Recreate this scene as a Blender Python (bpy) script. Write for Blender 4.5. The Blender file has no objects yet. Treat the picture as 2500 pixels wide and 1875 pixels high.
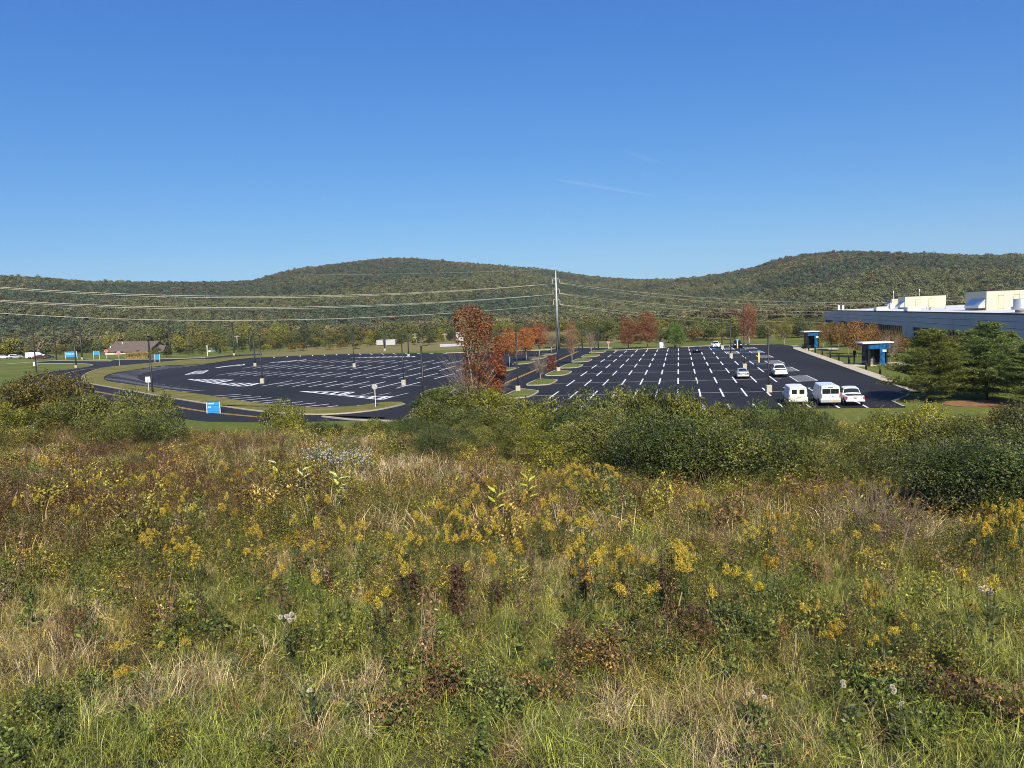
import bpy, bmesh, math, random
import numpy as np
from mathutils import Vector, Matrix

random.seed(7)
RNG = np.random.default_rng(7)
SC = bpy.context.scene
COL = SC.collection

# ------------------------------------------------------------------ camera model (photo pixels 2500 x 1875)
PITCH, ROLL, CAMH, FPX = 0.0905, 0.0406, 11.13, 1877.0
_f = np.array([0, math.cos(PITCH), -math.sin(PITCH)])
_r0 = np.array([1.0, 0, 0]); _u0 = np.array([0, math.sin(PITCH), math.cos(PITCH)])
_R = math.cos(ROLL)*_r0 - math.sin(ROLL)*_u0
_U = math.sin(ROLL)*_r0 + math.cos(ROLL)*_u0
def ray(u, v): return _f + (u-1250)/FPX*_R - (v-937.5)/FPX*_U
def G(u, v, z=0.0):
    d = ray(u, v); t = (z-CAMH)/d[2]; return np.array([d[0]*t, d[1]*t, z])
def atY(u, v, Y):
    d = ray(u, v); t = Y/d[1]; return np.array([d[0]*t, Y, CAMH+d[2]*t])
PHI = 0.2165                                   # heading of the lot grid
A_ = np.array([math.sin(PHI), math.cos(PHI)]); B_ = np.array([math.cos(PHI), -math.sin(PHI)])
def st(s, t, z=0.0):
    p = A_*s + B_*t; return np.array([p[0], p[1], z])

# ------------------------------------------------------------------ noise
def _hash(ix, iy, seed):
    n = (ix*374761393 + iy*668265263 + seed*974711) & 0x7fffffff
    n = ((n ^ (n >> 13))*1274126177) & 0x7fffffff
    return ((n ^ (n >> 16)) & 0xffff)/65535.0
def vnoise(x, y, seed=0):
    x = np.asarray(x, float); y = np.asarray(y, float)
    ix = np.floor(x).astype(np.int64); iy = np.floor(y).astype(np.int64)
    fx = x-ix; fy = y-iy; fx = fx*fx*(3-2*fx); fy = fy*fy*(3-2*fy)
    a = _hash(ix, iy, seed); b = _hash(ix+1, iy, seed); c = _hash(ix, iy+1, seed); d = _hash(ix+1, iy+1, seed)
    return (a*(1-fx)+b*fx)*(1-fy)+(c*(1-fx)+d*fx)*fy
def fbm(x, y, seed=0, o=4):
    s = 0; w = 0.5; tot = 0
    x = np.asarray(x, float); y = np.asarray(y, float)
    for k in range(o):
        s = s+w*vnoise(x*2**k, y*2**k, seed+k*17); tot += w; w *= .5
    return s/tot
def sstep(a, b, x):
    t = np.clip((np.asarray(x, float)-a)/(b-a), 0, 1); return t*t*(3-2*t)

# ------------------------------------------------------------------ terrain
_TY = [-40, -10, 0, 3, 6, 9, 12, 16, 20, 25, 30, 40, 50, 58, 66, 80, 2000]
_TZ = [9.0, 8.5, 8.2, 8.0, 7.74, 7.40, 6.98, 6.32, 5.6, 4.65, 3.75, 2.15, 0.95, .35, 0, 0, 0]
_LY = [-40, -10, 0, 3, 6, 9, 12, 16, 20, 25, 30, 36, 42, 50, 58, 66, 74, 2000]
_LZ = [9.0, 8.5, 8.2, 8.04, 7.84, 7.58, 7.30, 6.95, 6.58, 6.12, 5.72, 5.25, 4.6, 3.2, 1.5, .35, 0, 0]
def terr(x, y):
    x = np.asarray(x, float); y = np.asarray(y, float)
    k = 1-sstep(-3, 7, x)                                   # the slope has a flatter brow on the left
    z = np.interp(y, _TY, _TZ)*(1-k)+np.interp(y, _LY, _LZ)*k
    side = 2.2*sstep(14, 42, -x)*sstep(12, 40, y)*(1-sstep(50, 86, y+np.clip(-x-34, 0, 60)*.55))
    bump = (fbm(x*.35, y*.35, 5)-.5)*.8*(1-sstep(45, 64, y))
    return z+side+bump*sstep(4, 26, y) + (fbm(x*.9, y*.9, 9)-.5)*.22*(1-sstep(45, 62, y))
def T(u, v, dz=0.0):
    d = ray(u, v)
    lo = 1.0
    ys = np.concatenate([np.arange(1.5, 30, .05), np.arange(30, 120, .2)])
    tt = ys/d[1]; zz = CAMH+d[2]*tt - terr(d[0]*tt, ys) - dz
    k = np.argmax(zz < 0) if (zz < 0).any() else len(ys)-1
    x, y = d[0]*tt[k], ys[k]
    return np.array([x, y, float(terr(x, y))])

# ------------------------------------------------------------------ objects
def tag(o, label=None, cat=None, group=None, kind=None):
    if label: o['label'] = label
    if cat: o['category'] = cat
    if group: o['group'] = group
    if kind: o['kind'] = kind
    return o
def empty(name, loc=(0, 0, 0), rz=0.0):
    o = bpy.data.objects.new(name, None); COL.objects.link(o)
    o.location = tuple(float(c) for c in loc); o.rotation_euler = (0, 0, rz); o.empty_display_size = .3
    return o
def link(name, me, mat=None, parent=None):
    o = bpy.data.objects.new(name, me); COL.objects.link(o)
    if mat is not None:
        me.materials.clear(); me.materials.append(mat)
    if parent is not None: o.parent = parent
    return o
def copy_tree(o, parent=None):
    c = o.copy(); COL.objects.link(c)
    if parent is not None: c.parent = parent
    for ch in list(o.children): copy_tree(ch, c)
    return c
class MB:
    """collects shapes for ONE mesh"""
    def __init__(s): s.v = []; s.f = []; s.sm = []
    def add(s, vs, fs, smooth=False):
        n = len(s.v); s.v += [tuple(map(float, p)) for p in vs]
        s.f += [tuple(i+n for i in f) for f in fs]; s.sm += [smooth]*len(fs)
    def box(s, x0, x1, y0, y1, z0, z1, bev=0.0):
        if bev > 0:
            bm = bmesh.new(); bmesh.ops.create_cube(bm, size=1)
            for v in bm.verts:
                v.co = Vector(((x0+x1)/2+v.co.x*(x1-x0), (y0+y1)/2+v.co.y*(y1-y0), (z0+z1)/2+v.co.z*(z1-z0)))
            bmesh.ops.bevel(bm, geom=list(bm.edges), offset=bev, segments=2, affect='EDGES', profile=.6)
            bm.verts.index_update()
            s.add([v.co for v in bm.verts], [[v.index for v in f.verts] for f in bm.faces]); bm.free(); return
        s.add([(x0,y0,z0),(x1,y0,z0),(x1,y1,z0),(x0,y1,z0),(x0,y0,z1),(x1,y0,z1),(x1,y1,z1),(x0,y1,z1)],
              [(0,3,2,1),(4,5,6,7),(0,1,5,4),(1,2,6,5),(2,3,7,6),(3,0,4,7)])
    def prism(s, pts, z0, z1):
        n = len(pts); vs = [(p[0], p[1], z0) for p in pts]+[(p[0], p[1], z1) for p in pts]
        s.add(vs, [tuple(range(n))[::-1], tuple(range(n, 2*n))]+[(i, (i+1) % n, n+(i+1) % n, n+i) for i in range(n)])
    def quad(s, a, b, c, d): s.add([a, b, c, d], [(0, 1, 2, 3)])
    def tube(s, pts, rad, n=6, cap=True):
        pts = [np.array(p, float) for p in pts]
        if not hasattr(rad, '__len__'): rad = [rad]*len(pts)
        vs = []; fs = []
        ref = None
        for i, p in enumerate(pts):
            d = pts[min(i+1, len(pts)-1)]-pts[max(i-1, 0)]; d = d/(np.linalg.norm(d)+1e-9)
            if ref is None: ref = np.array([1, 0, 0]) if abs(d[0]) < .9 else np.array([0, 1, 0])
            x = ref-d*ref.dot(d); x /= np.linalg.norm(x)+1e-9; y = np.cross(d, x); ref = x
            for k in range(n):
                a = 2*math.pi*k/n; vs.append(p+rad[i]*(math.cos(a)*x+math.sin(a)*y))
        for i in range(len(pts)-1):
            for k in range(n):
                fs.append((i*n+k, i*n+(k+1) % n, (i+1)*n+(k+1) % n, (i+1)*n+k))
        if cap: fs.append(tuple(range(n))[::-1]); fs.append(tuple(range((len(pts)-1)*n, len(pts)*n)))
        s.add(vs, fs, True)
    def lathe(s, prof, n=20, axis='z', c=(0, 0, 0)):
        vs = []; fs = []
        for r, h in prof:
            for k in range(n):
                a = 2*math.pi*k/n
                if axis == 'z': vs.append((c[0]+r*math.cos(a), c[1]+r*math.sin(a), c[2]+h))
                else: vs.append((c[0]+h, c[1]+r*math.cos(a), c[2]+r*math.sin(a)))
        for i in range(len(prof)-1):
            for k in range(n): fs.append((i*n+k, i*n+(k+1) % n, (i+1)*n+(k+1) % n, (i+1)*n+k))
        fs.append(tuple(range(n))[::-1]); fs.append(tuple(range((len(prof)-1)*n, len(prof)*n)))
        s.add(vs, fs, True)
    def mesh(s, name='m'):
        me = bpy.data.meshes.new(name); me.from_pydata(s.v, [], s.f)
        me.polygons.foreach_set('use_smooth', s.sm); me.update()
        return me
    def build(s, name, mat, parent=None): return link(name, s.mesh(name), mat, parent)
def quads_mesh(name, V, val=None, smooth=False):
    """V: (n,4,3) quads; val: per-quad value stored as the attribute v"""
    n = len(V); me = bpy.data.meshes.new(name)
    me.vertices.add(4*n); me.vertices.foreach_set('co', np.ascontiguousarray(V, np.float32).ravel())
    me.loops.add(4*n); me.loops.foreach_set('vertex_index', np.arange(4*n, dtype=np.int32))
    me.polygons.add(n); me.polygons.foreach_set('loop_start', np.arange(0, 4*n, 4, dtype=np.int32))
    if val is not None:
        a = me.attributes.new('v', 'FLOAT', 'POINT'); a.data.foreach_set('value', np.repeat(np.asarray(val, np.float32), 4))
    me.update(calc_edges=True)
    return me
def text_mesh(body, size, parent, mat, loc, rot, name='lettering'):
    cu = bpy.data.curves.new('t', 'FONT'); cu.body = body; cu.size = size; cu.align_x = 'CENTER'; cu.align_y = 'CENTER'
    cu.extrude = .004
    o = bpy.data.objects.new('t', cu); COL.objects.link(o)
    dg = bpy.context.evaluated_depsgraph_get(); dg.update()
    me = bpy.data.meshes.new_from_object(o.evaluated_get(dg))
    bpy.data.objects.remove(o); bpy.data.curves.remove(cu)
    r = link(name, me, mat, parent); r.location = loc; r.rotation_euler = rot
    return r

# ------------------------------------------------------------------ materials
def newmat(name):
    m = bpy.data.materials.new(name); m.use_nodes = True
    nt = m.node_tree; nt.nodes.clear()
    out = nt.nodes.new('ShaderNodeOutputMaterial')
    return m, nt, out
def N(nt, t, **kw):
    n = nt.nodes.new(t)
    for k, v in kw.items():
        if k.startswith('i_'):
            n.inputs[k[2:].replace('_', ' ')].default_value = v
        else: setattr(n, k, v)
    return n
def ramp(nt, cols, pos=None):
    r = nt.nodes.new('ShaderNodeValToRGB'); e = r.color_ramp.elements
    pos = pos or [i/(len(cols)-1) for i in range(len(cols))]
    while len(e) < len(cols): e.new(.5)
    for i, c in enumerate(cols): e[i].position = pos[i]; e[i].color = (*c, 1)
    return r
def mat(name, col, rough=.6, metal=0.0, noise=.12, scale=3.0, bump=0.0, spec=.4, coat=0.0):
    """plain painted / concrete / metal surface with a little procedural variation"""
    m, nt, out = newmat(name); L = nt.links
    b = N(nt, 'ShaderNodeBsdfPrincipled'); b.inputs['Roughness'].default_value = rough; b.inputs['Metallic'].default_value = metal
    b.inputs['Specular IOR Level'].default_value = spec; b.inputs['Coat Weight'].default_value = coat
    tc = N(nt, 'ShaderNodeTexCoord'); nz = N(nt, 'ShaderNodeTexNoise'); nz.inputs['Scale'].default_value = scale; nz.inputs['Detail'].default_value = 6
    L.new(tc.outputs['Object'], nz.inputs['Vector'])
    lo = tuple(c*(1-noise) for c in col); hi = tuple(min(1, c*(1+noise)) for c in col)
    r = ramp(nt, [lo, hi], [.3, .7]); L.new(nz.outputs['Fac'], r.inputs['Fac']); L.new(r.outputs['Color'], b.inputs['Base Color'])
    if bump:
        bp = N(nt, 'ShaderNodeBump'); bp.inputs['Strength'].default_value = bump; bp.inputs['Distance'].default_value = .02
        n2 = N(nt, 'ShaderNodeTexNoise'); n2.inputs['Scale'].default_value = scale*12; n2.inputs['Detail'].default_value = 4
        L.new(tc.outputs['Object'], n2.inputs['Vector']); L.new(n2.outputs['Fac'], bp.inputs['Height']); L.new(bp.outputs['Normal'], b.inputs['Normal'])
    L.new(b.outputs[0], out.inputs[0])
    return m
def foliage(name, cols, pos=None, inst=False, transl=.25, rough=.65, objcol=False, hue=.0):
    """leaf material: ramp over the per-leaf attribute v, tinted per instance or per object"""
    m, nt, out = newmat(name); L = nt.links
    at = N(nt, 'ShaderNodeAttribute', attribute_name='v'); r = ramp(nt, cols, pos); L.new(at.outputs['Fac'], r.inputs['Fac'])
    c = r.outputs['Color']
    if inst or objcol:
        mx = N(nt, 'ShaderNodeMix', data_type='RGBA', blend_type='MULTIPLY'); mx.inputs[0].default_value = 1
        L.new(c, mx.inputs[6])
        if inst:
            a2 = N(nt, 'ShaderNodeAttribute', attribute_name='col', attribute_type='INSTANCER'); L.new(a2.outputs['Color'], mx.inputs[7])
        else:
            oi = N(nt, 'ShaderNodeObjectInfo'); L.new(oi.outputs['Color'], mx.inputs[7])
        c = mx.outputs[2]
    b = N(nt, 'ShaderNodeBsdfPrincipled'); b.inputs['Roughness'].default_value = rough; b.inputs['Specular IOR Level'].default_value = .25
    L.new(c, b.inputs['Base Color'])
    if transl > 0:
        t = N(nt, 'ShaderNodeBsdfTranslucent'); L.new(c, t.inputs['Color'])
        ms = N(nt, 'ShaderNodeMixShader'); ms.inputs[0].default_value = transl
        L.new(b.outputs[0], ms.inputs[1]); L.new(t.outputs[0], ms.inputs[2]); L.new(ms.outputs[0], out.inputs[0])
    else: L.new(b.outputs[0], out.inputs[0])
    return m

# ------------------------------------------------------------------ scatter (stuff): points mesh + geometry nodes
def scatter(name, pts, rot, scale, idx, col, protos, label, cat, rots_full=None):
    n = len(pts)
    me = bpy.data.meshes.new(name); me.vertices.add(n); me.vertices.foreach_set('co', np.asarray(pts, np.float32).ravel())
    R3 = np.zeros((n, 3), np.float32); R3[:, 2] = rot
    if rots_full is not None: R3[:, :2] = rots_full
    for nm, ty, data, key in (('rot', 'FLOAT_VECTOR', R3, 'vector'), ('scl', 'FLOAT', np.asarray(scale, np.float32), 'value'),
                              ('idx', 'INT', np.asarray(idx, np.int32), 'value')):
        a = me.attributes.new(nm, ty, 'POINT'); a.data.foreach_set(key, np.ascontiguousarray(data).ravel())
    c4 = np.ones((n, 4), np.float32); c4[:, :3] = col
    a = me.attributes.new('col', 'FLOAT_COLOR', 'POINT'); a.data.foreach_set('color', c4.ravel())
    me.update()
    o = link(name, me)
    ng = bpy.data.node_groups.new(name+'_scatter', 'GeometryNodeTree')
    ng.interface.new_socket('Geometry', in_out='INPUT', socket_type='NodeSocketGeometry')
    ng.interface.new_socket('Geometry', in_out='OUTPUT', socket_type='NodeSocketGeometry')
    gi = ng.nodes.new('NodeGroupInput'); go = ng.nodes.new('NodeGroupOutput')
    g2i = ng.nodes.new('GeometryNodeGeometryToInstance'); iop = ng.nodes.new('GeometryNodeInstanceOnPoints')
    for pm in protos:
        po = bpy.data.objects.new(pm.name, pm)
        oi = ng.nodes.new('GeometryNodeObjectInfo'); oi.inputs['Object'].default_value = po; oi.inputs['As Instance'].default_value = False
        ng.links.new(oi.outputs['Geometry'], g2i.inputs[0])
    def na(nm, ty):
        k = ng.nodes.new('GeometryNodeInputNamedAttribute'); k.data_type = ty; k.inputs['Name'].default_value = nm
        return [s for s in k.outputs if s.enabled and s.name == 'Attribute'][0]
    ng.links.new(gi.outputs[0], iop.inputs['Points']); ng.links.new(g2i.outputs[0], iop.inputs['Instance'])
    iop.inputs['Pick Instance'].default_value = True
    ng.links.new(na('idx', 'INT'), iop.inputs['Instance Index'])
    ng.links.new(na('rot', 'FLOAT_VECTOR'), iop.inputs['Rotation'])
    ng.links.new(na('scl', 'FLOAT'), iop.inputs['Scale'])
    ng.links.new(iop.outputs[0], go.inputs[0])
    md = o.modifiers.new('scatter', 'NODES'); md.node_group = ng
    tag(o, label, cat, None, 'stuff')
    return o
# ================================================================== leaf, grass and tree builders
def unit(v): return v/(np.linalg.norm(v, axis=-1, keepdims=True)+1e-9)
def leaf_quads(rng, c, size, ratio=.5, up=.35, outward=None, along=None, rnd=.6):
    n = len(c)
    d = rng.normal(size=(n, 3)) if along is None else along+rng.normal(size=(n, 3))*.35
    d = unit(d)
    nn = rng.normal(size=(n, 3)); nn[:, 2] = np.abs(nn[:, 2])+up
    if outward is not None: nn = nn*rnd+outward
    w = unit(np.cross(nn, d))
    s = (size*rng.uniform(.65, 1.35, n))[:, None] if np.isscalar(size) else (size*rng.uniform(.75, 1.25, n))[:, None]
    return np.stack([c-d*s*.5, c+w*s*ratio*.5, c+d*s*.5, c-w*s*ratio*.5], 1)
def lobe_points(rng, lobes, n, shell=.4, gap=.0, gscale=1.2, seed=1, idx=False):
    """points in the outer shells of overlapping lobes, with noise gaps"""
    L = np.array(lobes, float); area = (L[:, 3]*L[:, 4]+L[:, 4]*L[:, 5]+L[:, 3]*L[:, 5]); p = area/area.sum()
    m = int(n*(1.6+gap*2)); k = rng.choice(len(L), m, p=p)
    u = unit(rng.normal(size=(m, 3)))
    r = 1-shell*rng.random(m)**1.6
    q = L[k, :3]+u*L[k, 3:6]*r[:, None]*(1+.10*rng.normal(size=(m, 1)))
    inside = np.zeros(m, bool)
    for l in L:
        e = (((q-l[:3])/(l[3:6]*.62))**2).sum(1); inside |= e < 1
    keep = ~inside | (rng.random(m) < .12)
    if gap > 0:
        g = vnoise(q[:, 0]*gscale+q[:, 2]*.7, q[:, 1]*gscale-q[:, 2]*gscale, seed)
        keep &= g > gap*rng.uniform(.5, 1.2, m)
    q = q[keep]; u = u[keep]
    return (q[:n], u[:n], k[keep][:n]) if idx else (q[:n], u[:n])
def limb_tubes(mb, rng, base, top_pts, r0, n=5):
    """trunk splitting into limbs that reach the given points"""
    base = np.array(base, float); c = np.mean(top_pts, axis=0)
    fork = base+(c-base)*.45
    mb.tube([base, base+(fork-base)*.5+rng.normal(size=3)*r0*.4, fork], [r0, r0*.82, r0*.66], 7)
    for p in top_pts:
        p = np.array(p, float); s = fork+(base-fork)*rng.uniform(0, .35); mid = (s+p)/2+rng.normal(size=3)*np.linalg.norm(p-s)*.07
        rr = r0*rng.uniform(.3, .5)
        mb.tube([s, mid, p], [rr, rr*.6, rr*.18], n, False)
        for _ in range(3):
            t = rng.uniform(.35, .95); a = s+(p-s)*t; e = a+unit(rng.normal(size=3)+np.array([0, 0, .6]))*np.linalg.norm(p-s)*.38
            mb.tube([a, (a+e)/2+rng.normal(size=3)*.03, e], [rr*.35, rr*.22, rr*.08], 4, False)
def tree_meshes(name, seed, H, W, nleaf, leaf, trunk_h=.22, shape='round', gap=.25, nl=14, r0=None, shell=.5):
    """returns (trunk mesh, crown mesh) of a broad-leaved tree standing on the origin"""
    rng = np.random.default_rng(seed); lobes = []
    for i in range(nl):
        t = (i+.5)/nl; a = i*2.4+rng.uniform(-.5, .5)
        if shape == 'round':   z = trunk_h+ (1-trunk_h)*(.18+.7*t); rad = W/2*math.sin(math.pi*(.18+.72*t))*.62*rng.uniform(.6, 1.1)
        elif shape == 'oval':  z = trunk_h+(1-trunk_h)*(.12+.78*t); rad = W/2*math.sin(math.pi*(.12+.80*t))**.8*.55*rng.uniform(.6, 1.1)
        elif shape == 'vase':  z = trunk_h+(1-trunk_h)*(.1+.8*t); rad = W/2*(.25+.75*t)*.6*rng.uniform(.5, 1.1)
        elif shape == 'wide':  z = trunk_h+(1-trunk_h)*(.25+.5*t); rad = W/2*.68*rng.uniform(.5, 1.1)
        lr = W*rng.uniform(.15, .25)
        lobes.append((math.cos(a)*rad, math.sin(a)*rad, z*H, lr, lr, lr*rng.uniform(.7, 1.05)*(min(1.3, H/W))))
    q, u = lobe_points(rng, lobes, nleaf, shell, gap, 6.0/W, seed)
    zmax = np.percentile(q[:, 2], 99.3); q[:, 2] *= H/zmax
    V = leaf_quads(rng, q, leaf, .62, .3, u*1.2, None, .7)
    val = np.clip(rng.normal(.5, .15, len(q))+.35*(vnoise(q[:, 0]*1.1/W*6, q[:, 2]*1.1/W*6, seed+3)-.5), 0, 1)
    cm = quads_mesh(name+'_crown', V, val)
    mb = MB(); tops = [l[:3] for l in lobes[::2]]
    limb_tubes(mb, rng, (0, 0, -.15), tops, r0 or H*.022)
    return mb.mesh(name+'_trunk'), cm
def bush_meshes(name, seed, H, W, nleaf, leaf, gap=.25, twigs=30, nl=12):
    rng = np.random.default_rng(seed); lobes = []
    for i in range(nl):
        a = rng.uniform(0, 6.28); rr = W/2*math.sqrt(rng.random())*.72; h = H*(rng.uniform(.34, .82)*(1-.6*(rr/(W/2))**2))
        lr = W*rng.uniform(.13, .23); lobes.append((math.cos(a)*rr, math.sin(a)*rr*.85, h, lr, lr, lr*rng.uniform(.65, 1.0)))
    q, u, li = lobe_points(rng, lobes, int(nleaf*1.25), .36, gap*.7, 9.0/W, seed, True)
    k = (q[:, 2] > .02) & (u[:, 2] > -.25+.22*rng.normal(size=len(q))); q = q[k]; u = u[k]; li = li[k]
    q[:, 2] *= H*.97/np.percentile(q[:, 2], 98); lr_ = rng.normal(0, .13, nl)
    mb = MB(); tw = []
    for i in range(twigs):
        l = lobes[rng.integers(nl)]; d = unit(np.array([rng.normal(), rng.normal(), abs(rng.normal())*1.1+.5]))
        s = np.array(l[:3])+d*l[3]*.5; e = s+d*l[3]*rng.uniform(.7, 1.25); e[2] = min(e[2], H*1.08); mid = (s+e)/2+rng.normal(size=3)*.04
        mb.tube([s, mid, e], [.010, .007, .003], 4, False)
        m = rng.integers(12, 30); t = rng.random(m)**.8
        tw.append(s+(e-s)*t[:, None]+rng.normal(size=(m, 3))*.045)
    for i in range(9):
        l = lobes[rng.integers(nl)]; b = np.array([rng.normal()*W*.06, rng.normal()*W*.06, -.15]); p = np.array(l[:3])
        mb.tube([b, (b+p)/2+rng.normal(size=3)*.12, p], [.03, .022, .012], 5, False)
    q2 = np.concatenate(tw) if tw else np.zeros((0, 3)); lv = np.concatenate([lr_[li], np.full(len(q2), .05)]); q = np.concatenate([q, q2]); u = np.concatenate([u, unit(rng.normal(size=q2.shape))])
    V = leaf_quads(rng, q, leaf, .55, .35, u*1.5, None, .75)
    val = np.clip(rng.normal(.46, .18, len(q))+lv+.5*(vnoise(q[:, 0]*2.2, q[:, 2]*2.2+q[:, 1], seed+3)-.5), 0, 1)
    return mb.mesh(name+'_stems'), quads_mesh(name+'_foliage', V, val)
def pine_meshes(name, seed, H, W, dens=1.0):
    rng = np.random.default_rng(seed); mb = MB(); mb.tube([(0, 0, -.2), (0, 0, H*.5), (0, 0, H*.97)], [H*.018, H*.012, .02], 7)
    Q = []; D = []; z = H*.06
    while z < H*.985:
        t = z/H; R = W/2*(1-t**1.35)**.62*rng.uniform(.7, 1.1)*(min(1, .7+t*2.2)); nb = rng.integers(3, 7); a0 = rng.uniform(0, 6.28)
        for k in range(nb):
            a = a0+k*6.283/nb+rng.normal()*.2; r = R*rng.uniform(.45, 1.2); lift = rng.uniform(.05, .65)
            e = np.array([math.cos(a)*r, math.sin(a)*r, z+r*lift]); s = np.array([0, 0, z])
            mid = (s+e)/2+np.array([0, 0, -.06*r]); mb.tube([s, mid, e], [.03, .02, .008], 4, False)
            m = int((10+r*44)*dens); tt = rng.random(m)**.42
            pt = s*(1-tt[:, None])**2+2*(mid*(1-tt[:, None])*tt[:, None])+e*tt[:, None]**2
            side = np.array([-math.sin(a), math.cos(a), 0]); off = rng.normal(size=(m, 1))*r*.15*(.3+tt[:, None])
            pt = pt+side*off+rng.normal(size=(m, 3))*[.1, .1, .07]
            Q.append(pt); D.append(unit(np.array([math.cos(a), math.sin(a), .55])+side*np.sign(off)*.5))
        z += H*rng.uniform(.018, .036)
    q = np.concatenate(Q); d = np.concatenate(D); n = len(q)
    qq = np.repeat(q, 5, 0); dd = np.repeat(d, 5, 0)+rng.normal(size=(n*5, 3))*.55
    V = leaf_quads(rng, qq+unit(dd)*.09, .24, .13, .3, None, unit(dd))
    val = np.clip(np.repeat(rng.normal(.5, .2, n), 5)+rng.normal(0, .1, n*5), 0, 1)
    return mb.mesh(name+'_trunk'), quads_mesh(name+'_needles', V, val)
def blades(rng, n, hmin, hmax, w, spread, bend, base=.12, seg=3):
    """grass blades: strips of seg quads, the last one narrow"""
    b = np.zeros((n, 3)); ang = rng.uniform(0, 6.28, n); rr = base*np.sqrt(rng.random(n)); b[:, 0] = np.cos(ang)*rr; b[:, 1] = np.sin(ang)*rr
    h = rng.uniform(hmin, hmax, n); a2 = rng.uniform(0, 6.28, n); lean = np.abs(rng.normal(0, spread, n)); bd = np.abs(rng.normal(bend, bend*.5, n))
    dirx = np.stack([np.cos(a2), np.sin(a2), np.zeros(n)], 1); side = np.stack([-np.sin(a2+rng.normal(0, .8, n)), np.cos(a2), np.zeros(n)], 1)
    P = []
    for k in range(seg+1):
        t = k/seg; th = lean+bd*t*t
        p = b+dirx*(h*t*np.sin(th))[:, None]; p[:, 2] += h*t*np.cos(np.minimum(th, 1.9)); P.append(p)
    Q = []
    for k in range(seg):
        w0 = w*(1-.15*k/seg) if k else w*.7; w1 = w*(1-.9*(k+1)/seg) if k == seg-1 else w*(1-.25*(k+1)/seg)
        Q.append(np.stack([P[k]-side*w0/2, P[k]+side*w0/2, P[k+1]+side*w1/2, P[k+1]-side*w1/2], 1))
    v = np.clip(rng.normal(.5, .22, n), 0, 1)
    return np.concatenate(Q), np.concatenate([v]*seg)
def stalk(rng, p0, p1, w, n=3, bend=.05):
    """thin stem as two crossed strips"""
    p0 = np.array(p0, float); p1 = np.array(p1, float); pts = [p0+(p1-p0)*k/n+(rng.normal(size=3)*bend*math.sin(math.pi*k/n)) for k in range(n+1)]
    Q = []
    for ax in (np.array([w/2, 0, 0]), np.array([0, w/2, 0])):
        for k in range(n): Q.append([pts[k]-ax, pts[k]+ax, pts[k+1]+ax*.8, pts[k+1]-ax*.8])
    return Q, pts
def herb(rng, h, nst, leaf, nleaf, ratio, spread, w=.008, stem_v=.1, bush=.0, top=0.0):
    """leafy weed: several stems carrying leaves; returns quads and values"""
    Q = []; V = []
    for k in range(nst):
        a = rng.uniform(0, 6.28); e = np.array([math.cos(a)*spread*rng.random(), math.sin(a)*spread*rng.random(), h*rng.uniform(.65, 1.05)])
        b = np.array([math.cos(a)*.04, math.sin(a)*.04, -.03]); q, pts = stalk(rng, b, e, w, 3, .03)
        Q += q; V += [stem_v]*len(q)
        m = int(nleaf*rng.uniform(.7, 1.3)); t = rng.random(m)**.7; c = b+(e-b)*t[:, None]
        aa = rng.uniform(0, 6.28, m); d = np.stack([np.cos(aa), np.sin(aa), rng.uniform(-.3, .8, m)], 1)
        sz = leaf*(1.15-.6*t)
        c = c+d*sz[:, None]*.5+rng.normal(size=(m, 3))*bush
        lq = leaf_quads(rng, c, sz, ratio, .8, None, unit(d)); Q += list(lq); V += list(np.clip(rng.normal(.55, .2, m), .15, 1))
        if top > 0:
            m2 = 26; c2 = e+rng.normal(size=(m2, 3))*[top*.35, top*.35, top*.6]
            Q += list(leaf_quads(rng, c2, top*.22, .6, .3)); V += list(rng.uniform(0, .12, m2))
    return np.array(Q, float), np.array(V)
def goldenrod_meshes(name, seed, h=1.0, plume=.17):
    rng = np.random.default_rng(seed); Q = []; V = []; F = []; FV = []
    for s in range(rng.integers(1, 3)):
        e = np.array([rng.normal()*.08, rng.normal()*.08, h*rng.uniform(.8, 1.0)]); b = np.array([rng.normal()*.05, rng.normal()*.05, -.05])
        q, pts = stalk(rng, b, e, .009, 4, .02); Q += q; V += [.15]*len(q)
        m = 46; t = .1+.88*rng.random(m)**.8; c = b+(e-b)*t[:, None]; aa = np.arange(m)*2.4; d = np.stack([np.cos(aa), np.sin(aa), rng.uniform(-.2, .7, m)], 1)
        sz = .13*(1.1-.65*t); c = c+d*sz[:, None]*.5
        Q += list(leaf_quads(rng, c, sz, .2, .8, None, unit(d))); V += list(np.clip(rng.normal(.55, .2, m), .2, 1))
        nb = rng.integers(9, 15)
        for k in range(nb):
            t = k/nb; z0 = e-(e-b)*(1-t)*plume*1.1/h; a = k*2.4+rng.normal()*.3; r = plume*(1-t*.75)*rng.uniform(.5, .85)
            tip = z0+np.array([math.cos(a)*r, math.sin(a)*r, r*.55]); mid = (z0+tip)/2+np.array([0, 0, r*.28])
            m = int(26+r*300); tt = rng.random(m); p = z0*((1-tt)**2)[:, None]+mid*(2*tt*(1-tt))[:, None]+tip*(tt**2)[:, None]+rng.normal(size=(m, 3))*.011
            p[:, 2] -= .35*r*(tt**3)
            F.append(leaf_quads(rng, p, .0145, .8, .8)); FV.append(np.clip(rng.normal(.55, .22, m), 0, 1))
    return quads_mesh(name+'_stalk', np.array(Q, float), np.array(V)), quads_mesh(name+'_flower', np.concatenate(F), np.concatenate(FV))

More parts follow.
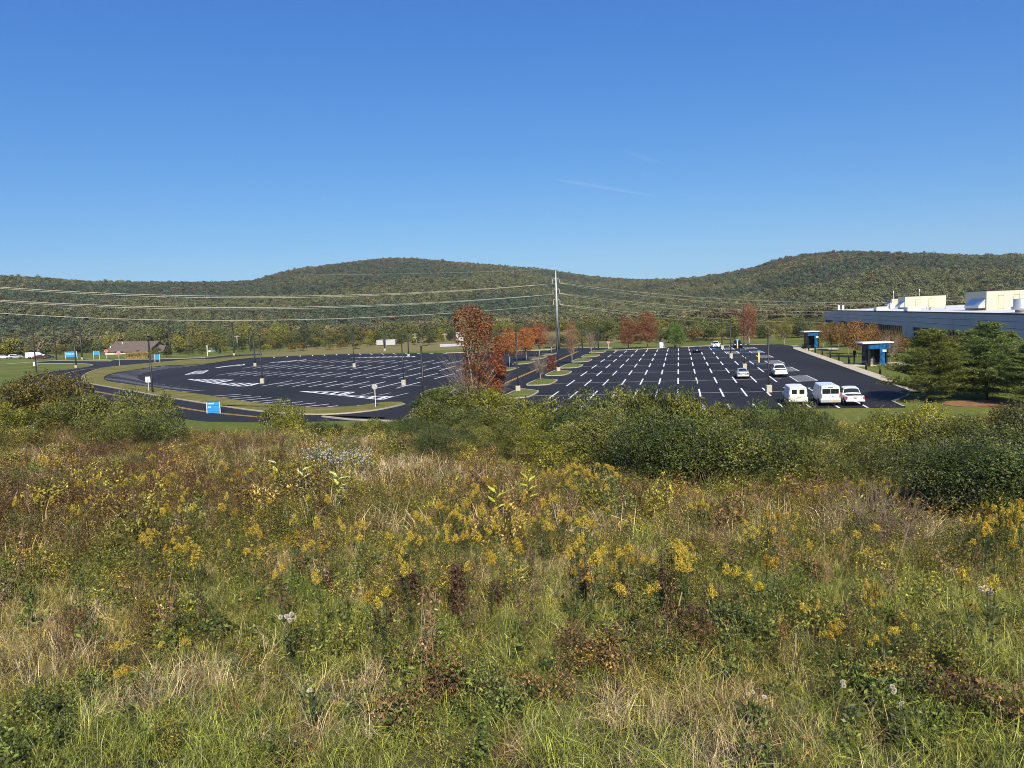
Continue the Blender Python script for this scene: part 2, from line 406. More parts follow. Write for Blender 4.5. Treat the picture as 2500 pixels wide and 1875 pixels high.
def clump_mesh(name, rng, H, W, n, leaf, ratio=.42, tops=0):
    """bushy weed clump: small leaves on domed lobes, a few stems and seed tops standing out"""
    lob = []
    for i in range(6):
        a = rng.uniform(0, 6.28); r = W*.5*math.sqrt(rng.random())*.75; lr = W*rng.uniform(.16, .26)
        lob.append((math.cos(a)*r, math.sin(a)*r, H*rng.uniform(.35, .8)*(1-.5*(r/(W*.5))**2), lr, lr, H*rng.uniform(.22, .34)))
    q, u = lobe_points(rng, lob, n, .6, .2, 4.0/W, int(rng.integers(99))); k = q[:, 2] > -.02; q, u = q[k], u[k]
    Q = list(leaf_quads(rng, q, leaf, ratio, .4, u*1.1, None, .9)); V = list(np.clip(rng.normal(.5, .19, len(q)), 0, 1))
    for i in range(9):
        l = lob[rng.integers(6)]; e = np.array([l[0]+rng.normal()*l[3]*.7, l[1]+rng.normal()*l[3]*.7, min(H*1.15, l[2]+l[5]*rng.uniform(.9, 1.5))])
        st_, pts = stalk(rng, (e[0]*.3, e[1]*.3, 0), e, leaf*.12, 3, .02); Q += st_; V += [.12]*len(st_)
        if tops: c = e+rng.normal(size=(tops, 3))*[.03, .03, .05]; Q += list(leaf_quads(rng, c, leaf*.45, .6, .3)); V += list(rng.uniform(.0, .2, tops) if i % 2 else rng.uniform(.7, 1, tops))
    return np.array(Q, float), np.array(V)
# ================================================================== world, sun, camera
z1 = lambda x, y: (x*.31646, 600+y*.31646)
z2 = lambda x, y: (500+x*.27125, 700+y*.27125)
z3 = lambda x, y: (1000+x*.27125, 620+y*.27125)
z4 = lambda x, y: (1500+x*.27125, 700+y*.27125)
z5 = lambda x, y: (1950+x*.27722, 600+y*.27722)
z6 = lambda x, y: (2000+x*.22604, 690+y*.22604)
za = lambda x, y: (x*.13562, 780+y*.13562)
zb = lambda x, y: (200+x*.13562, 800+y*.13562)
zc = lambda x, y: (1700+x*.13562, 790+y*.13562)

SUN_EL, SUN_AZ = math.radians(40), math.radians(7)      # sun behind the camera, a little to the right
w = bpy.data.worlds.new('World'); SC.world = w; w.use_nodes = True
nt = w.node_tree; bg = nt.nodes['Background']; sky = nt.nodes.new('ShaderNodeTexSky'); sky.sky_type = 'NISHITA'
sky.sun_disc = False; sky.sun_elevation = SUN_EL; sky.sun_rotation = math.pi-SUN_AZ
sky.altitude = 300; sky.air_density = 1.0; sky.dust_density = .35; sky.ozone_density = 3.2
se = nt.nodes.new('ShaderNodeSeparateColor'); cb = nt.nodes.new('ShaderNodeCombineColor'); nt.links.new(sky.outputs[0], se.inputs[0])
for i_, (pw, kf) in enumerate(((1.18, .0222), (.87, .0650), (.475, .216))):      # the camera's rendering of a deep clear blue
    a_ = N(nt, 'ShaderNodeMath', operation='POWER'); b_ = N(nt, 'ShaderNodeMath', operation='MULTIPLY'); a_.inputs[1].default_value = pw; b_.inputs[1].default_value = kf*10
    nt.links.new(se.outputs[i_], a_.inputs[0]); nt.links.new(a_.outputs[0], b_.inputs[0]); nt.links.new(b_.outputs[0], cb.inputs[i_])
nt.links.new(cb.outputs[0], bg.inputs[0]); bg.inputs[1].default_value = .10
sd = Vector((math.sin(SUN_AZ)*math.cos(SUN_EL), -math.cos(SUN_AZ)*math.cos(SUN_EL), math.sin(SUN_EL)))
sl = bpy.data.lights.new('sun', 'SUN'); sl.energy = 5.0; sl.angle = math.radians(.53); sl.color = (1, .925, .79)
so = bpy.data.objects.new('sun', sl); COL.objects.link(so); so.rotation_euler = sd.to_track_quat('Z', 'Y').to_euler()
so.location = (0, -50, 80)
cd = bpy.data.cameras.new('camera'); co = bpy.data.objects.new('camera', cd); COL.objects.link(co); SC.camera = co
cd.sensor_width = 36; cd.lens = FPX/2500*36; cd.clip_start = .1; cd.clip_end = 60000
M4 = Matrix(((_R[0], _U[0], -_f[0], 0), (_R[1], _U[1], -_f[1], 0), (_R[2], _U[2], -_f[2], CAMH), (0, 0, 0, 1)))
co.matrix_world = M4
SC.view_settings.view_transform = 'Standard'; SC.view_settings.look = 'None'; SC.view_settings.exposure = 0.55; SC.view_settings.gamma = 1
SC.cycles.use_denoising = True; SC.cycles.denoiser = 'OPENIMAGEDENOISE'; SC.cycles.denoising_prefilter = 'NONE'; SC.cycles.denoising_input_passes = 'RGB_ALBEDO_NORMAL'; SC.cycles.filter_width = 1.0; SC.cycles.max_bounces = 5; SC.cycles.diffuse_bounces = 1; SC.cycles.glossy_bounces = 2; SC.cycles.transmission_bounces = 2; SC.cycles.transparent_max_bounces = 6

# ================================================================== air
hm, hnt, hout = newmat('haze'); pv = N(hnt, 'ShaderNodeVolumePrincipled'); pv.inputs['Color'].default_value = (.86, .93, 1, 1); pv.inputs['Density'].default_value = .000055; pv.inputs['Anisotropy'].default_value = 0
hnt.links.new(pv.outputs[0], hout.inputs['Volume']); hb = MB(); hb.box(-5200, 5200, -700, 5200, -6, 420); tag(hb.build('haze', hm), 'thin pale air over the valley', 'haze', None, 'stuff')
SC.cycles.volume_bounces = 0; SC.cycles.volume_step_rate = 10
# ================================================================== ground
def ground_mat():
    m, nt, out = newmat('ground'); L = nt.links
    tc = N(nt, 'ShaderNodeTexCoord'); sx = N(nt, 'ShaderNodeSeparateXYZ'); L.new(tc.outputs['Object'], sx.inputs[0])
    n1 = N(nt, 'ShaderNodeTexNoise'); n1.inputs['Scale'].default_value = .06; n1.inputs['Detail'].default_value = 7
    n2 = N(nt, 'ShaderNodeTexNoise'); n2.inputs['Scale'].default_value = 2.2; n2.inputs['Detail'].default_value = 8; n2.inputs['Roughness'].default_value = .75
    mp = N(nt, 'ShaderNodeMapping'); mp.inputs['Scale'].default_value = (1.0, .35, 1); mp.inputs['Rotation'].default_value = (0, 0, -.2)
    L.new(tc.outputs['Object'], n1.inputs['Vector']); L.new(tc.outputs['Object'], mp.inputs['Vector']); L.new(mp.outputs[0], n2.inputs['Vector'])
    lawn = ramp(nt, [(.085, .105, .022), (.115, .135, .028), (.165, .165, .045)], [.3, .5, .75]); L.new(n1.outputs['Fac'], lawn.inputs['Fac'])
    fine = ramp(nt, [(.62, .62, .62), (1.3, 1.3, 1.25)], [.3, .7]); L.new(n2.outputs['Fac'], fine.inputs['Fac'])
    mx = N(nt, 'ShaderNodeMix', data_type='RGBA', blend_type='MULTIPLY'); mx.inputs[0].default_value = 1
    L.new(lawn.outputs['Color'], mx.inputs[6]); L.new(fine.outputs['Color'], mx.inputs[7])
    n3 = N(nt, 'ShaderNodeTexNoise'); n3.inputs['Scale'].default_value = 5; n3.inputs['Detail'].default_value = 6; L.new(tc.outputs['Object'], n3.inputs['Vector'])
    soil = ramp(nt, [(.030, .024, .012), (.075, .062, .028), (.10, .10, .035)], [.3, .55, .75]); L.new(n3.outputs['Fac'], soil.inputs['Fac'])
    ad = N(nt, 'ShaderNodeMath', operation='MULTIPLY_ADD'); L.new(n1.outputs['Fac'], ad.inputs[0]); ad.inputs[1].default_value = 10; L.new(sx.outputs['Y'], ad.inputs[2])
    mr = N(nt, 'ShaderNodeMapRange'); L.new(ad.outputs[0], mr.inputs[0]); mr.inputs[1].default_value = 66; mr.inputs[2].default_value = 70
    m2 = N(nt, 'ShaderNodeMix', data_type='RGBA'); L.new(mr.outputs[0], m2.inputs[0]); L.new(soil.outputs['Color'], m2.inputs[6]); L.new(mx.outputs[2], m2.inputs[7])
    # dry meadow beyond the lots
    mr2 = N(nt, 'ShaderNodeMapRange'); L.new(sx.outputs['Y'], mr2.inputs[0]); mr2.inputs[1].default_value = 252; mr2.inputs[2].default_value = 268
    dry = ramp(nt, [(.15, .13, .045), (.21, .175, .07)], [.35, .65]); L.new(n2.outputs['Fac'], dry.inputs['Fac'])
    m3 = N(nt, 'ShaderNodeMix', data_type='RGBA'); mrx = N(nt, 'ShaderNodeMapRange'); L.new(sx.outputs['X'], mrx.inputs[0]); mrx.inputs[1].default_value = -110; mrx.inputs[2].default_value = -80; mm_ = N(nt, 'ShaderNodeMath', operation='MULTIPLY'); L.new(mr2.outputs[0], mm_.inputs[0]); L.new(mrx.outputs[0], mm_.inputs[1]); L.new(mm_.outputs[0], m3.inputs[0]); L.new(m2.outputs[2], m3.inputs[6]); L.new(dry.outputs['Color'], m3.inputs[7])
    b = N(nt, 'ShaderNodeBsdfPrincipled'); b.inputs['Roughness'].default_value = .95; b.inputs['Specular IOR Level'].default_value = .1
    L.new(m3.outputs[2], b.inputs['Base Color'])
    bp = N(nt, 'ShaderNodeBump'); bp.inputs['Strength'].default_value = .6; bp.inputs['Distance'].default_value = .08
    L.new(n2.outputs['Fac'], bp.inputs['Height']); L.new(bp.outputs['Normal'], b.inputs['Normal']); L.new(b.outputs[0], out.inputs[0])
    return m
MG = ground_mat()
xs = np.concatenate([np.linspace(-3500, -130, 30), np.arange(-120, -60, 4), np.arange(-60, 60.1, 1.2), np.arange(64, 124, 4), np.linspace(130, 3500, 30)])
ys = np.concatenate([np.linspace(-400, -20, 8), np.arange(-16, 84, 1.0), np.linspace(88, 330, 40), np.linspace(360, 4500, 30)])
XX, YY = np.meshgrid(xs, ys); ZZ = terr(XX, YY)
ZZ = ZZ-.02*sstep(60, 84, YY)
V = np.stack([XX.ravel(), YY.ravel(), ZZ.ravel()], 1); nx, ny = len(xs), len(ys)
F = [(j*nx+i, j*nx+i+1, (j+1)*nx+i+1, (j+1)*nx+i) for j in range(ny-1) for i in range(nx-1)]
me = bpy.data.meshes.new('ground'); me.from_pydata(V.tolist(), [], F); me.polygons.foreach_set('use_smooth', [True]*len(F))
tag(link('ground', me, MG), kind='structure')

# ================================================================== asphalt, kerbs, lawns, markings
def asphalt_mat():
    m, nt, out = newmat('asphalt'); L = nt.links
    tc = N(nt, 'ShaderNodeTexCoord'); n1 = N(nt, 'ShaderNodeTexNoise'); n1.inputs['Scale'].default_value = .09; n1.inputs['Detail'].default_value = 6
    mp = N(nt, 'ShaderNodeMapping'); mp.inputs['Rotation'].default_value = (0, 0, PHI); mp.inputs['Scale'].default_value = (1, .22, 1)
    L.new(tc.outputs['Object'], mp.inputs[0]); L.new(mp.outputs[0], n1.inputs['Vector'])
    n2 = N(nt, 'ShaderNodeTexNoise'); n2.inputs['Scale'].default_value = 9; n2.inputs['Detail'].default_value = 5; L.new(tc.outputs['Object'], n2.inputs['Vector'])
    r = ramp(nt, [(.0135, .0132, .0150), (.020, .0196, .0220), (.028, .027, .0290)], [.3, .5, .75]); L.new(n1.outputs['Fac'], r.inputs['Fac'])
    r2 = ramp(nt, [(.8, .8, .8), (1.2, 1.2, 1.2)], [.35, .65]); L.new(n2.outputs['Fac'], r2.inputs['Fac'])
    mx = N(nt, 'ShaderNodeMix', data_type='RGBA', blend_type='MULTIPLY'); mx.inputs[0].default_value = 1
    L.new(r.outputs['Color'], mx.inputs[6]); L.new(r2.outputs['Color'], mx.inputs[7])
    b = N(nt, 'ShaderNodeBsdfPrincipled'); b.inputs['Roughness'].default_value = .85; b.inputs['Specular IOR Level'].default_value = .2
    L.new(mx.outputs[2], b.inputs['Base Color']); L.new(b.outputs[0], out.inputs[0])
    return m
MA = asphalt_mat()
M_white = mat('white_paint', (.72, .72, .72), .7, noise=.08, scale=1.5)
M_yellow = mat('yellow_paint', (.62, .36, .05), .7, noise=.1, scale=1.5)
M_thin = mat('worn_paint', (.34, .34, .36), .7, noise=.25, scale=.8)
M_blue = mat('blue_paint', (.12, .36, .62), .7)
M_kerb = mat('concrete_kerb', (.38, .335, .25), .85, noise=.15, scale=2)
M_walk = mat('pavement', (.46, .39, .28), .85, noise=.12, scale=1.2)
M_conc = mat('concrete', (.42, .38, .29), .85, noise=.16, scale=4, bump=.2)
def lawn_mat(name, cs):
    m, nt, out = newmat(name); L = nt.links
    tc = N(nt, 'ShaderNodeTexCoord'); n1 = N(nt, 'ShaderNodeTexNoise'); n1.inputs['Scale'].default_value = .22; n1.inputs['Detail'].default_value = 9; n1.inputs['Roughness'].default_value = .68
    L.new(tc.outputs['Object'], n1.inputs['Vector']); r = ramp(nt, cs, [.32, .52, .72]); L.new(n1.outputs['Fac'], r.inputs['Fac'])
    n2 = N(nt, 'ShaderNodeTexNoise'); n2.inputs['Scale'].default_value = 7; n2.inputs['Detail'].default_value = 5; L.new(tc.outputs['Object'], n2.inputs['Vector'])
    f = ramp(nt, [(.6, .6, .6), (1.3, 1.3, 1.3)], [.3, .7]); L.new(n2.outputs['Fac'], f.inputs['Fac'])
    mx = N(nt, 'ShaderNodeMix', data_type='RGBA', blend_type='MULTIPLY'); mx.inputs[0].default_value = 1
    L.new(r.outputs['Color'], mx.inputs[6]); L.new(f.outputs['Color'], mx.inputs[7])
    b = N(nt, 'ShaderNodeBsdfPrincipled'); b.inputs['Roughness'].default_value = .95; b.inputs['Specular IOR Level'].default_value = .1
    bp = N(nt, 'ShaderNodeBump'); bp.inputs['Strength'].default_value = .5; bp.inputs['Distance'].default_value = .06; L.new(n2.outputs['Fac'], bp.inputs['Height']); L.new(bp.outputs['Normal'], b.inputs['Normal'])
    L.new(mx.outputs[2], b.inputs['Base Color']); L.new(b.outputs[0], out.inputs[0])
    return m
M_lawn = lawn_mat('lawn', [(.12, .115, .028), (.16, .15, .040), (.27, .215, .085)])
M_isle = lawn_mat('island_grass', [(.09, .115, .022), (.125, .145, .03), (.20, .175, .06)])

def poly_sheet(name, pts, z, m):
    mb = MB(); n = len(pts); mb.add([(p[0], p[1], z) for p in pts], [tuple(range(n))])
    me = mb.mesh(name); bm = bmesh.new(); bm.from_mesh(me); bmesh.ops.triangulate(bm, faces=bm.faces[:]); 
    for f in bm.faces:
        if f.normal.z < 0: f.normal_flip()
    bm.to_mesh(me); bm.free()
    return tag(link(name, me, m), kind='structure')
def smooth(pts, k=3, closed=False):
    P = [np.array(p[:2], float) for p in pts]; out = []
    n = len(P)
    for i in range(n if closed else n-1):
        p0 = P[(i-1) % n] if (closed or i > 0) else P[0]; p1 = P[i]; p2 = P[(i+1) % n]; p3 = P[(i+2) % n] if (closed or i+2 < n) else P[-1]
        for j in range(k):
            t = j/k; out.append(.5*((2*p1)+(-p0+p2)*t+(2*p0-5*p1+4*p2-p3)*t*t+(-p0+3*p1-3*p2+p3)*t**3))
    if not closed: out.append(P[-1])
    return out
def offset(pts, d, closed=False):
    P = [np.array(p[:2], float) for p in pts]; n = len(P); out = []
    for i in range(n):
        a = P[(i-1) % n] if (closed or i > 0) else P[i]; b = P[(i+1) % n] if (closed or i < n-1) else P[i]
        t = b-a; t /= np.linalg.norm(t)+1e-9; out.append(P[i]+d*np.array([-t[1], t[0]]))
    return out
def strip_faces(mb, L, R, z, closed=False):
    n = len(L); k = len(mb.v)
    for p, q in zip(L, R): mb.v += [(p[0], p[1], z), (q[0], q[1], z)]
    for i in range(n if closed else n-1):
        j = (i+1) % n; mb.f.append((k+2*i+1, k+2*j+1, k+2*j, k+2*i)); mb.sm.append(False)
def kerb_run(mb, pts, wdt=.2, h=.14, closed=False):
    """kerb: a real step with vertical faces along a line"""
    a = offset(pts, wdt/2, closed); b = offset(pts, -wdt/2, closed); n = len(a); k = len(mb.v)
    for p, q in zip(a, b): mb.v += [(p[0], p[1], -.05), (p[0], p[1], h), (q[0], q[1], h), (q[0], q[1], -.05)]
    for i in range(n if closed else n-1):
        j = (i+1) % n
        for c in range(3): mb.f.append((k+4*i+c, k+4*i+c+1, k+4*j+c+1, k+4*j+c)); mb.sm.append(False)

kerbs = MB()
inner_kerb = [G(*q) for q in [(500, 877.5), z2(-60, 652)]]
outer = [G(640, 866.5), G(560, 871), G(500, 877.5), G(*zb(1800, 590)), G(*zb(1500, 617)), G(*zb(1000, 664)), G(*zb(500, 712)), G(*zb(250, 760)), G(*zb(80, 830)), G(*zb(5, 890)), G(*zb(0, 930)),
         G(*zb(60, 980)), G(*zb(200, 1020)), G(*zb(500, 1075)), G(*zb(900, 1145)), G(*z1(1330, 1178)), G(*z1(1720, 1240)), G(*z2(120, 1072)), G(*z2(480, 1122)), G(*z2(900, 1152)),
         G(*z2(1200, 1148)), G(*z2(1500, 1120)), G(*z2(1700, 1084)), G(*z2(1797, 1060))]
inner = [G(*z2(1770, 1043)), G(*z2(1600, 1046)), G(*z2(1345, 1080)), G(*z2(1050, 1090)), G(*z2(900, 1085)), G(*z2(480, 1050)), G(*z2(230, 1015)), G(*z2(0, 978)), G(*zb(1700, 1150)), G(*zb(1500, 1112)),
         G(*zb(1100, 1062)), G(*zb(850, 1028)), G(*zb(560, 990)), G(*zb(410, 945)), G(*zb(420, 880)), G(*zb(600, 820)), G(*zb(1000, 755)), G(*zb(1500, 690)), G(*zb(2212, 658)), G(*z2(300, 655)), G(*z2(600, 632))]
far_edge = [G(*z2(600, 632)), G(*z2(900, 618)), G(*z2(1300, 605)), G(*z2(1800, 600)), G(*z2(2100, 597)), G(1108, 860.5), st(226, -48), st(225, -35)]
outer_s = smooth(outer[2:], 4); inner_s = smooth(inner, 4)
# left lot
poly_sheet('parking_lot', [p for p in inner_s]+[p for p in far_edge[1:]]+[st(224, -30), st(88, -30), st(92, -34)], .010, MA)
# lawn band between the ring road and the lot
band = outer_s+inner_s
mb = MB(); n = len(band); mb.add([(p[0], p[1], .12) for p in band], [tuple(range(n))]); me = mb.mesh('lawn')
bm = bmesh.new(); bm.from_mesh(me); bmesh.ops.triangulate(bm, faces=bm.faces[:])
for f_ in bm.faces:
    if f_.normal.z < 0: f_.normal_flip()
bm.to_mesh(me); bm.free(); tag(link('lawn', me, M_lawn), kind='structure')
kerb_run(kerbs, outer_s, .22, .15)
# ring road with the yellow centre line
yl = [G(*z1(840, 937)), G(*z1(640, 955)), G(*z1(470, 995)), (-114, 190), (-106, 175), (-95, 161), G(*z1(670, 1112)), G(*z1(900, 1155)), G(*z1(1060, 1185)), G(*z1(1320, 1235)), G(*z1(1590, 1280)), (-31, 92.5), (-24, 87)]
yl_s = smooth(yl, 5)
out_edge = offset(yl_s, -5.2)
ring = [p for p in smooth(outer, 4)]
road_poly = ring+[st(92, -30), st(79, -29.6), G(*z2(1860, 1184)), G(*z2(1750, 1219)), G(*z2(1300, 1206)), np.array([-27, 86.5])]+[p for p in out_edge[::-1]][6:-14]
road_poly += [G(*za(700, 990)), G(*za(960, 940)), G(*za(1380, 882)), G(*za(1600, 850)), G(*za(1670, 826)), G(*za(1560, 803)), G(*za(1300, 797)), G(*za(660, 797)), G(*za(560, 772)), G(*za(950, 742)), G(*za(1300, 749)), G(*za(2000, 752)),
              G(*za(2040, 738)), G(*zb(620, 577)), G(*zb(1200, 572)), G(*zb(1700, 560)), G(*zb(2212, 545)), G(560, 867), G(640, 864)]
poly_sheet('road', road_poly, .004, MA)
kerb_run(kerbs, smooth([G(*za(700, 990)), G(*za(960, 940)), G(*za(1380, 882)), G(*za(1600, 850)), G(*za(1670, 826)), G(*za(1560, 803)), G(*za(1300, 797)), G(*za(660, 797))], 3), .25, .15)
kerb_run(kerbs, [G(*za(0, 812)), G(*za(130, 800)), G(*za(560, 770)), G(*za(950, 740)), G(*za(1300, 747)), G(*za(2000, 749)), G(*za(2035, 738)), G(*za(1900, 726)), G(*za(1550, 712))], .3, .15)
kerb_run(kerbs, [G(*z2(1860, 1180)), G(*z2(1750, 1215)), G(*z2(1300, 1200)), G(*z2(1060, 1172))], .3, .15)
kerb_run(kerbs, [G(*zb(600, 574)), G(*zb(1200, 569)), G(*zb(1700, 557)), G(*zb(2212, 542)), G(560, 866)], .25, .12)
# centre road and right lot
poly_sheet('road', [st(80, -32.8), st(80, -23.2), st(216, -23.6), st(222, -20.5), st(230, -20), st(236, -37), st(226, -38), st(222, -32.5)], .014, MA)
rl = [(84.6, -24), (85, 12), (84.8, 22.2), (89.6, 22.4), (94, 25), (98.6, 26.7), (143, 26.9), (188, 26.9), (203, 28), (209, 28.3), (216.3, 26.5), (223.4, 18.6), (222.9, 11.3), (220.3, .4), (217.8, -5.7), (212.9, -17.6), (214, -24)]
poly_sheet('parking_lot', [st(*q) for q in rl], .019, MA)
kerb_run(kerbs, smooth([st(*q) for q in rl[9:16]], 3), .35, .15)
kerb_run(kerbs, [st(84.8, 22.3), st(89.6, 22.4), st(94, 25), st(98.6, 26.6)], .25, .15)
kerb_run(kerbs, [st(226, -70), st(227.5, -38), st(236, -37)], .5, .2)
kerb_run(kerbs, [st(240, -34), st(231, -20), st(221.5, -20), st(213.5, -16.5)], .35, .15)
# pavement by the building
mb = MB(); a = [st(s, 26.75) for s in (98, 143, 188, 196)]+[st(203, 27.9), st(209, 28.2)]; b = [st(s, 28.6) for s in (98, 143, 188, 196)]+[st(203, 29.6), st(209, 29.6)]
n = len(a)
for p, q in zip(a, b): mb.v += [(p[0], p[1], -.05), (p[0], p[1], .14), (q[0], q[1], .14), (q[0], q[1], -.05)]
for i in range(n-1):
    for c in range(3): mb.f.append((4*i+c, 4*(i+1)+c, 4*(i+1)+c+1, 4*i+c+1)); mb.sm.append(False)
mb.prism([st(139, 28.62), st(144.5, 28.62), st(144.5, 37), st(139, 37)], -.05, .125)
mb.prism([st(190, 28.9), st(194, 28.9), st(194, 36), st(190, 36)], -.05, .125)
tag(mb.build('pavement', M_walk), kind='structure')

# planted islands: kerb ring with a grassed top
def island(pts, group=None):
    P = smooth(pts, 5, True); kerb_run(kerbs, P, .22, .15, True)
    mb = MB(); q = offset(P, 0, True); c = np.mean(q, 0); k = len(q)
    inn = [c+(p-c)*.72 for p in q]
    mb.add([(p[0], p[1], .11) for p in q]+[(p[0], p[1], .24) for p in inn]+[(c[0], c[1], .27)],
           [(i, (i+1) % k, k+(i+1) % k, k+i) for i in range(k)]+[(k+i, k+(i+1) % k, 2*k) for i in range(k)], True)
    tag(mb.build('grass_island', M_isle), kind='structure')
def rounded(c4, r=1.2):
    out = []; n = len(c4)
    for i in range(n):
        p = np.array(c4[i]); a = np.array(c4[i-1]); b = np.array(c4[(i+1) % n])
        out += [p+(a-p)/np.linalg.norm(a-p)*r, p+(b-p)/np.linalg.norm(b-p)*r]
    return [st(*q)[:2] for q in out]
for k in range(7):
    o_ = 17.3*k
    island(rounded([(99.0+o_, -23.5), (99.0+o_, -19.8), (107.2+o_, -19.6), (111.2+o_, -23.3)]))
for s0 in (147, 165.5, 182, 198):
    island(rounded([(s0, -36.5), (s0+1.5, -32.9), (s0+10, -32.7), (s0+8, -36.6)]))
island(smooth([st(88, -31.8), st(100, -34), st(106, -37), st(112, -37.6), st(116, -36), st(112, -33.6), st(100, -32.2)], 2, True))

# painted lines
marks = MB(); thin = MB(); yel = MB(); blue = MB()
ZM = .030
def seg(mb, a, b, wd=.15, z=ZM):
    a = np.array(a[:2], float); b = np.array(b[:2], float); t = b-a; l = np.linalg.norm(t); nrm = np.array([-t[1], t[0]])/(l+1e-9)*wd/2
    k = len(mb.v); mb.v += [(*(a-nrm), z), (*(b-nrm), z), (*(b+nrm), z), (*(a+nrm), z)]; mb.f.append((k, k+1, k+2, k+3)); mb.sm.append(False)
def hatch(mb, poly, ang, sp, wd, z=ZM, outline=.15):
    P = [np.array(p[:2], float) for p in poly]; d = np.array([math.cos(ang), math.sin(ang)]); nn = np.array([-d[1], d[0]])
    if outline:
        for i in range(len(P)): seg(mb, P[i], P[(i+1) % len(P)], outline, z+.004)
    lo = min(p@nn for p in P); hi = max(p@nn for p in P); o = lo+sp/2
    while o < hi:
        xs_ = []
        for i in range(len(P)):
            a, b = P[i], P[(i+1) % len(P)]; da, db = a@nn-o, b@nn-o
            if da*db < 0: t = da/(da-db); xs_.append(float((a+(b-a)*t)@d))
        xs_.sort()
        for i in range(0, len(xs_)-1, 2): seg(mb, d*xs_[i]+nn*o, d*xs_[i+1]+nn*o, wd, z)
        o += sp
T0 = -.32
for r in range(7):
    s = 101.8+17.3*r
    seg(thin, st(s, -19.4), st(s, 14.6 if r else 13.4), .26, ZM-.004)
    for k in range(-6, 6):
        seg(marks, st(s-4.8, T0+2.743*k), st(s+4.8, T0+2.743*k), .22)
for k in range(-6, 8): seg(marks, st(84.9, T0+2.743*k), st(89.6, T0+2.743*k), .22)
for k in range(-4, 6): seg(marks, st(217.0+k*.55, T0+2.743*k), st(212.8+k*.55, T0+2.743*k), .22)
for r in range(7):
    s = 101.8+17.3*r
    hatch(marks, [st(s+3.6, 16.2), st(s+4.4, 18.8), st(s-4.0, 19.0), st(s-4.9, 16.2)], .5, .55, .10)
for s in (188.3, 205.6): hatch(marks, [st(s+4, 11.1), st(s+4, 13.5), st(s-4.5, 13.5), st(s-4.5, 11.1)], .5, .55, .10)
for s, t in ((157.8, 14.2), (149.3, 14.8), (200.2, 15.6), (193.3, 14.8), (185.1, 14.9), (200.5, 9.3), (208.5, 9.0)): seg(blue, st(s, t-.9), st(s, t+.9), .9, ZM+.004)
def row(L0, step, vec, n, midline=True):
    L0 = np.array(L0); step = np.array(step); vec = np.array(vec)
    for i in range(n): seg(marks, L0+step*i, L0+step*i+vec, .28)
    if midline: seg(thin, L0+vec*.45-step*.3, L0+vec*.45+step*(n-.3), .22, ZM-.004)
row((-45.2, 138.6), (3.32, -1.93), (2.7, 10), 9)
row((-67, 174.5), (3.53, -2.36), (2.9, 11), 16)
row((-69.4, 198.6), (3.63, -2.58), (2.4, 13.2), 17)
row((-60.4, 217.1), (3.77, -2.93), (2.8, 11.2), 14)
for i in range(16):
    x_ = -80+i*4.2; p = np.array([x_, float(np.interp(x_, [-96, -81, -70, -54, -34, -22], [241, 260.3, 261.8, 258.9, 246.2, 239.2]))]); seg(marks, p, p+np.array([1.9, -7]), .32)
tip = [((1130, 742), (1550, 742)), ((1000, 762), (1440, 760)), ((850, 779), (1330, 776)), ((740, 800), (1230, 796)), ((625, 822), (1150, 815)), ((540, 845), (1085, 832)), ((465, 872), (1040, 853)), ((432, 893), (1010, 873)), ((418, 917), (1000, 894)),
       ((412, 943), (1010, 915)), ((460, 966), (1045, 936)), ((580, 986), (1095, 955)), ((710, 1003), (1170, 973)), ((860, 1019), (1245, 993)), ((960, 1036), (1365, 1013)), ((1110, 1053), (1500, 1030)), ((1260, 1076), (1635, 1050)), ((1390, 1091), (1770, 1068)),
       ((1510, 1110), (1910, 1087)), ((1650, 1132), (2055, 1105)), ((1780, 1156), (2212, 1125)), ((1250, 720), (1680, 727)), ((1420, 703), (1800, 712)), ((1620, 690), (1940, 697)), ((1760, 677), (2070, 682)), ((1920, 668), (2212, 664))]
for a, b in tip: seg(marks, G(*zb(*a)), G(*zb(*b)), .27)
for a, b in [((60, 987), (325, 968)), ((140, 1000), (415, 978)), ((225, 1014), (505, 990)), ((320, 1026), (597, 1000)), ((430, 1037), (690, 1015)), ((515, 1049), (770, 1026)), ((640, 1060), (880, 1036)), ((770, 1070), (1000, 1047)), ((910, 1080), (1118, 1058)), ((1060, 1088), (1198, 1072)), ((1345, 1079), (1390, 1068))]:
    seg(marks, G(*z2(*a)), G(*z2(*b)), .34)
for poly in ([z2(858, 943), z2(1345, 950), z2(1235, 981)], [z2(1240, 981), z2(1440, 986), z2(1690, 990), z2(1600, 1017), z2(1540, 1014)], [z1(1450, 1030), z1(1800, 1036), z1(1660, 1064)],
             [z1(1662, 1064), z1(1790, 1060), z1(2000, 1062), z1(1930, 1081), z1(1850, 1085)], [z1(1430, 996), z1(1520, 967), z1(1605, 962), z1(1560, 986)], [z1(1660, 943), z1(1700, 935), z1(1885, 913), z1(1880, 921)],
             [z2(582, 683), z2(905, 657), z2(912, 661), z2(700, 681)], [z2(1295, 642), z2(1560, 632), z2(1885, 626), z2(1890, 632)]):
    hatch(marks, [G(*q) for q in poly], 1.38, 2.0, .75, ZM, .38)
seg(marks, G(*z2(1690, 992)), G(*z2(1835, 957)), .15); seg(marks, G(*z2(1560, 978)), G(*z2(1675, 957)), .15); seg(marks, G(*z2(1400, 980)), G(*z2(1515, 953)), .15)
for i in range(len(yl_s)-1):
    for o_ in (.18, -.18):
        a, b = offset(yl_s, o_)[i:i+2]; seg(yel, a, b, .14, .012)
for o_ in (-27.98, -27.62): seg(yel, st(104, o_), st(214, o_), .15, .022)
tag(marks.build('painted_lines', M_white), kind='structure'); tag(thin.build('painted_lines', M_thin), kind='structure')
tag(yel.build('centre_line', M_yellow), kind='structure'); tag(blue.build('painted_lines', M_blue), kind='structure')
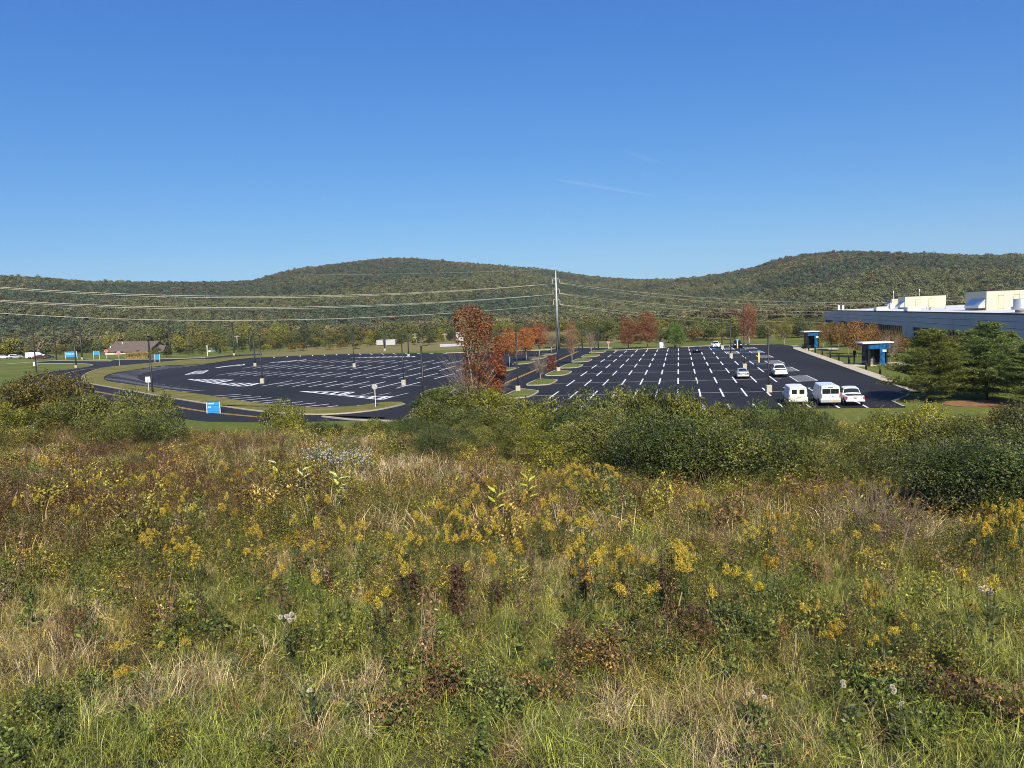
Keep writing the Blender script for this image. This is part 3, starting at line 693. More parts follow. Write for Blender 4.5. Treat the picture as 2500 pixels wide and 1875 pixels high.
tag(kerbs.build('kerb', M_kerb), kind='structure')
# ================================================================== materials for built things
M_black = mat('black_metal', (.012, .012, .013), .45, .0, .15, 4)
M_dark = mat('dark_plastic', (.02, .02, .022), .6)
M_tyre = mat('tyre', (.018, .018, .018), .85)
M_rim = mat('alloy', (.5, .5, .52), .35, .8)
M_glass = mat('dark_glass', (.012, .015, .018), .08, .0, .05, 2, 0, .6)
M_wpaint = mat('white_car_paint', (.74, .74, .74), .3, 0, .02, 2, 0, .5, .4)
M_wpaint2 = mat('cream_white_paint', (.76, .75, .70), .4, 0, .04, 2, 0, .5, .2)
M_silver = mat('silver_paint', (.46, .47, .49), .35, .4, .03, 2, 0, .5, .4)
M_bpaint = mat('black_car_paint', (.012, .012, .014), .25, 0, .05, 2, 0, .5, .5)
M_rpaint = mat('dark_red_paint', (.09, .012, .018), .3, 0, .05, 2, 0, .5, .5)
M_red = mat('red_lens', (.32, .02, .02), .3)
M_lens = mat('clear_lens', (.7, .7, .72), .15)
M_plate = mat('gold_plate', (.62, .38, .06), .5)
M_plateW = mat('white_plate', (.7, .7, .7), .5)
M_grey = mat('grey_metal', (.42, .43, .43), .5, .3)
M_post = mat('pale_post', (.55, .55, .52), .6)
M_signblue = mat('sign_blue', (.035, .26, .56), .45, 0, .06)
M_signwhite = mat('sign_white', (.78, .78, .78), .5, 0, .04)
M_signred = mat('sign_red', (.55, .04, .035), .5)
M_wood = mat('weathered_wood', (.20, .15, .10), .9, 0, .3, 3)
M_brownpole = mat('stained_wood', (.022, .018, .014), .9, 0, .3, 3)

# ================================================================== lamp posts
def lamp(u, vb, vt, label, base=True, rad=.075, arm=1, pos=None, mat_=None, headlen=.55, head=True):
    p = G(u, vb) if pos is None else pos; rad = max(rad*1.3, (1.75 if u < 720 else 1.5 if u < 1700 else 1.25)*p[1]/FPX)
    H = float(atY(u, vt, p[1])[2]); t = empty('lamp_post', p)
    tag(t, label, 'lamp post', 'black lamp posts around the parking lots')
    z0 = 0
    if base:
        z0 = .95; m = MB(); m.lathe([(.34, -.1), (.34, .86), (.30, z0)], 16) if rad < .15 else m.lathe([(.45, -.1), (.34, .86), (.30, z0)], 16)
        m.box(-.34, .34, -.34, .34, -.08, z0-.02, .04); m.build('concrete_base', M_conc, t)
    m = MB(); m.tube([(0, 0, z0-.05), (0, 0, z0+.5), (0, 0, H)], [rad*1.15, rad, rad*.8], 8); m.box(-.17, .17, -.17, .17, z0, z0+.05); m.build('pole', mat_ or M_black, t)
    if head:
        m = MB(); a = arm
        m.box(min(0, a*.25), max(0, a*.25), -.04, .04, H-.05, H+.02)
        m.box(min(a*.2, a*(.2+headlen)), max(a*.2, a*(.2+headlen)), -.17, .17, H-.04, H+.07, .03); m.build('lamp_head', M_black, t)
    return t
lamp(90, 916, 813.6, 'leftmost black post, rising behind the dark brown bush on the left lawn', False, .09, 1, None, M_brownpole, head=False)
t = lamp(138, 878, 800, 'dark wooden pole with an angled lamp arm beside the left approach road', False, .13, 1, None, M_brownpole, head=False)
m = MB(); H_ = 11.0; H_ = float(atY(134, 800, t.location[1])[2]); m.tube([(0, 0, H_-.4), (1.2, 0, H_+.3), (2.4, -.1, H_+.7)], .07, 6); m.box(2.3, 3.1, -.2, .1, H_+.6, H_+.8, .03); m.build('lamp_arm', M_black, t)
lamp(186.5, 899, 797.6, 'lamp post on a tall tapering concrete base at the tip of the left lawn', True, .10)
lamp(201, 878, 793, 'lamp post with square concrete base behind the large blue sign', True, .09)
lamp(373, 959, 831, 'thick black lamp post right beside the speed limit sign', False, .13)
lamp(416, 862, 794.6, 'lamp post just right of the brown-roofed building', False, .10)
lamp(571.9, 868, 793.6, 'lamp post with concrete base on the lawn behind the left lot', True, .10)
lamp(611.7, 857.5, 801.7, 'black post without a base at the meadow edge, right of the green cabinet', False, .09)
lamp(623.4, 895, 805, 'lamp post with concrete base among the farther stall rows of the left lot', True, .075)
lamp(641, 936, 818, 'lamp post with concrete base beside the front hatched corner of the left lot', True, .08)
lamp(748.5, 850.5, 812.6, 'thin distant black post before the dark evergreen in the tree belt', False, .08)
lamp(865.4, 896.7, 801.7, 'lamp post with concrete base in the middle of the left lot', True, .085)
lamp(939.7, 857.5, 789.5, 'lamp post with pale base on the far lawn near the white trailers', True, .10)
lamp(998, 872, 795.5, 'lamp post with concrete base at the far end of the left lot', True, .09)
lamp(986, 941, 818, 'lamp post with square concrete base near the right front of the left lot', True, .085)
lamp(1034.4, 969, 843.8, 'stout black lamp post with a flat head pointing right, behind the big shrub', False, .115, 1, headlen=.75)
lamp(1265, 957.7, 812.6, 'lamp post on the nearest grass island beside the centre road', True, .08)
lamp(1363.5, 909, 800, 'lamp post with concrete base on the third grass island', True, .085)
lamp(1283.5, 862, 789.5, 'black post rising behind the orange trees by the centre road', False, .09)
lamp(1421.8, 850, 791, 'black post behind the sparse brown tree by the centre road', False, .09)
lamp(1461, 850, 786.8, 'black post behind the far stop sign at the end of the centre road', False, .10)
lamp(1876.5, 957.7, 800.4, 'nearest lamp post of the right lot, on the concrete block beside the white vans', True, .075)
lamp(1817.4, 901, 784, 'lamp post of the right lot just behind the silver sedan', True, .075)
lamp(1784.3, 873.6, 780, 'lamp post of the right lot left of the near yellow charger', True, .08)
lamp(1763, 852, 776, 'farthest lamp post of the right lot, beside the white crossover', True, .085)

# ================================================================== signs
def board(name, u, vb, vt, wpx, panel_h, label, yaw=0.0, posts=True, texts=(), post_m=None, depth=.08, thick=.1):
    p = G(u, vb); k = p[1]/FPX; H = (vb-vt)*k; W = wpx*k; t = empty(name, p, yaw); tag(t, label, 'sign')
    if posts:
        for sx in (-1, 1):
            m = MB(); m.box(sx*W/2-thick/2, sx*W/2+thick/2, -thick/2, thick/2, -.15, H); m.build('post', post_m or M_post, t)
    m = MB(); m.box(-W/2+thick/2, W/2-thick/2, -depth/2, depth/2, H*(1-panel_h), H-.04); pn = m.build('panel', M_signblue, t)
    for (txt, fx, fz, size) in texts:
        text_mesh(txt, size*H, pn, M_signwhite, (fx*W, -depth/2-.006, H*fz), (math.pi/2, 0, 0))
    return t, W, H
t, W, H = board('direction_sign', 522, 1008.5, 981, 33, .98, 'blue direction sign with pale side posts on the near lawn by the road bend', -.05, True, [])
for x0_, x1_, fz in ((-.40, -.34, .86), (-.29, .08, .86), (-.40, -.34, .56), (-.29, -.18, .56)):
    m = MB(); m.box(x0_*W, x1_*W, -.047, -.041, H*fz-.06, H*fz+.06); m.build('white_legend', M_signwhite, t)
for fz in (.68, .36, .14):
    m = MB(); m.box(-W/2+.06, W/2-.06, -.046, -.041, H*fz-.012, H*fz+.012); m.build('panel_joint', M_dark, t)
t, W, H = board('direction_sign', 174.5, 876.5, 858, 27, .74, 'wide blue sign with white lettering beside the left approach road', .1, True, [('CORNING', 0, .66, .28)], None, .15, .18)
board('direction_sign', 236.5, 877.5, 857, 13.2, .46, 'narrow blue sign on two tall pale legs in front of the brown-roofed building', .1, True, [], None, .12, .14)
board('direction_sign', 384.5, 885, 865, 11, .66, 'small plain blue sign on the grass band right behind the thick lamp post', .6, True, [], None, .12, .14)
def stop_sign(u, vb, vt, label, back=False, r=None, yaw=0.0):
    p = G(u, vb); k = p[1]/FPX; H = (vb-vt)*k; r = r or .42; t = empty('stop_sign', p, yaw); tag(t, label, 'sign')
    m = MB(); m.box(-.045, .045, -.035, .035, -.15, H-.1); m.build('post', M_post, t)
    def octo(rr, y0, y1):
        m = MB(); c = [(rr*math.cos(math.pi/8+i*math.pi/4), rr*math.sin(math.pi/8+i*math.pi/4)) for i in range(8)]
        vs = [(x, y0, H-r+z) for x, z in c]+[(x, y1, H-r+z) for x, z in c]
        m.add(vs, [tuple(range(8)), tuple(range(8, 16))[::-1]]+[(i, 8+i, 8+(i+1) % 8, (i+1) % 8) for i in range(8)]); return m
    if back:
        octo(r, -.055, -.04).build('plate', M_grey, t)
    else:
        octo(r, -.055, -.04).build('plate', M_signwhite, t); f = octo(r*.93, -.062, -.056).build('face', M_signred, t)
        text_mesh('STOP', r*.72, f, M_signwhite, (0, -.068, H-r), (math.pi/2, 0, 0))
    return t
stop_sign(292, 892.3, 857.2, 'red stop sign on a tall post at the tip of the grass band, left', False, .62)
stop_sign(260.5, 876, 853.5, 'red stop sign in front of the brown-roofed building, farther of the left pair', False, .66)
stop_sign(1485.5, 850, 832.3, 'red stop sign at the far end of the centre road', False, .42)
stop_sign(917.6, 996, 936, 'stop sign seen from its grey back on the near grass tip', True, .38)
p = G(363.5, 955); k = p[1]/FPX; t = empty('speed_limit_sign', p); tag(t, 'white speed limit 25 sign left of the thick black lamp post', 'sign'); H = 35.5*k; W = 12*k
m = MB(); m.box(-.05, .05, -.03, .03, -.1, H-.1); m.build('post', M_post, t)
m = MB(); m.box(-W/2, W/2, -.055, -.035, H-13.6*k, H); pn = m.build('plate', M_signwhite, t)
M_ink = mat('black_ink', (.02, .02, .02), .6)
text_mesh('25', 7.4*k, pn, M_ink, (0, -.06, H-9.4*k), (math.pi/2, 0, 0)); text_mesh('SPEED', 2.7*k, pn, M_ink, (0, -.06, H-2.4*k), (math.pi/2, 0, 0)); text_mesh('LIMIT', 2.7*k, pn, M_ink, (0, -.06, H-4.9*k), (math.pi/2, 0, 0))

# ================================================================== vehicles
def vehicle(name, S, loc, rz, paint, label, cat, rear='car', group=None, windows=(), winc=None, wheel_r=.34, axles=(-1.35, 1.4), extra=None, plate=None, lower=None):
    t = empty(name, loc, rz); tag(t, label, cat, group)
    S = np.array(S, float)
    def prof(s):
        y, zu, zb_, zt, w, wt = s
        return np.array([(0, zu), (w*.86, zu), (w*.97, zu+.08), (w, zu+(zb_-zu)*.55), (w*.975, zb_), (wt+.03, zt-.07), (wt*.9, zt), (0, zt+.025)])
    PR = np.array([prof(s) for s in S]); nS, nJ = PR.shape[:2]
    def surf(si, j, sx):
        i = min(int(si), nS-2); f_ = si-i; jj = min(int(j), nJ-2); g = j-jj
        a = PR[i]*(1-f_)+PR[i+1]*f_; y = S[i, 0]*(1-f_)+S[i+1, 0]*f_; p = a[jj]*(1-g)+a[jj+1]*g
        return np.array([sx*p[0], y, p[1]])
    m = MB(); vs = []; fs = []
    sub = 3; rows_ = [i+k/sub for i in range(nS-1) for k in range(sub)]+[nS-1-1e-6]
    ring = list(range(nJ))
    for si in rows_:
        vs += [surf(si, j, 1) for j in ring]+[surf(si, j, -1) for j in ring[1:-1][::-1]]
    n = nJ*2-2
    for i in range(len(rows_)-1):
        for k in range(n): fs.append((i*n+k, (i+1)*n+k, (i+1)*n+(k+1) % n, i*n+(k+1) % n))
    fs.append(tuple(range(n))); fs.append(tuple(range((len(rows_)-1)*n, len(rows_)*n))[::-1])
    m.add(vs, fs, False); body = m.build('body', paint, t)
    bv = body.modifiers.new('bevel', 'BEVEL'); bv.width = .03; bv.segments = 2; bv.limit_method = 'ANGLE'; bv.angle_limit = math.radians(38)
    def patch(s0, s1, j0, j1, sides, nm='window', mm=None, off=.012, ns=4, nj=3):
        for sx in sides:
            m = MB(); vs = []; 
            for a in range(ns+1):
                for b in range(nj+1):
                    si = s0+(s1-s0)*a/ns; j = j0+(j1-j0)*b/nj; p = surf(si, j, sx); e1 = surf(min(si+.01, nS-1.001), j, sx)-surf(max(si-.01, 0), j, sx); e2 = surf(si, min(j+.02, nJ-1.001), sx)-surf(si, j-.02, sx)
                    nn = np.cross(e2, e1)*sx; nn /= np.linalg.norm(nn)+1e-9
                    if nn[2] < -.2 : nn = -nn
                    vs.append(p+nn*off)
            m.add(vs, [(a*(nj+1)+b, (a+1)*(nj+1)+b, (a+1)*(nj+1)+b+1, a*(nj+1)+b+1) for a in range(ns) for b in range(nj)], False)
            m.build(nm, mm or M_glass, t)
    def cross_patch(s0, s1, j0, nm='window', mm=None, off=.014):
        m = MB(); vs = []; ns = 4; js = [j0, 6.3, 6.7, 6.999]
        cols = [(j, 1) for j in js]+[(j, -1) for j in js[::-1]]
        for a in range(ns+1):
            si = s0+(s1-s0)*a/ns
            for j, sx in cols:
                p = surf(si, j, sx); e1 = surf(si+.01, j, sx)-surf(si-.01, j, sx); nn = np.array([0, -e1[2], e1[1]]); nn /= np.linalg.norm(nn); vs.append(p+nn*off)
        k = len(cols); m.add(vs, [(a*k+b, (a+1)*k+b, (a+1)*k+b+1, a*k+b+1) for a in range(ns) for b in range(k-1)], False); m.build(nm, mm or M_glass, t)
    for wd in windows:
        if wd[0] == 'side': patch(wd[1], wd[2], 4.12, 4.9, (1, -1))
        elif wd[0] == 'cross': cross_patch(wd[1], wd[2], 5.6)
        elif wd[0] == 'bed': cross_patch(wd[1], wd[2], 6.05, 'truck_bed', M_dark, .02)
        elif wd[0] == 'rear':
            _, x0, x1, zz0, zz1 = wd; y = S[0, 0]-.012; m = MB(); m.box(x0, x1, y-.01, y+.02, zz0, zz1, .03 if abs(x1-x0) > .2 else 0); m.build('window', M_glass, t)
    for ya in axles:
        for sx in (-1, 1):
            w_ = float(np.interp(ya, S[:, 0], S[:, 4])); m = MB(); r = wheel_r
            m.lathe([(r*.62, -.11), (r*.95, -.115), (r, -.07), (r, .07), (r*.95, .115), (r*.62, .11)], 22, 'x', (0, 0, 0)); wh = m.build('wheel', M_tyre, t); wh.location = (sx*(w_-.075), ya, r)
            m = MB(); m.lathe([(r*.64, -.118), (r*.58, -.10), (r*.2, -.09), (r*.16, -.1)], 18, 'x') if sx < 0 else m.lathe([(r*.16, .1), (r*.2, .09), (r*.58, .10), (r*.64, .118)], 18, 'x')
            rm = m.build('rim', M_rim, wh)
            m = MB(); vs = []; q = 18
            for i in range(q+1):
                a = math.pi*i/q*1.16-.25
                for rr in (r*.98, r*1.16): vs.append((sx*(w_*.995+.012), ya+rr*math.cos(a), r+rr*math.sin(a)))
            m.add(vs, [(2*i, 2*i+1, 2*i+3, 2*i+2) for i in range(q)]); m.build('wheel_arch', M_dark, t)
    y0, zu, zb_, zt, w_, wt = S[0]; yf = S[-1, 0]
    return t, S, surf, patch
def lights(t, S, zl, zh, xw, rear_w=.16, bumper=None, front=True, ztf=.62):
    y0 = S[0, 0]; w0 = S[0, 4]
    for sx in (-1, 1):
        m = MB(); a, b = sx*w0*.99, sx*(w0*.99-rear_w); m.box(min(a, b), max(a, b), y0-.025, y0+.12, zl, zh, .012); m.build('taillight', M_red, t)
        if front:
            yf = S[-1, 0]; wf = S[-1, 4]; a, b = sx*wf*1.0, sx*(wf-.34); m = MB(); m.box(min(a, b), max(a, b), yf-.1, yf+.02, ztf, ztf+.14, .02); m.build('headlight', M_lens, t)
    if bumper:
        z0, z1_, mm = bumper; m = MB(); m.box(-w0*1.02, w0*1.02, y0-.13, y0+.05, z0, z1_, .03); m.build('bumper', mm, t)
def plate(t, y, z, mm, x=0.0):
    m = MB(); m.box(x-.16, x+.16, y-.015, y, z-.08, z+.08); m.build('license_plate', mm, t)
def mirrors(t, y, z, w, mm):
    for sx in (-1, 1):
        m = MB(); m.box(min(sx*w, sx*(w+.24)), max(sx*w, sx*(w+.24)), y-.06, y+.06, z-.13, z+.13, .03); m.build('door_mirror', mm, t)
def place(u, v, dy): # rear bumper foot at pixel -> vehicle centre, dy along the lot axis
    p = G(u, v); return np.array([p[0]+A_[0]*dy, p[1]+A_[1]*dy, 0.02])
SED = [(-2.42, .42, .80, .90, .80, .66), (-2.34, .28, .90, 1.02, .89, .73), (-1.72, .2, .95, 1.09, .92, .76), (-.95, .19, .95, 1.40, .925, .57), (.30, .19, .93, 1.44, .925, .59), (1.15, .19, .93, 1.03, .92, .76), (2.05, .21, .80, .87, .90, .74), (2.40, .33, .60, .68, .80, .62)]
SUV = [(-2.30, .45, .98, 1.06, .86, .74), (-2.22, .3, 1.02, 1.20, .93, .76), (-1.80, .25, 1.06, 1.63, .945, .64), (.25, .25, 1.03, 1.69, .945, .66), (1.05, .25, 1.03, 1.14, .94, .8), (2.0, .27, .97, 1.05, .92, .78), (2.30, .38, .74, .82, .84, .68)]
VAN = [(-2.98, .48, 1.22, 2.10, .99, .84), (-2.88, .40, 1.22, 2.18, 1.03, .87), (1.2, .34, 1.18, 2.18, 1.03, .88), (2.15, .34, 1.14, 1.36, 1.01, .85), (2.78, .38, .95, 1.15, .97, .8), (2.98, .42, .70, .86, .9, .72)]
OLDV = [(-2.72, .48, 1.18, 1.94, .97, .80), (-2.60, .42, 1.18, 2.02, 1.0, .83), (1.0, .38, 1.16, 2.02, 1.0, .84), (1.65, .38, 1.14, 1.34, .99, .83), (2.55, .4, 1.02, 1.16, .96, .82), (2.72, .45, .8, .92, .9, .74)]
PICK = [(-2.75, .55, 1.02, 1.10, .92, .87), (-2.70, .50, 1.04, 1.12, .94, .89), (-.92, .42, 1.08, 1.14, .96, .90), (-.72, .40, 1.08, 1.74, .96, .70), (.55, .4, 1.08, 1.82, .96, .72), (1.25, .4, 1.08, 1.20, .95, .83), (2.4, .44, 1.02, 1.10, .94, .80), (2.72, .55, .8, .88, .86, .70)]
# near row, rears towards the camera
t, S, sf, pt = vehicle('cargo_van', OLDV, (*st(89.9, 12.4)[:2], .02), -PHI, M_wpaint2, 'old cream-white cargo van with two square rear windows, leftmost of the near vehicles', 'van', windows=[('rear', -.64, -.13, 1.28, 1.76), ('rear', .13, .64, 1.28, 1.76), ('side', 2.05, 2.9), ('cross', 2.12, 2.9)], wheel_r=.36, axles=(-1.6, 1.75))
lights(t, S, .95, 1.25, .9, .09, (.42, .62, M_silver)); plate(t, -2.745, .92, M_plate, .12); mirrors(t, 1.15, 1.45, 1.0, M_dark)
m = MB(); m.box(-.008, .008, -2.735, -2.7, .62, 1.86); m.box(-.9, .9, -2.735, -2.72, 1.85, 1.87); m.build('door_seam', M_dark, t)
t, S, sf, pt = vehicle('cargo_van', VAN, (*st(89.4, 15.55)[:2], .02), -PHI, M_wpaint, 'tall white cargo van with wide dark rear window, between the old van and pickup', 'van', windows=[('rear', -.82, -.03, 1.34, 1.86), ('rear', .03, .82, 1.34, 1.86), ('side', 2.1, 2.95), ('cross', 2.1, 2.92)], wheel_r=.37, axles=(-1.75, 1.95))
lights(t, S, .85, 1.35, .95, .10, (.42, .72, M_grey)); plate(t, -3.12, .60, M_plate, .42); mirrors(t, 1.75, 1.45, 1.03, M_dark)
m = MB(); m.box(-.008, .008, -2.995, -2.97, .72, 2.05); m.box(-.25, .25, -3.0, -2.98, 1.97, 2.03); m.box(.1, .36, -3.0, -2.98, 1.0, 1.05); m.build('door_seam', M_dark, t)
t, S, sf, pt = vehicle('pickup_truck', PICK, (*st(88.9, 17.95)[:2], .02), -PHI, M_wpaint, 'white crew-cab pickup with a chrome bumper, rightmost of the near vehicles', 'pickup truck', windows=[('cross', 2.15, 2.9), ('side', 3.05, 4.7), ('cross', 4.1, 4.9), ('bed', .15, 1.9)], wheel_r=.40, axles=(-1.7, 1.85))
lights(t, S, .72, 1.05, .9, .14, (.48, .62, M_silver)); plate(t, -2.89, .56, M_plateW); mirrors(t, 1.0, 1.3, .96, M_dark)
m = MB(); m.box(-.22, .22, -2.765, -2.74, .95, 1.02); m.box(-.12, .12, -2.765, -2.74, .80, .86); m.build('tailgate_trim', M_dark, t)
t, S, sf, pt = vehicle('sedan_car', SED, (*place(1814.5, 925, 2.3)[:2], .02), -PHI, M_silver, 'silver sedan parked alone in front of a lamp post in the right lot', 'car', windows=[('cross', 2.1, 2.92), ('side', 2.4, 4.75), ('cross', 4.1, 4.92)], wheel_r=.33, axles=(-1.42, 1.45))
lights(t, S, .72, .90, .8, .30, (.36, .52, M_silver)); plate(t, -2.56, .62, M_plateW); mirrors(t, .75, 1.02, .9, M_dark)
t, S, sf, pt = vehicle('pickup_truck', PICK, (*place(1907, 921, 2.6)[:2], .02), -PHI, M_wpaint2, 'white pickup parked at the edge of the hatched bay behind the near lamp post', 'pickup truck', windows=[('cross', 2.15, 2.9), ('side', 3.05, 4.7), ('cross', 4.1, 4.9), ('bed', .15, 1.9)], wheel_r=.40, axles=(-1.7, 1.85))
lights(t, S, .75, 1.05, .9, .10, (.46, .62, M_wpaint2)); plate(t, -2.89, .56, M_plateW); mirrors(t, 1.0, 1.3, .96, M_dark)
m = MB(); m.box(-.07, .07, -2.765, -2.74, .86, .93); m.box(-.36, -.26, -2.885, -2.86, .5, .58); m.box(.26, .36, -2.885, -2.86, .5, .58); m.build('tailgate_trim', M_dark, t)
t, S, sf, pt = vehicle('sedan_car', SED, (*place(1702, 861.5, 2.3)[:2], .02), -PHI, M_bpaint, 'black sedan in the far part of the right lot', 'car', windows=[('cross', 2.1, 2.92), ('side', 2.4, 4.75), ('cross', 4.1, 4.92)], axles=(-1.42, 1.45))
lights(t, S, .72, .90, .8, .30); plate(t, -2.46, .66, M_plateW)
c = G(1748.5, 850.5); t, S, sf, pt = vehicle('crossover_car', SUV, (c[0]+A_[0]*2.2, c[1]+A_[1]*2.2, .02), math.pi-PHI, M_wpaint, 'white crossover facing the camera beside the farthest lamp post', 'car', windows=[('cross', 1.15, 1.9), ('side', 2.05, 3.7), ('cross', 3.1, 3.92)], wheel_r=.36, axles=(-1.35, 1.4))
lights(t, S, .9, 1.1, .9, .25, None, True, .66); m = MB(); m.box(-.5, .5, 2.27, 2.33, .42, .62, .02); m.build('grille', M_dark, t); plate(t, 2.36, .52, M_plateW); mirrors(t, .9, 1.1, .94, M_wpaint)
c = G(1802, 849); t, S, sf, pt = vehicle('crossover_car', SUV, (c[0]+A_[0]*2.2, c[1]+A_[1]*2.2, .02), math.pi-PHI, M_bpaint, 'black sport utility car behind the far charging post', 'car', windows=[('cross', 1.15, 1.9), ('side', 2.05, 3.7), ('cross', 3.1, 3.92)], wheel_r=.38, axles=(-1.35, 1.4))
t.scale = (1.08, 1.05, 1.12); lights(t, S, .9, 1.1, .9, .25, None, True, .66)
# left roadside row, seen from the side
def side_car(name, S, u, v, dirn, paint, label, cat, scale, **k):
    p = G(u, v); t, S_, sf, pt = vehicle(name, S, (p[0], p[1]+.5, .02), dirn, paint, label, cat, **k); t.scale = (scale,)*3; return t, S_
t, S = side_car('sedan_car', SUV, 7, 876.5, -math.pi/2+.55, M_wpaint, 'white car at the left edge of the photo on the far-left pull-off', 'car', 1.12, windows=[('side', 2.05, 3.7), ('cross', 3.1, 3.9), ('cross', 1.15, 1.9)], wheel_r=.36); lights(t, S, .9, 1.1, .9)
t, S = side_car('crossover_car', SUV, 36.5, 876.3, -math.pi/2+.55, M_silver, 'grey sport utility car parked between the white car and the white box van', 'car', 1.28, windows=[('side', 2.05, 3.7), ('cross', 3.1, 3.9), ('cross', 1.15, 1.9)], wheel_r=.38); lights(t, S, .9, 1.1, .9)
t, S = side_car('delivery_van', VAN, 86, 875.5, -math.pi/2+.45, M_wpaint, 'large white delivery van at the far left under the tree belt', 'van', 1.30, windows=[('side', 2.1, 2.95), ('cross', 2.1, 2.92)], wheel_r=.38, axles=(-1.75, 1.95)); lights(t, S, .9, 1.4, .9)
t, S = side_car('sedan_car', SED, 97, 876.8, -math.pi/2+.55, M_rpaint, 'dark red car in front of the white delivery van', 'car', 1.22, windows=[('side', 2.4, 4.75), ('cross', 4.1, 4.9), ('cross', 2.1, 2.9)]); lights(t, S, .72, .9, .8)
t, S = side_car('sedan_car', SED, 115, 875.3, -math.pi/2+.55, M_bpaint, 'dark car right of the white delivery van', 'car', 1.12, windows=[('side', 2.4, 4.75), ('cross', 4.1, 4.9), ('cross', 2.1, 2.9)]); lights(t, S, .72, .9, .8)

# ================================================================== car chargers
for u, v, lab in ((1800.5, 850.3, 'yellow charging post with blue top, farther of the two'), (1853, 885, 'yellow charging post with blue top beside the blue painted bay line, nearer of the two')):
    p = G(u, v); t = empty('charging_post', p, -PHI); tag(t, lab, 'charging post', 'car charging posts in the right lot')
    k = p[1]/FPX; H = 29*k if v > 870 else 22*k
    M_yp = bpy.data.materials.get('yellow_post') or mat('yellow_post', (.70, .58, .10), .5)
    M_bt = bpy.data.materials.get('blue_cap') or mat('blue_cap', (.08, .36, .60), .5)
    m = MB(); m.box(-.14, .14, -.12, .12, 0, H*.86, .02); m.build('column', M_yp, t)
    m = MB(); m.box(-.30, .30, -.16, .16, H*.86, H, .03); m.build('cap', M_bt, t)
    m = MB(); m.tube([(.14, 0, H*.5), (.34, -.05, H*.35), (.3, -.05, H*.15), (.15, 0, H*.3)], .022, 5); m.build('cable', M_dark, t)

# ================================================================== building
M_clad = mat('grey_cladding', (.40, .415, .455), .42, .0, .12, .12)
M_roofw = mat('white_membrane', (.58, .58, .57), .8, 0, .06, .3)
M_cream = mat('cream_panel', (.52, .49, .365), .6, 0, .04, 1.0)
M_galv = mat('galvanised', (.55, .57, .58), .4, .6, .08, 2)
M_wglass = mat('window_glass', (.015, .018, .022), .12, 0, .1, .4)
M_mull = mat('grey_mullion', (.10, .11, .125), .5, .2)
M_lowwall = mat('dark_brick', (.05, .045, .042), .8, 0, .2, 2)
T0B, S1B, S0B, TB = 60.4, 349.5, 70.0, 190.0
bld = empty('factory_building', st(S0B, T0B), -PHI); tag(bld, 'long low grey factory building with a white flat roof behind the trees on the right', 'building')
LB = S1B-S0B                                                            # local +y runs along the facade, +x into the building
m = MB(); m.box(.5, TB-T0B, .5, LB-.5, -.2, 7.30); m.build('wall', M_lowwall, bld)
m = MB(); m.box(.3, TB-T0B, .3, LB-.3, 7.302, 7.44); m.build('roof', M_roofw, bld)
m = MB()
for i in range(int(LB/11)+1):
    a, b = i*11.0, min(LB, (i+1)*11.0-.05)
    if b <= a: continue
    for z0, zz1 in ((3.45, 4.68), (4.74, 5.96), (6.02, 7.26)): m.box(0, .45, a, b, z0, zz1)
for z0, zz1 in ((3.45, 4.68), (4.74, 5.96), (6.02, 7.26)):
    for i in range(10): m.box(.46+i*11, .46+(i+1)*11-.03, LB-.44, LB, z0, zz1)
m.build('cladding', M_clad, bld)
m = MB(); m.box(-.06, .42, -.06, LB+.06, 7.262, 7.56); m.box(.43, TB-T0B, LB-.36, LB+.06, 7.262, 7.56); m.build('coping', M_black, bld)
cols_ = [(S1B-2.2, S1B), (319.3, 330.7), (222.1, 231.7), (150, 158), (80, 90)]
for a, b in cols_:
    m = MB(); m.box(-.004, .47, a-S0B, b-S0B, -.2, 3.44); m.build('column', M_clad, bld)
def windows_between(a, b):
    n = max(1, round((b-a)/8.5)); w_ = (b-a)/n
    for i in range(n):
        y0 = a-S0B+i*w_; m = MB(); m.box(.40, .49, y0+.12, y0+w_-.12, 1.1, 3.2); wn = m.build('window', M_wglass, bld)
        m = MB(); q = 4
        for j in range(q+1):
            yy = y0+.12+(w_-.24)*j/q; m.box(.28, .395, yy-.09, yy+.09, 1.1, 3.2)
        if (i*7) % 3 == 0: m.box(.30, .392, y0+.3+w_/4*(i % 3), y0+w_/4*(i % 3)+w_/4, 1.12, 3.18)
        m.build('mullion', M_mull, wn)
for a, b in ((330.8, S1B-2.3), (231.8, 319.2), (158.1, 222.0), (90.1, 149.9)): windows_between(a, b)
def on_roof(u, v):
    p = G(u, v, 7.44); d = p[:2]-st(S0B, T0B)[:2]; return float(d@B_), float(d@A_)
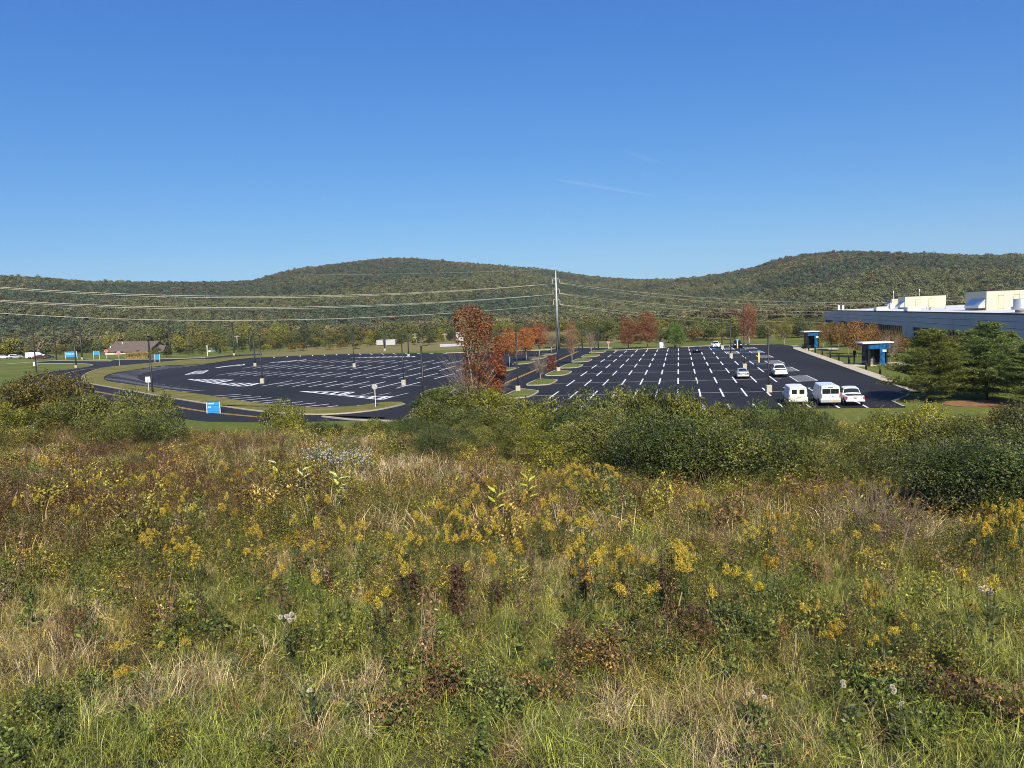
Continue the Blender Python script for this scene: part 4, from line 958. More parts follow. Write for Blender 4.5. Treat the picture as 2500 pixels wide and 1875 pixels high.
def unit_box(u0, u1, vbot, vtop, depth, hood=None, name='rooftop_unit', doors=2):
    x0, y0 = on_roof((u0+u1)/2, vbot); Y = G((u0+u1)/2, vbot, 7.44)[1]; k = Y/FPX; W = (u1-u0)*k; H = (vbot-vtop)*k
    m = MB(); m.box(x0-W/2, x0+W/2, y0, y0+depth, 7.45, 7.45+H); un = m.build(name, M_cream, bld)
    m = MB(); m.box(x0-W/2-.15, x0+W/2+.15, y0-.15, y0+depth+.15, 7.452+H, 7.452+H+.14); m.build('unit_cap', M_black, un)
    m = MB()
    for i in range(int(W/1.1)): m.box(x0-W/2+.5+i*1.1, x0-W/2+.53+i*1.1, y0-.03, y0-.002, 7.5, 7.4+H)
    m.build('panel_rib', mat('cream_rib', (.50, .45, .30), .6), un)
    for i in range(doors):
        xd = x0-W/2+W*(.3+.32*i); m = MB(); m.box(xd-.55, xd+.55, y0-.06, y0-.032, 7.75, 7.45+H*.72); m.build('door', mat('cream_door', (.60, .53, .34), .6), un)
        m = MB(); m.box(xd-.62, xd-.56, y0-.07, y0-.032, 7.7, 7.5+H*.74); m.box(xd+.56, xd+.62, y0-.07, y0-.032, 7.7, 7.5+H*.74); m.box(xd-.62, xd+.62, y0-.07, y0-.032, 7.5+H*.74, 7.56+H*.74); m.build('door_frame', mat('door_frame', (.36, .32, .2), .6), un)
    if hood:
        xa = x0-W/2-.01; a = 7.45+H*.12; b = 7.45+H*.62
        m = MB(); m.add([(xa, y0+.4, b), (xa-1.6, y0+.4, a+.6), (xa-1.6, y0+.4, a), (xa, y0+.4, a), (xa, y0+depth*.7, b), (xa-1.6, y0+depth*.7, a+.6), (xa-1.6, y0+depth*.7, a), (xa, y0+depth*.7, a)],
                        [(0, 1, 2, 3), (7, 6, 5, 4), (0, 4, 5, 1), (1, 5, 6, 2), (2, 6, 7, 3), (3, 7, 4, 0)]); m.build('intake_hood', M_galv, un)
unit_box(2214, 2305, 752, 722.5, 9, True); unit_box(2178, 2205, 750, 729, 8, True, doors=1); unit_box(2414, 2520, 755.5, 708.5, 14, True, doors=2)
def fan(u, vbot, vtop, wpx):
    x, y = on_roof(u, vbot); Y = G(u, vbot, 7.44)[1]; k = Y/FPX; r = wpx*k/2; H = (vbot-vtop)*k
    m = MB(); m.lathe([(r*.6, 0), (r*.6, H*.18), (r, H*.22), (r, H*.42), (r*.80, H*.46), (r*.80, H*.95), (r*.74, H)], 28, 'z', (x, y, 7.45)); m.build('exhaust_fan', M_galv, bld)
fan(2385, 752, 732, 30); fan(2493, 763, 729, 42)
def rbox(u0, u1, vbot, vtop, dep, mm, nm):
    x, y = on_roof((u0+u1)/2, vbot); Y = G((u0+u1)/2, vbot, 7.44)[1]; k = Y/FPX; W = (u1-u0)*k; H = (vbot-vtop)*k; m = MB(); m.box(x-W/2, x+W/2, y, y+dep, 7.45, 7.45+H, .05); m.build(nm, mm, bld)
rbox(2046, 2051, 757.5, 745.5, 1, M_roofw, 'roof_vent'); rbox(2056, 2061, 757.5, 745.5, 1, M_roofw, 'roof_vent')
rbox(2141, 2168, 758, 749, 4, M_roofw, 'roof_hatch'); rbox(2217, 2246, 759.5, 749.5, 4, M_roofw, 'roof_hatch'); rbox(2272, 2281, 757, 749, 1, M_grey, 'roof_box'); rbox(2174, 2184, 753.5, 741, 2, M_roofw, 'roof_box')
for u, vb, vt in ((2181.5, 742, 710), (2245, 722, 706)):
    x, y = on_roof(u, 752); Y = G(u, 752, 7.44)[1]; zt = float(atY(u, vt, Y)[2]); m = MB(); m.tube([(x, y+.2, 7.45), (x, y+.2, zt-1.2)], .05, 6); m.tube([(x, y+.2, zt-1.3), (x, y+.2, zt)], .13, 8); m.build('antenna', M_signwhite, bld)
for u, vt in ((2262, 742), (2308, 733), (2268, 745)):
    x, y = on_roof(u, 755); Y = G(u, 755, 7.44)[1]; zt = float(atY(u, vt, Y)[2]); m = MB(); m.tube([(x, y, 7.45), (x, y, zt)], .09, 6); m.build('vent_pipe', M_galv, bld)

# ================================================================== bus shelters
M_bglass = mat('blue_glass', (.010, .085, .20), .15, 0, .6, 1.8)
M_dglass = mat('shade_glass', (.012, .018, .026), .12, 0, .3, 1.0)
def shelter(u0, u1, vroof, vb, label):
    p = G((u0+u1)/2, vb); k = p[1]/FPX; W = (u1-u0)*k*.86; H = (vb-vroof)*k; t = empty('bus_shelter', p, -PHI*.4); tag(t, label, 'bus shelter', 'blue bus shelters by the pavement')
    m = MB(); m.box(-W/2, W/2, -.95, 2.6, H-.28, H, .03); m.build('roof', mat('shelter_roof', (.70, .70, .70), .6), t)
    m = MB(); m.box(-W/2-.01, -W/2+.9, -.96, 2.61, H-.40, H-.285); m.box(-W/2, W/2, -.975, -.955, H-.26, H-.20); m.build('roof_edge', M_black, t)
    m = MB(); m.box(-W*.30, W*.34, -.9, -.78, H*.72, H-.41); m.build('fascia', M_bglass, t)
    m = MB(); m.box(W*.06, W*.22, -.95, -.55, 0, H*.72); m.build('blue_pillar', M_bglass, t)
    m = MB(); m.box(W*.14, W*.26, -1.0, -.96, H*.60, H*.68); m.build('notice', M_signwhite, t)
    m = MB(); m.box(-W*.30, -W*.22, -.6, 2.3, 0, H-.42); m.box(-W*.22, W*.34, 2.2, 2.3, 0, H-.42); m.box(W*.30, W*.345, -.4, 2.19, .3, H-.42); m.build('glass_wall', M_dglass, t)
    m = MB(); m.box(-W*.16, W*.02, 1.2, 1.8, .40, .48); m.box(-W*.15, -W*.12, 1.25, 1.75, 0, .398); m.box(-.02*W, .01*W, 1.25, 1.75, 0, .398); m.build('bench', M_grey, t)
    return t
shelter(2096, 2181, 834.6, 893, 'blue bus shelter with a white flat roof, nearer of the two by the pavement')
shelter(1957, 2009, 808, 849.5, 'blue bus shelter with a white flat roof, farther of the two by the pavement')
p = G(2130, 891.5); t = empty('litter_bin', p); tag(t, 'round concrete litter bin in front of the nearer bus shelter', 'litter bin')
m = MB(); m.lathe([(.40, 0), (.42, .1), (.42, .95), (.46, 1.0), (.46, 1.12), (.3, 1.2)], 18); m.build('bin_body', M_conc, t)
m = MB(); m.lathe([(.28, 1.2), (.28, 1.42), (.2, 1.5), (.02, 1.55)], 18); m.build('bin_lid', mat('bin_lid', (.45, .43, .38), .7), t)
for nm, x, y in [('bollard', q[0], q[1]) for q in ((37, 908), (88, 922), (145, 942), (208, 962), (278, 985), (353, 1010), (442, 1037), (594, 1090), (717, 1130))]:
    p = G(*z5(x, y)); t = empty('bollard', p)
    lab = {37: 'black bollard by the far bus shelter, farthest of the row', 717: 'black bollard closest to the big pine, nearest of the row', 594: 'black bollard beside the paved walk to the nearer bus shelter'}.get(x, 'black bollard along the pavement lawn between the two bus shelters')
    tag(t, lab, 'bollard', 'black bollards along the pavement')
    m = MB(); m.lathe([(.15, -.05), (.15, 1.0), (.13, 1.04)], 12); m.build('bollard_post', M_black, t)
    m = MB(); m.lathe([(.11, 1.04), (.11, 1.16), (.16, 1.165), (.16, 1.24), (.05, 1.3)], 12); m.build('bollard_cap', M_black, t)
p = G(*z5(489, 1052)); t = empty('path_sign', p); tag(t, 'tall dark notice post at the kerb in front of the nearer bus shelter', 'sign'); m = MB(); m.box(-.09, .09, -.09, .09, -.1, 2.3); m.build('post', M_black, t); m = MB(); m.box(-.28, .28, -.12, -.092, 1.75, 2.55); m.build('panel', M_dark, t)
p = G(*z5(573, 1030)); t = empty('path_sign', p); tag(t, 'small plain notice on a thin post left of the nearer bus shelter', 'sign'); m = MB(); m.box(-.03, .03, -.03, .03, -.1, 2.2); m.build('post', M_grey, t); m = MB(); m.box(-.2, .2, -.05, -.032, 1.8, 2.35); m.build('panel', M_grey, t)

# ================================================================== transmission pole and wires
M_steel = mat('pole_steel', (.46, .48, .50), .45, .3); M_wire = mat('aluminium_wire', (.62, .58, .44), .4, .3); M_ins = mat('insulator', (.62, .64, .62), .4)
pb = G(1363, 852); YP = pb[1]; tp = empty('transmission_pole', pb); tag(tp, 'tall steel transmission pole with six davit arms between the two lots', 'power pole')
def zat(v): return float(atY(1361, v, YP)[2])
ztop = zat(660)
m = MB(); m.tube([(0, 0, 6.2), (0, 0, 14), (0, 0, ztop)], [.40, .30, .16], 12); m.build('pole', M_steel, tp)
m = MB(); m.tube([(-.32, 0, -.2), (-.32, 0, 6.4)], .30, 10); m.tube([(.32, .05, -.2), (.32, .05, 6.4)], .30, 10); m.build('lower_shaft', mat('dark_steel', (.06, .065, .07), .6), tp)
m = MB(); m.tube([(0, 0, ztop), (.5, 0, ztop+.9)], .07, 6); m.tube([(0, 0, ztop), (-.45, 0, ztop+.5)], .06, 6); m.tube([(0, 0, ztop-.2), (0, 0, ztop+1.2)], .03, 5); m.build('top_bracket', M_grey, tp)
lev = []
for v in (692, 718, 744):
    zw = zat(v)
    for sx in (-1, 1):
        m = MB(); m.tube([(0, 0, zw+1.15), (sx*.55, 0, zw+1.6), (sx*1.0, 0, zw+1.55)], [.09, .07, .06], 6); ar = m.build('davit_arm', M_grey, tp)
        m = MB(); m.lathe([(.05, 0)]+[(r_, .12+.1*i+d_) for i in range(13) for r_, d_ in ((.05, 0), (.11, .03), (.05, .06))], 8, 'z', (sx*1.0, 0, zw)); m.build('insulator', M_ins, ar)
    lev.append(zw)
def para(u0, v0, u1, v1, u2, v2):
    M_ = np.array([[a*a, a, 1] for a in (u0, u1, u2)], float); return np.linalg.solve(M_, np.array([v0, v1, v2], float))
def wire(u0, v0, u1, v1, u2, v2, Ya, Yb, umin, umax, label, r=.06, drop=0.0):
    c = para(u0, v0, u1, v1, u2, v2); pts = []
    for i in range(49):
        u = umin+(umax-umin)*i/48; v = c[0]*u*u+c[1]*u+c[2]+drop*min(1, i/6); f_ = i/48
        # depth along a straight ground line between the supports
        pts.append(atY(u, v, 1/((1-f_)/Ya+f_/Yb)))
    m = MB(); m.tube(pts, r, 5); o = m.build('power_line', M_wire); return tag(o, label, 'power line', 'wires on the transmission pole')
nmz = ('top', 'middle', 'bottom')
for i, (a, b, c) in enumerate(((692, 723, 701), (718, 750, 733), (744, 781, 764.6))):
    wire(1356, a, 700, b, 0, c, YP, YP*.80, 1356, -260, f'{nmz[i]} wire running left from the transmission pole' if i == 2 else f'upper wire of the {nmz[i]} pair running left from the transmission pole', 0.034)
    if i < 2: wire(1356, a, 700, b+3.5, 0, c+3.2, YP, YP*.82, 1356, -260, f'lower wire of the {nmz[i]} pair running left from the transmission pole', 0.026)
for i, (a, b, c) in enumerate(((690.5, 706.8, 739), (716, 732, 761), (743, 758, 788))):
    wire(1368, a, 1500, b, 2100, c, YP, YP*1.9, 1368, 2640, f'upper wire of the {nmz[i]} pair running right from the transmission pole', 0.034)
    wire(1368, a+1, 1500, b+5.5, 2100, c+3.0, YP, YP*1.92, 1368, 2640, f'lower wire of the {nmz[i]} pair running right from the transmission pole', 0.028)
wire(1356, 657, 1000, 668, 300, 668, YP, YP*.8, 1356, 560, 'thin ground wire running left from the very top of the transmission pole', .015)

# ================================================================== far buildings, poles and cabinets
M_shingle = mat('brown_shingle', (.115, .085, .068), .9, 0, .12, .5)
M_siding = mat('cream_siding', (.55, .50, .36), .8); M_gable = mat('dark_gable', (.16, .15, .14), .8)  # gable triangle coloured darker than the siding
p0 = G(*zb(390, 490)); kk = p0[1]/FPX
house = empty('house', p0); tag(house, 'long low house with a brown shingled roof and gabled porch at the left', 'house')
def hz(x, y, dy): # zb pixel to local coordinates at depth p0.y+dy
    q = atY(*zb(x, y), p0[1]+dy); return (q-p0)
e0, e1 = hz(385, 440, 0), hz(1180, 432, 0); r0, r1 = hz(620, 245, 8), hz(1395, 240, 8); b0, b1 = e0+2*(r0-e0)*np.array([1, 1, 0]), e1+2*(r1-e1)*np.array([1, 1, 0]); b0[2] = e0[2]; b1[2] = e1[2]
m = MB(); m.add([e0, e1, r1, r0, b0, b1], [(0, 1, 2, 3), (3, 2, 5, 4), (0, 3, 4)]); rf = m.build('roof', M_shingle, house)
for mm_ in (rf,):
    sm_ = mm_.modifiers.new('thick', 'SOLIDIFY'); sm_.thickness = .25; sm_.offset = -1
ins = np.array([.6, .4, 0]); g0 = lambda q: np.array([q[0], q[1], -.2])
w0_, w1_, w2_, w3_ = e0+ins, e1+np.array([-.6, .4, 0]), b1+np.array([-.6, -.4, 0]), b0+np.array([.6, -.4, 0])
m = MB(); vs = [g0(q) for q in (w0_, w1_, w2_, w3_)]+[q-np.array([0, 0, .3]) for q in (w0_, w1_, w2_, w3_)]; m.add(vs, [(0, 1, 5, 4), (1, 2, 6, 5), (2, 3, 7, 6), (3, 0, 4, 7)]); m.build('wall', M_siding, house)
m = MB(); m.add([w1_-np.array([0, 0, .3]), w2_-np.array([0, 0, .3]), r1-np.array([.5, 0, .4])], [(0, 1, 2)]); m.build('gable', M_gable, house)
pc = hz(1450, 440, -1); pw = (1600-1310)*.13562*kk/2
pe0, pe1, pr0, pr1 = hz(1305, 437, -3), hz(1452, 437, -3), hz(1395, 310, 0), hz(1515, 318, -1); pq = hz(1600, 412, 2)
m = MB(); m.add([pe0, pe1, pr1, pr0, pq, pq+np.array([-3, 6, 0])], [(0, 1, 2, 3), (3, 2, 4, 5)]); pr = m.build('porch_roof', M_shingle, house); sm_ = pr.modifiers.new('thick', 'SOLIDIFY'); sm_.thickness = .2; sm_.offset = -1
m = MB(); m.add([pe1+np.array([0, .3, -.2]), pq+np.array([-.2, .3, -.2]), pr1+np.array([0, .4, -.25])], [(0, 1, 2)]); m.build('porch_gable', mat('brown_gable', (.12, .06, .035), .8), house)
for q in (pe1, pq): m = MB(); m.box(q[0]-.15, q[0]+.15, q[1]+.1, q[1]+.4, -.2, q[2]-.2); m.build('porch_post', M_siding, house)
for x in (610, 720, 1010): q = hz(x, 478, .37); m = MB(); m.box(q[0]-.55, q[0]+.55, q[1]-.04, q[1], .5, 1.5); m.build('window', M_glass, house)
for x, y in ((727, 275), (515, 350)): q = hz(x, y, 6 if y < 300 else 3); m = MB(); m.tube([(q[0], q[1], q[2]-.8), (q[0], q[1], q[2]+.45)], .16, 8); m.build('roof_pipe', M_signwhite, house)
def trailer(u0, u1, vb, vt, Y, label, nm='trailer', mm=None, win=0):
    a = atY(u0, vb, Y); b = atY(u1, vb, Y); c = atY(u0, vt, Y); t = empty(nm, ((a[0]+b[0])/2, Y, min(a[2], 0) if a[2] < .3 else 0)); W = b[0]-a[0]; H = c[2]-t.location[2]
    tag(t, label, nm.replace('_', ' ')); z0 = max(0, a[2]-t.location[2])
    m = MB(); m.box(-W/2, W/2, 0, 4, max(.1, z0*.2), H, .06); m.build('trailer_body', mm or mat('trailer_white', (.42, .42, .40), .6), t)
    m = MB(); m.box(-W/2-.1, W/2+.1, -.1, 4.1, H+.002, H+.12); m.build('trailer_roof', M_roofw, t)
    for i in range(win): x = -W/2+W*(i+.6)/win; m = MB(); m.box(x-.4, x+.4, -.05, -.01, H*.55, H*.8); m.build('window', M_glass, t)
    return t
trailer(919, 935, 839, 831.5, 330, 'short white trailer left of the longer one behind the far meadow', win=0); trailer(942, 965, 839, 830.5, 325, 'longer white trailer behind the far meadow, half hidden by shrubs', win=0)
trailer(1074, 1146, 847.5, 842.5, 285, 'long low white trailer behind the meadow left of the red vase-shaped tree', win=0); trailer(1113, 1131, 819, 812.5, 330, 'small white shed roof showing above the bushes left of the red tree', 'shed')
def cabinet(u, vb, vt, wpx, mm, label, nm='utility_cabinet'):
    p = G(u, vb); k = p[1]/FPX; t = empty(nm, p); tag(t, label, 'cabinet'); m = MB(); W = wpx*k; H = (vb-vt)*k; m.box(-W/2, W/2, 0, 1.5, 0, H, .05); m.build('cabinet_body', mm, t)
    m = MB(); m.box(-W/2-.05, W/2+.05, -.05, 1.55, H+.001, H+.07); m.build('cabinet_lid', mm, t); m = MB(); m.box(-.01, .01, -.012, 0, .1, H-.08); m.build('door_seam', M_dark, t)
M_gcab = mat('green_cabinet', (.10, .17, .13), .6)
cabinet(520.5, 859.5, 850.5, 11, M_gcab, 'green transformer cabinet on the far lawn'); cabinet(534, 863, 851, 4, mat('dark_green', (.025, .05, .035), .6), 'slim dark green cabinet right of the transformer cabinet'); cabinet(511.5, 859.5, 855.3, 5, M_signwhite, 'low white box left of the transformer cabinet')
cabinet(1616.5, 849.5, 836.5, 12, M_signwhite, 'white cabinet at the far kerb between the red trees and the green tree'); cabinet(1651, 849, 843.5, 4, M_kerb, 'small tan box at the far kerb of the right lot'); cabinet(83.5, 893.5, 884, 5, M_signwhite, 'white box behind the leftmost black post')
def util_pole(u, vb, vt, label, arms=((.0, 2.2),), can=False):
    p = atY(u, vb, 340.0); p = np.array([p[0], 340.0, 0]); H = float(atY(u, vt, 340.0)[2]); t = empty('utility_pole', p); tag(t, label, 'utility pole', 'pale utility poles in the tree belt')
    m = MB(); m.tube([(0, 0, -.2), (0, 0, H)], [.20, .15], 8); m.build('pole', M_wood2, t)
    for dz, w_ in arms: m = MB(); m.box(-w_/2, w_/2, -.26, -.16, H-dz-.5, H-dz-.3); m.build('crossarm', M_wood2, t)
    if can:
        for x in (-.5, .5): m = MB(); m.lathe([(.1, 0), (.36, .05), (.36, 1.2), (.2, 1.3)], 12, 'z', (x, -.35, H-4.3)); m.build('transformer', M_ins, t)
M_wood2 = mat('pale_wood', (.36, .32, .25), .9, 0, .2, 2)
util_pole(580, 847, 819.5, 'pale utility pole with a crossarm near the green cabinet'); util_pole(1014.5, 845, 813.5, 'utility pole with crossarm and two grey transformer cans', ((0, 2.4), (1.4, 2.0)), True); util_pole(1087.5, 845, 814, 'utility pole with a single short crossarm left of the red tree'); util_pole(1502, 848, 800, 'thin pale utility pole left of the first red maple', ((0, 1.6),))
p = G(507, 869.5); t = empty('marker_post', p); tag(t, 'thin pale marker post on the far lawn left of the green cabinet', 'post'); m = MB(); m.box(-.14, .14, -.06, .06, -.1, 4.2, .02); m.build('post', M_post, t); m = MB(); m.box(-.3, .3, -.1, -.062, 3.2, 4.1); m.build('panel', M_grey, t)
# ================================================================== hills and their forest
RU = [-400, 0, 113, 226, 339, 452, 542, 633, 678, 735, 791, 859, 927, 983, 1051, 1130, 1221, 1300, 1356, 1447, 1503, 1582, 1639, 1695, 1763, 1831, 1899, 1966, 2034, 2102, 2204, 2317, 2396, 2500, 2900]
RV = [660, 672, 678, 687, 689, 689, 689, 687, 674, 661, 653, 644, 636, 634, 636, 643, 649, 654, 660, 675, 680, 682.5, 682, 678, 669, 655.5, 634, 620, 614, 612, 615, 620, 621.5, 620, 610]
def hill_params(az):
    u = 1250+FPX*np.tan(np.clip(az, -.95, .95)); u_ = np.clip(u, -400, 2900); v = np.interp(u_, RU, RV)
    # elevation of the ridge line seen through this camera
    el = np.array([math.atan2(r[2], math.hypot(r[0], r[1])) for r in (ray(a, b) for a, b in zip(u_, v))])
    D1 = 1550+450*np.exp(-((u_-1000)/380)**2)-150*np.exp(-((u_-2200)/300)**2)+600*np.exp(-((u_-1480)/110)**2)
    D0 = 640+60*np.sin(az*5)
    return el, D0, D1
def hill_z(az, D, el=None, D0=None, D1=None):
    if el is None: el, D0, D1 = hill_params(az)
    zr = CAMH+np.tan(el)*D1-6.5
    t = np.clip((D-D0)/(D1-D0), 0, 1.6)
    s = np.where(t < 1, t*t*(3-2*t)*.62+t*.38, 1-.55*(t-1)**1.2)
    x = D*np.sin(az); y = D*np.cos(az)
    sp = (fbm(x/260, y/260, 31, 4)-.5)*.55*np.sin(np.clip(t, 0, 1)*math.pi)**.8
    return np.maximum(zr*(s*(1+0*sp)+sp*.32)*np.clip(t*8, 0, 1), -2)
az_ = np.linspace(-.86, .86, 260); Ds = np.concatenate([np.linspace(600, 2400, 90), np.linspace(2500, 4200, 10)])
EL, D0_, D1_ = hill_params(az_)
V = []
for D in Ds:
    z = hill_z(az_, D, EL, D0_, D1_); V.append(np.stack([D*np.sin(az_), D*np.cos(az_), z-.5], 1))
V = np.concatenate(V); n = len(az_)
F = [(j*n+i, j*n+i+1, (j+1)*n+i+1, (j+1)*n+i) for j in range(len(Ds)-1) for i in range(n-1)]
me = bpy.data.meshes.new('hills'); me.from_pydata(V.tolist(), [], F); me.polygons.foreach_set('use_smooth', [True]*len(F))
tag(link('hills', me, mat('forest_floor', (.035, .036, .018), .95, 0, .3, .02, 0, .1)), kind='structure')

M_fcrown = foliage('forest_leaves', [(.55, .55, .55), (.95, .95, .95), (1.35, 1.3, 1.2)], [0, .45, 1], True, .2, .8)
protos = []
for k in range(6):
    rng = np.random.default_rng(100+k); lob = []
    for i in range(9):
        a = rng.uniform(0, 6.28); r = rng.uniform(0, 2.7); lob.append((r*math.cos(a), r*math.sin(a), rng.uniform(3.6, 8.2)-r*.45, rng.uniform(1.3, 2.3), rng.uniform(1.3, 2.3), rng.uniform(1.2, 2.2)))
    q, u = lobe_points(rng, lob, 210, .35, .1, .6, k); V_ = leaf_quads(rng, q, 1.35, .75, .5, u*1.0); val = np.clip(rng.normal(.42, .2, len(q))+(q[:, 2]-6)*.03, 0, 1)
    pm = quads_mesh('forest_crown', V_, val); pm.materials.append(M_fcrown); protos.append(pm)
rng = np.random.default_rng(55); NF = 98000
azs = rng.uniform(-.80, .80, NF); d2 = rng.uniform(620**2, 2350**2, NF); D = np.sqrt(d2); el, a0, a1 = hill_params(azs)
keep = (D > a0-40) & (D < a1+70); azs, D, el, a0, a1 = azs[keep], D[keep], el[keep], a0[keep], a1[keep]
zz = hill_z(azs, D, el, a0, a1); P_ = np.stack([D*np.sin(azs), D*np.cos(azs), zz-1.2], 1); n = len(P_)
tt = np.clip((D-a0)/(a1-a0), 0, 1)
base = np.array([.118, .136, .070]); cols = np.tile(base, (n, 1))
pn = fbm(P_[:, 0]/140, P_[:, 1]/140, 71, 4); r1 = rng.random(n)
cols = cols*(.65+.7*rng.random((n, 1)))
dk = (pn < .44); cols[dk] *= [.72, .86, .92]
ol = (pn > .52); cols[ol] *= [1.32, 1.22, .95]
rust = (r1 < .016+.34*sstep(.5, .95, tt)*sstep(.45, .56, fbm(P_[:, 0]/220, P_[:, 1]/220, 12, 3))); cols[rust] = np.array([.175, .110, .062])*(.7+.6*rng.random((rust.sum(), 1)))
gold = (r1 > .97); cols[gold] = np.array([.15, .115, .035])*(.7+.5*rng.random((gold.sum(), 1)))
gry = (r1 > .88) & (r1 < .93) & (tt > .3); cols[gry] = np.array([.135, .125, .095])*(.8+.4*rng.random((gry.sum(), 1)))
sc_ = rng.uniform(.55, .98, n)*np.where(rng.random(n) < .05, 1.3, 1)
scatter('hill_forest', P_, rng.uniform(0, 6.28, n), sc_, rng.integers(0, 6, n), cols, protos, 'dense autumn forest covering the hills behind the valley', 'forest')
# low woodland on the valley floor in front of the hill foot
NW = 6500; azs = rng.uniform(-.80, .80, NW); D = rng.uniform(470, 700, NW); P_ = np.stack([D*np.sin(azs), D*np.cos(azs), np.full(NW, -.6)], 1)
c_ = np.array([.135, .135, .06])*(.6+.75*rng.random((NW, 1))); m_ = rng.random(NW) < .28; c_[m_] = np.array([.20, .165, .08])*(.7+.5*rng.random((m_.sum(), 1)))
m_ = rng.random(NW) < .06; c_[m_] = np.array([.13, .075, .035])
scatter('valley_woodland', P_, rng.uniform(0, 6.28, NW), rng.uniform(.6, 1.1, NW), rng.integers(0, 6, NW), c_, protos, 'olive and tan woodland on the valley floor at the foot of the hills', 'woodland')

# ================================================================== individual trees
M_bark = mat('bark', (.13, .11, .085), .95, 0, .3, 3); M_barkp = mat('pale_bark', (.30, .26, .21), .95, 0, .25, 3)
M_green = foliage('green_leaves', [(.05, .062, .018), (.135, .148, .04), (.22, .225, .075)], [0, .5, 1], False, .22, .65, True)
M_rust = foliage('rust_leaves', [(.085, .034, .014), (.25, .105, .042), (.40, .21, .10)], [0, .5, 1], False, .25, .6, True)
M_redl = foliage('red_leaves', [(.085, .024, .013), (.24, .070, .034), (.36, .15, .075)], [0, .5, 1], False, .25, .6, True)
M_orange = foliage('orange_leaves', [(.14, .048, .018), (.40, .15, .045), (.54, .27, .10)], [0, .5, 1], False, .25, .6, True)
M_tan = foliage('brown_gold_leaves', [(.09, .052, .02), (.24, .15, .046), (.38, .26, .09)], [0, .5, 1], False, .25, .6, True)
M_pine = foliage('pine_needles', [(.030, .046, .012), (.135, .175, .042), (.30, .32, .085)], [0, .5, 1], False, .12, .6, True)
PROTO = {}
def proto(key, *a, **k):
    if key not in PROTO: PROTO[key] = tree_meshes(key, *a, **k)
    return PROTO[key]
def put_tree(name, meshes, p, H, H0, W, W0, label, group, lm, bm=None, color=(1, 1, 1), rz=0.0, cat='tree', parts=('trunk', 'crown')):
    t = empty(name, (p[0], p[1], float(terr(p[0], p[1]))), rz); tag(t, label, cat, group); t.scale = (W/W0, W/W0, H/H0)
    a, b = meshes
    if not a.materials: a.materials.append(bm or M_bark)
    if not b.materials: b.materials.append(lm)
    o1 = bpy.data.objects.new(parts[0], a); COL.objects.link(o1); o1.parent = t
    o2 = bpy.data.objects.new(parts[1], b); COL.objects.link(o2); o2.parent = t; o2.color = (*color, 1)
    return t
def tree_px(name, meshes, H0, W0, u, vb, vt, wpx, label, group, lm, bm=None, color=(1, 1, 1), rz=0.0):
    p = G(u, vb); H = float(atY(u, vt, p[1])[2]); W = wpx*p[1]/FPX
    return put_tree(name, meshes, p, H, H0, W, W0, label, group, lm, bm, color, rz)
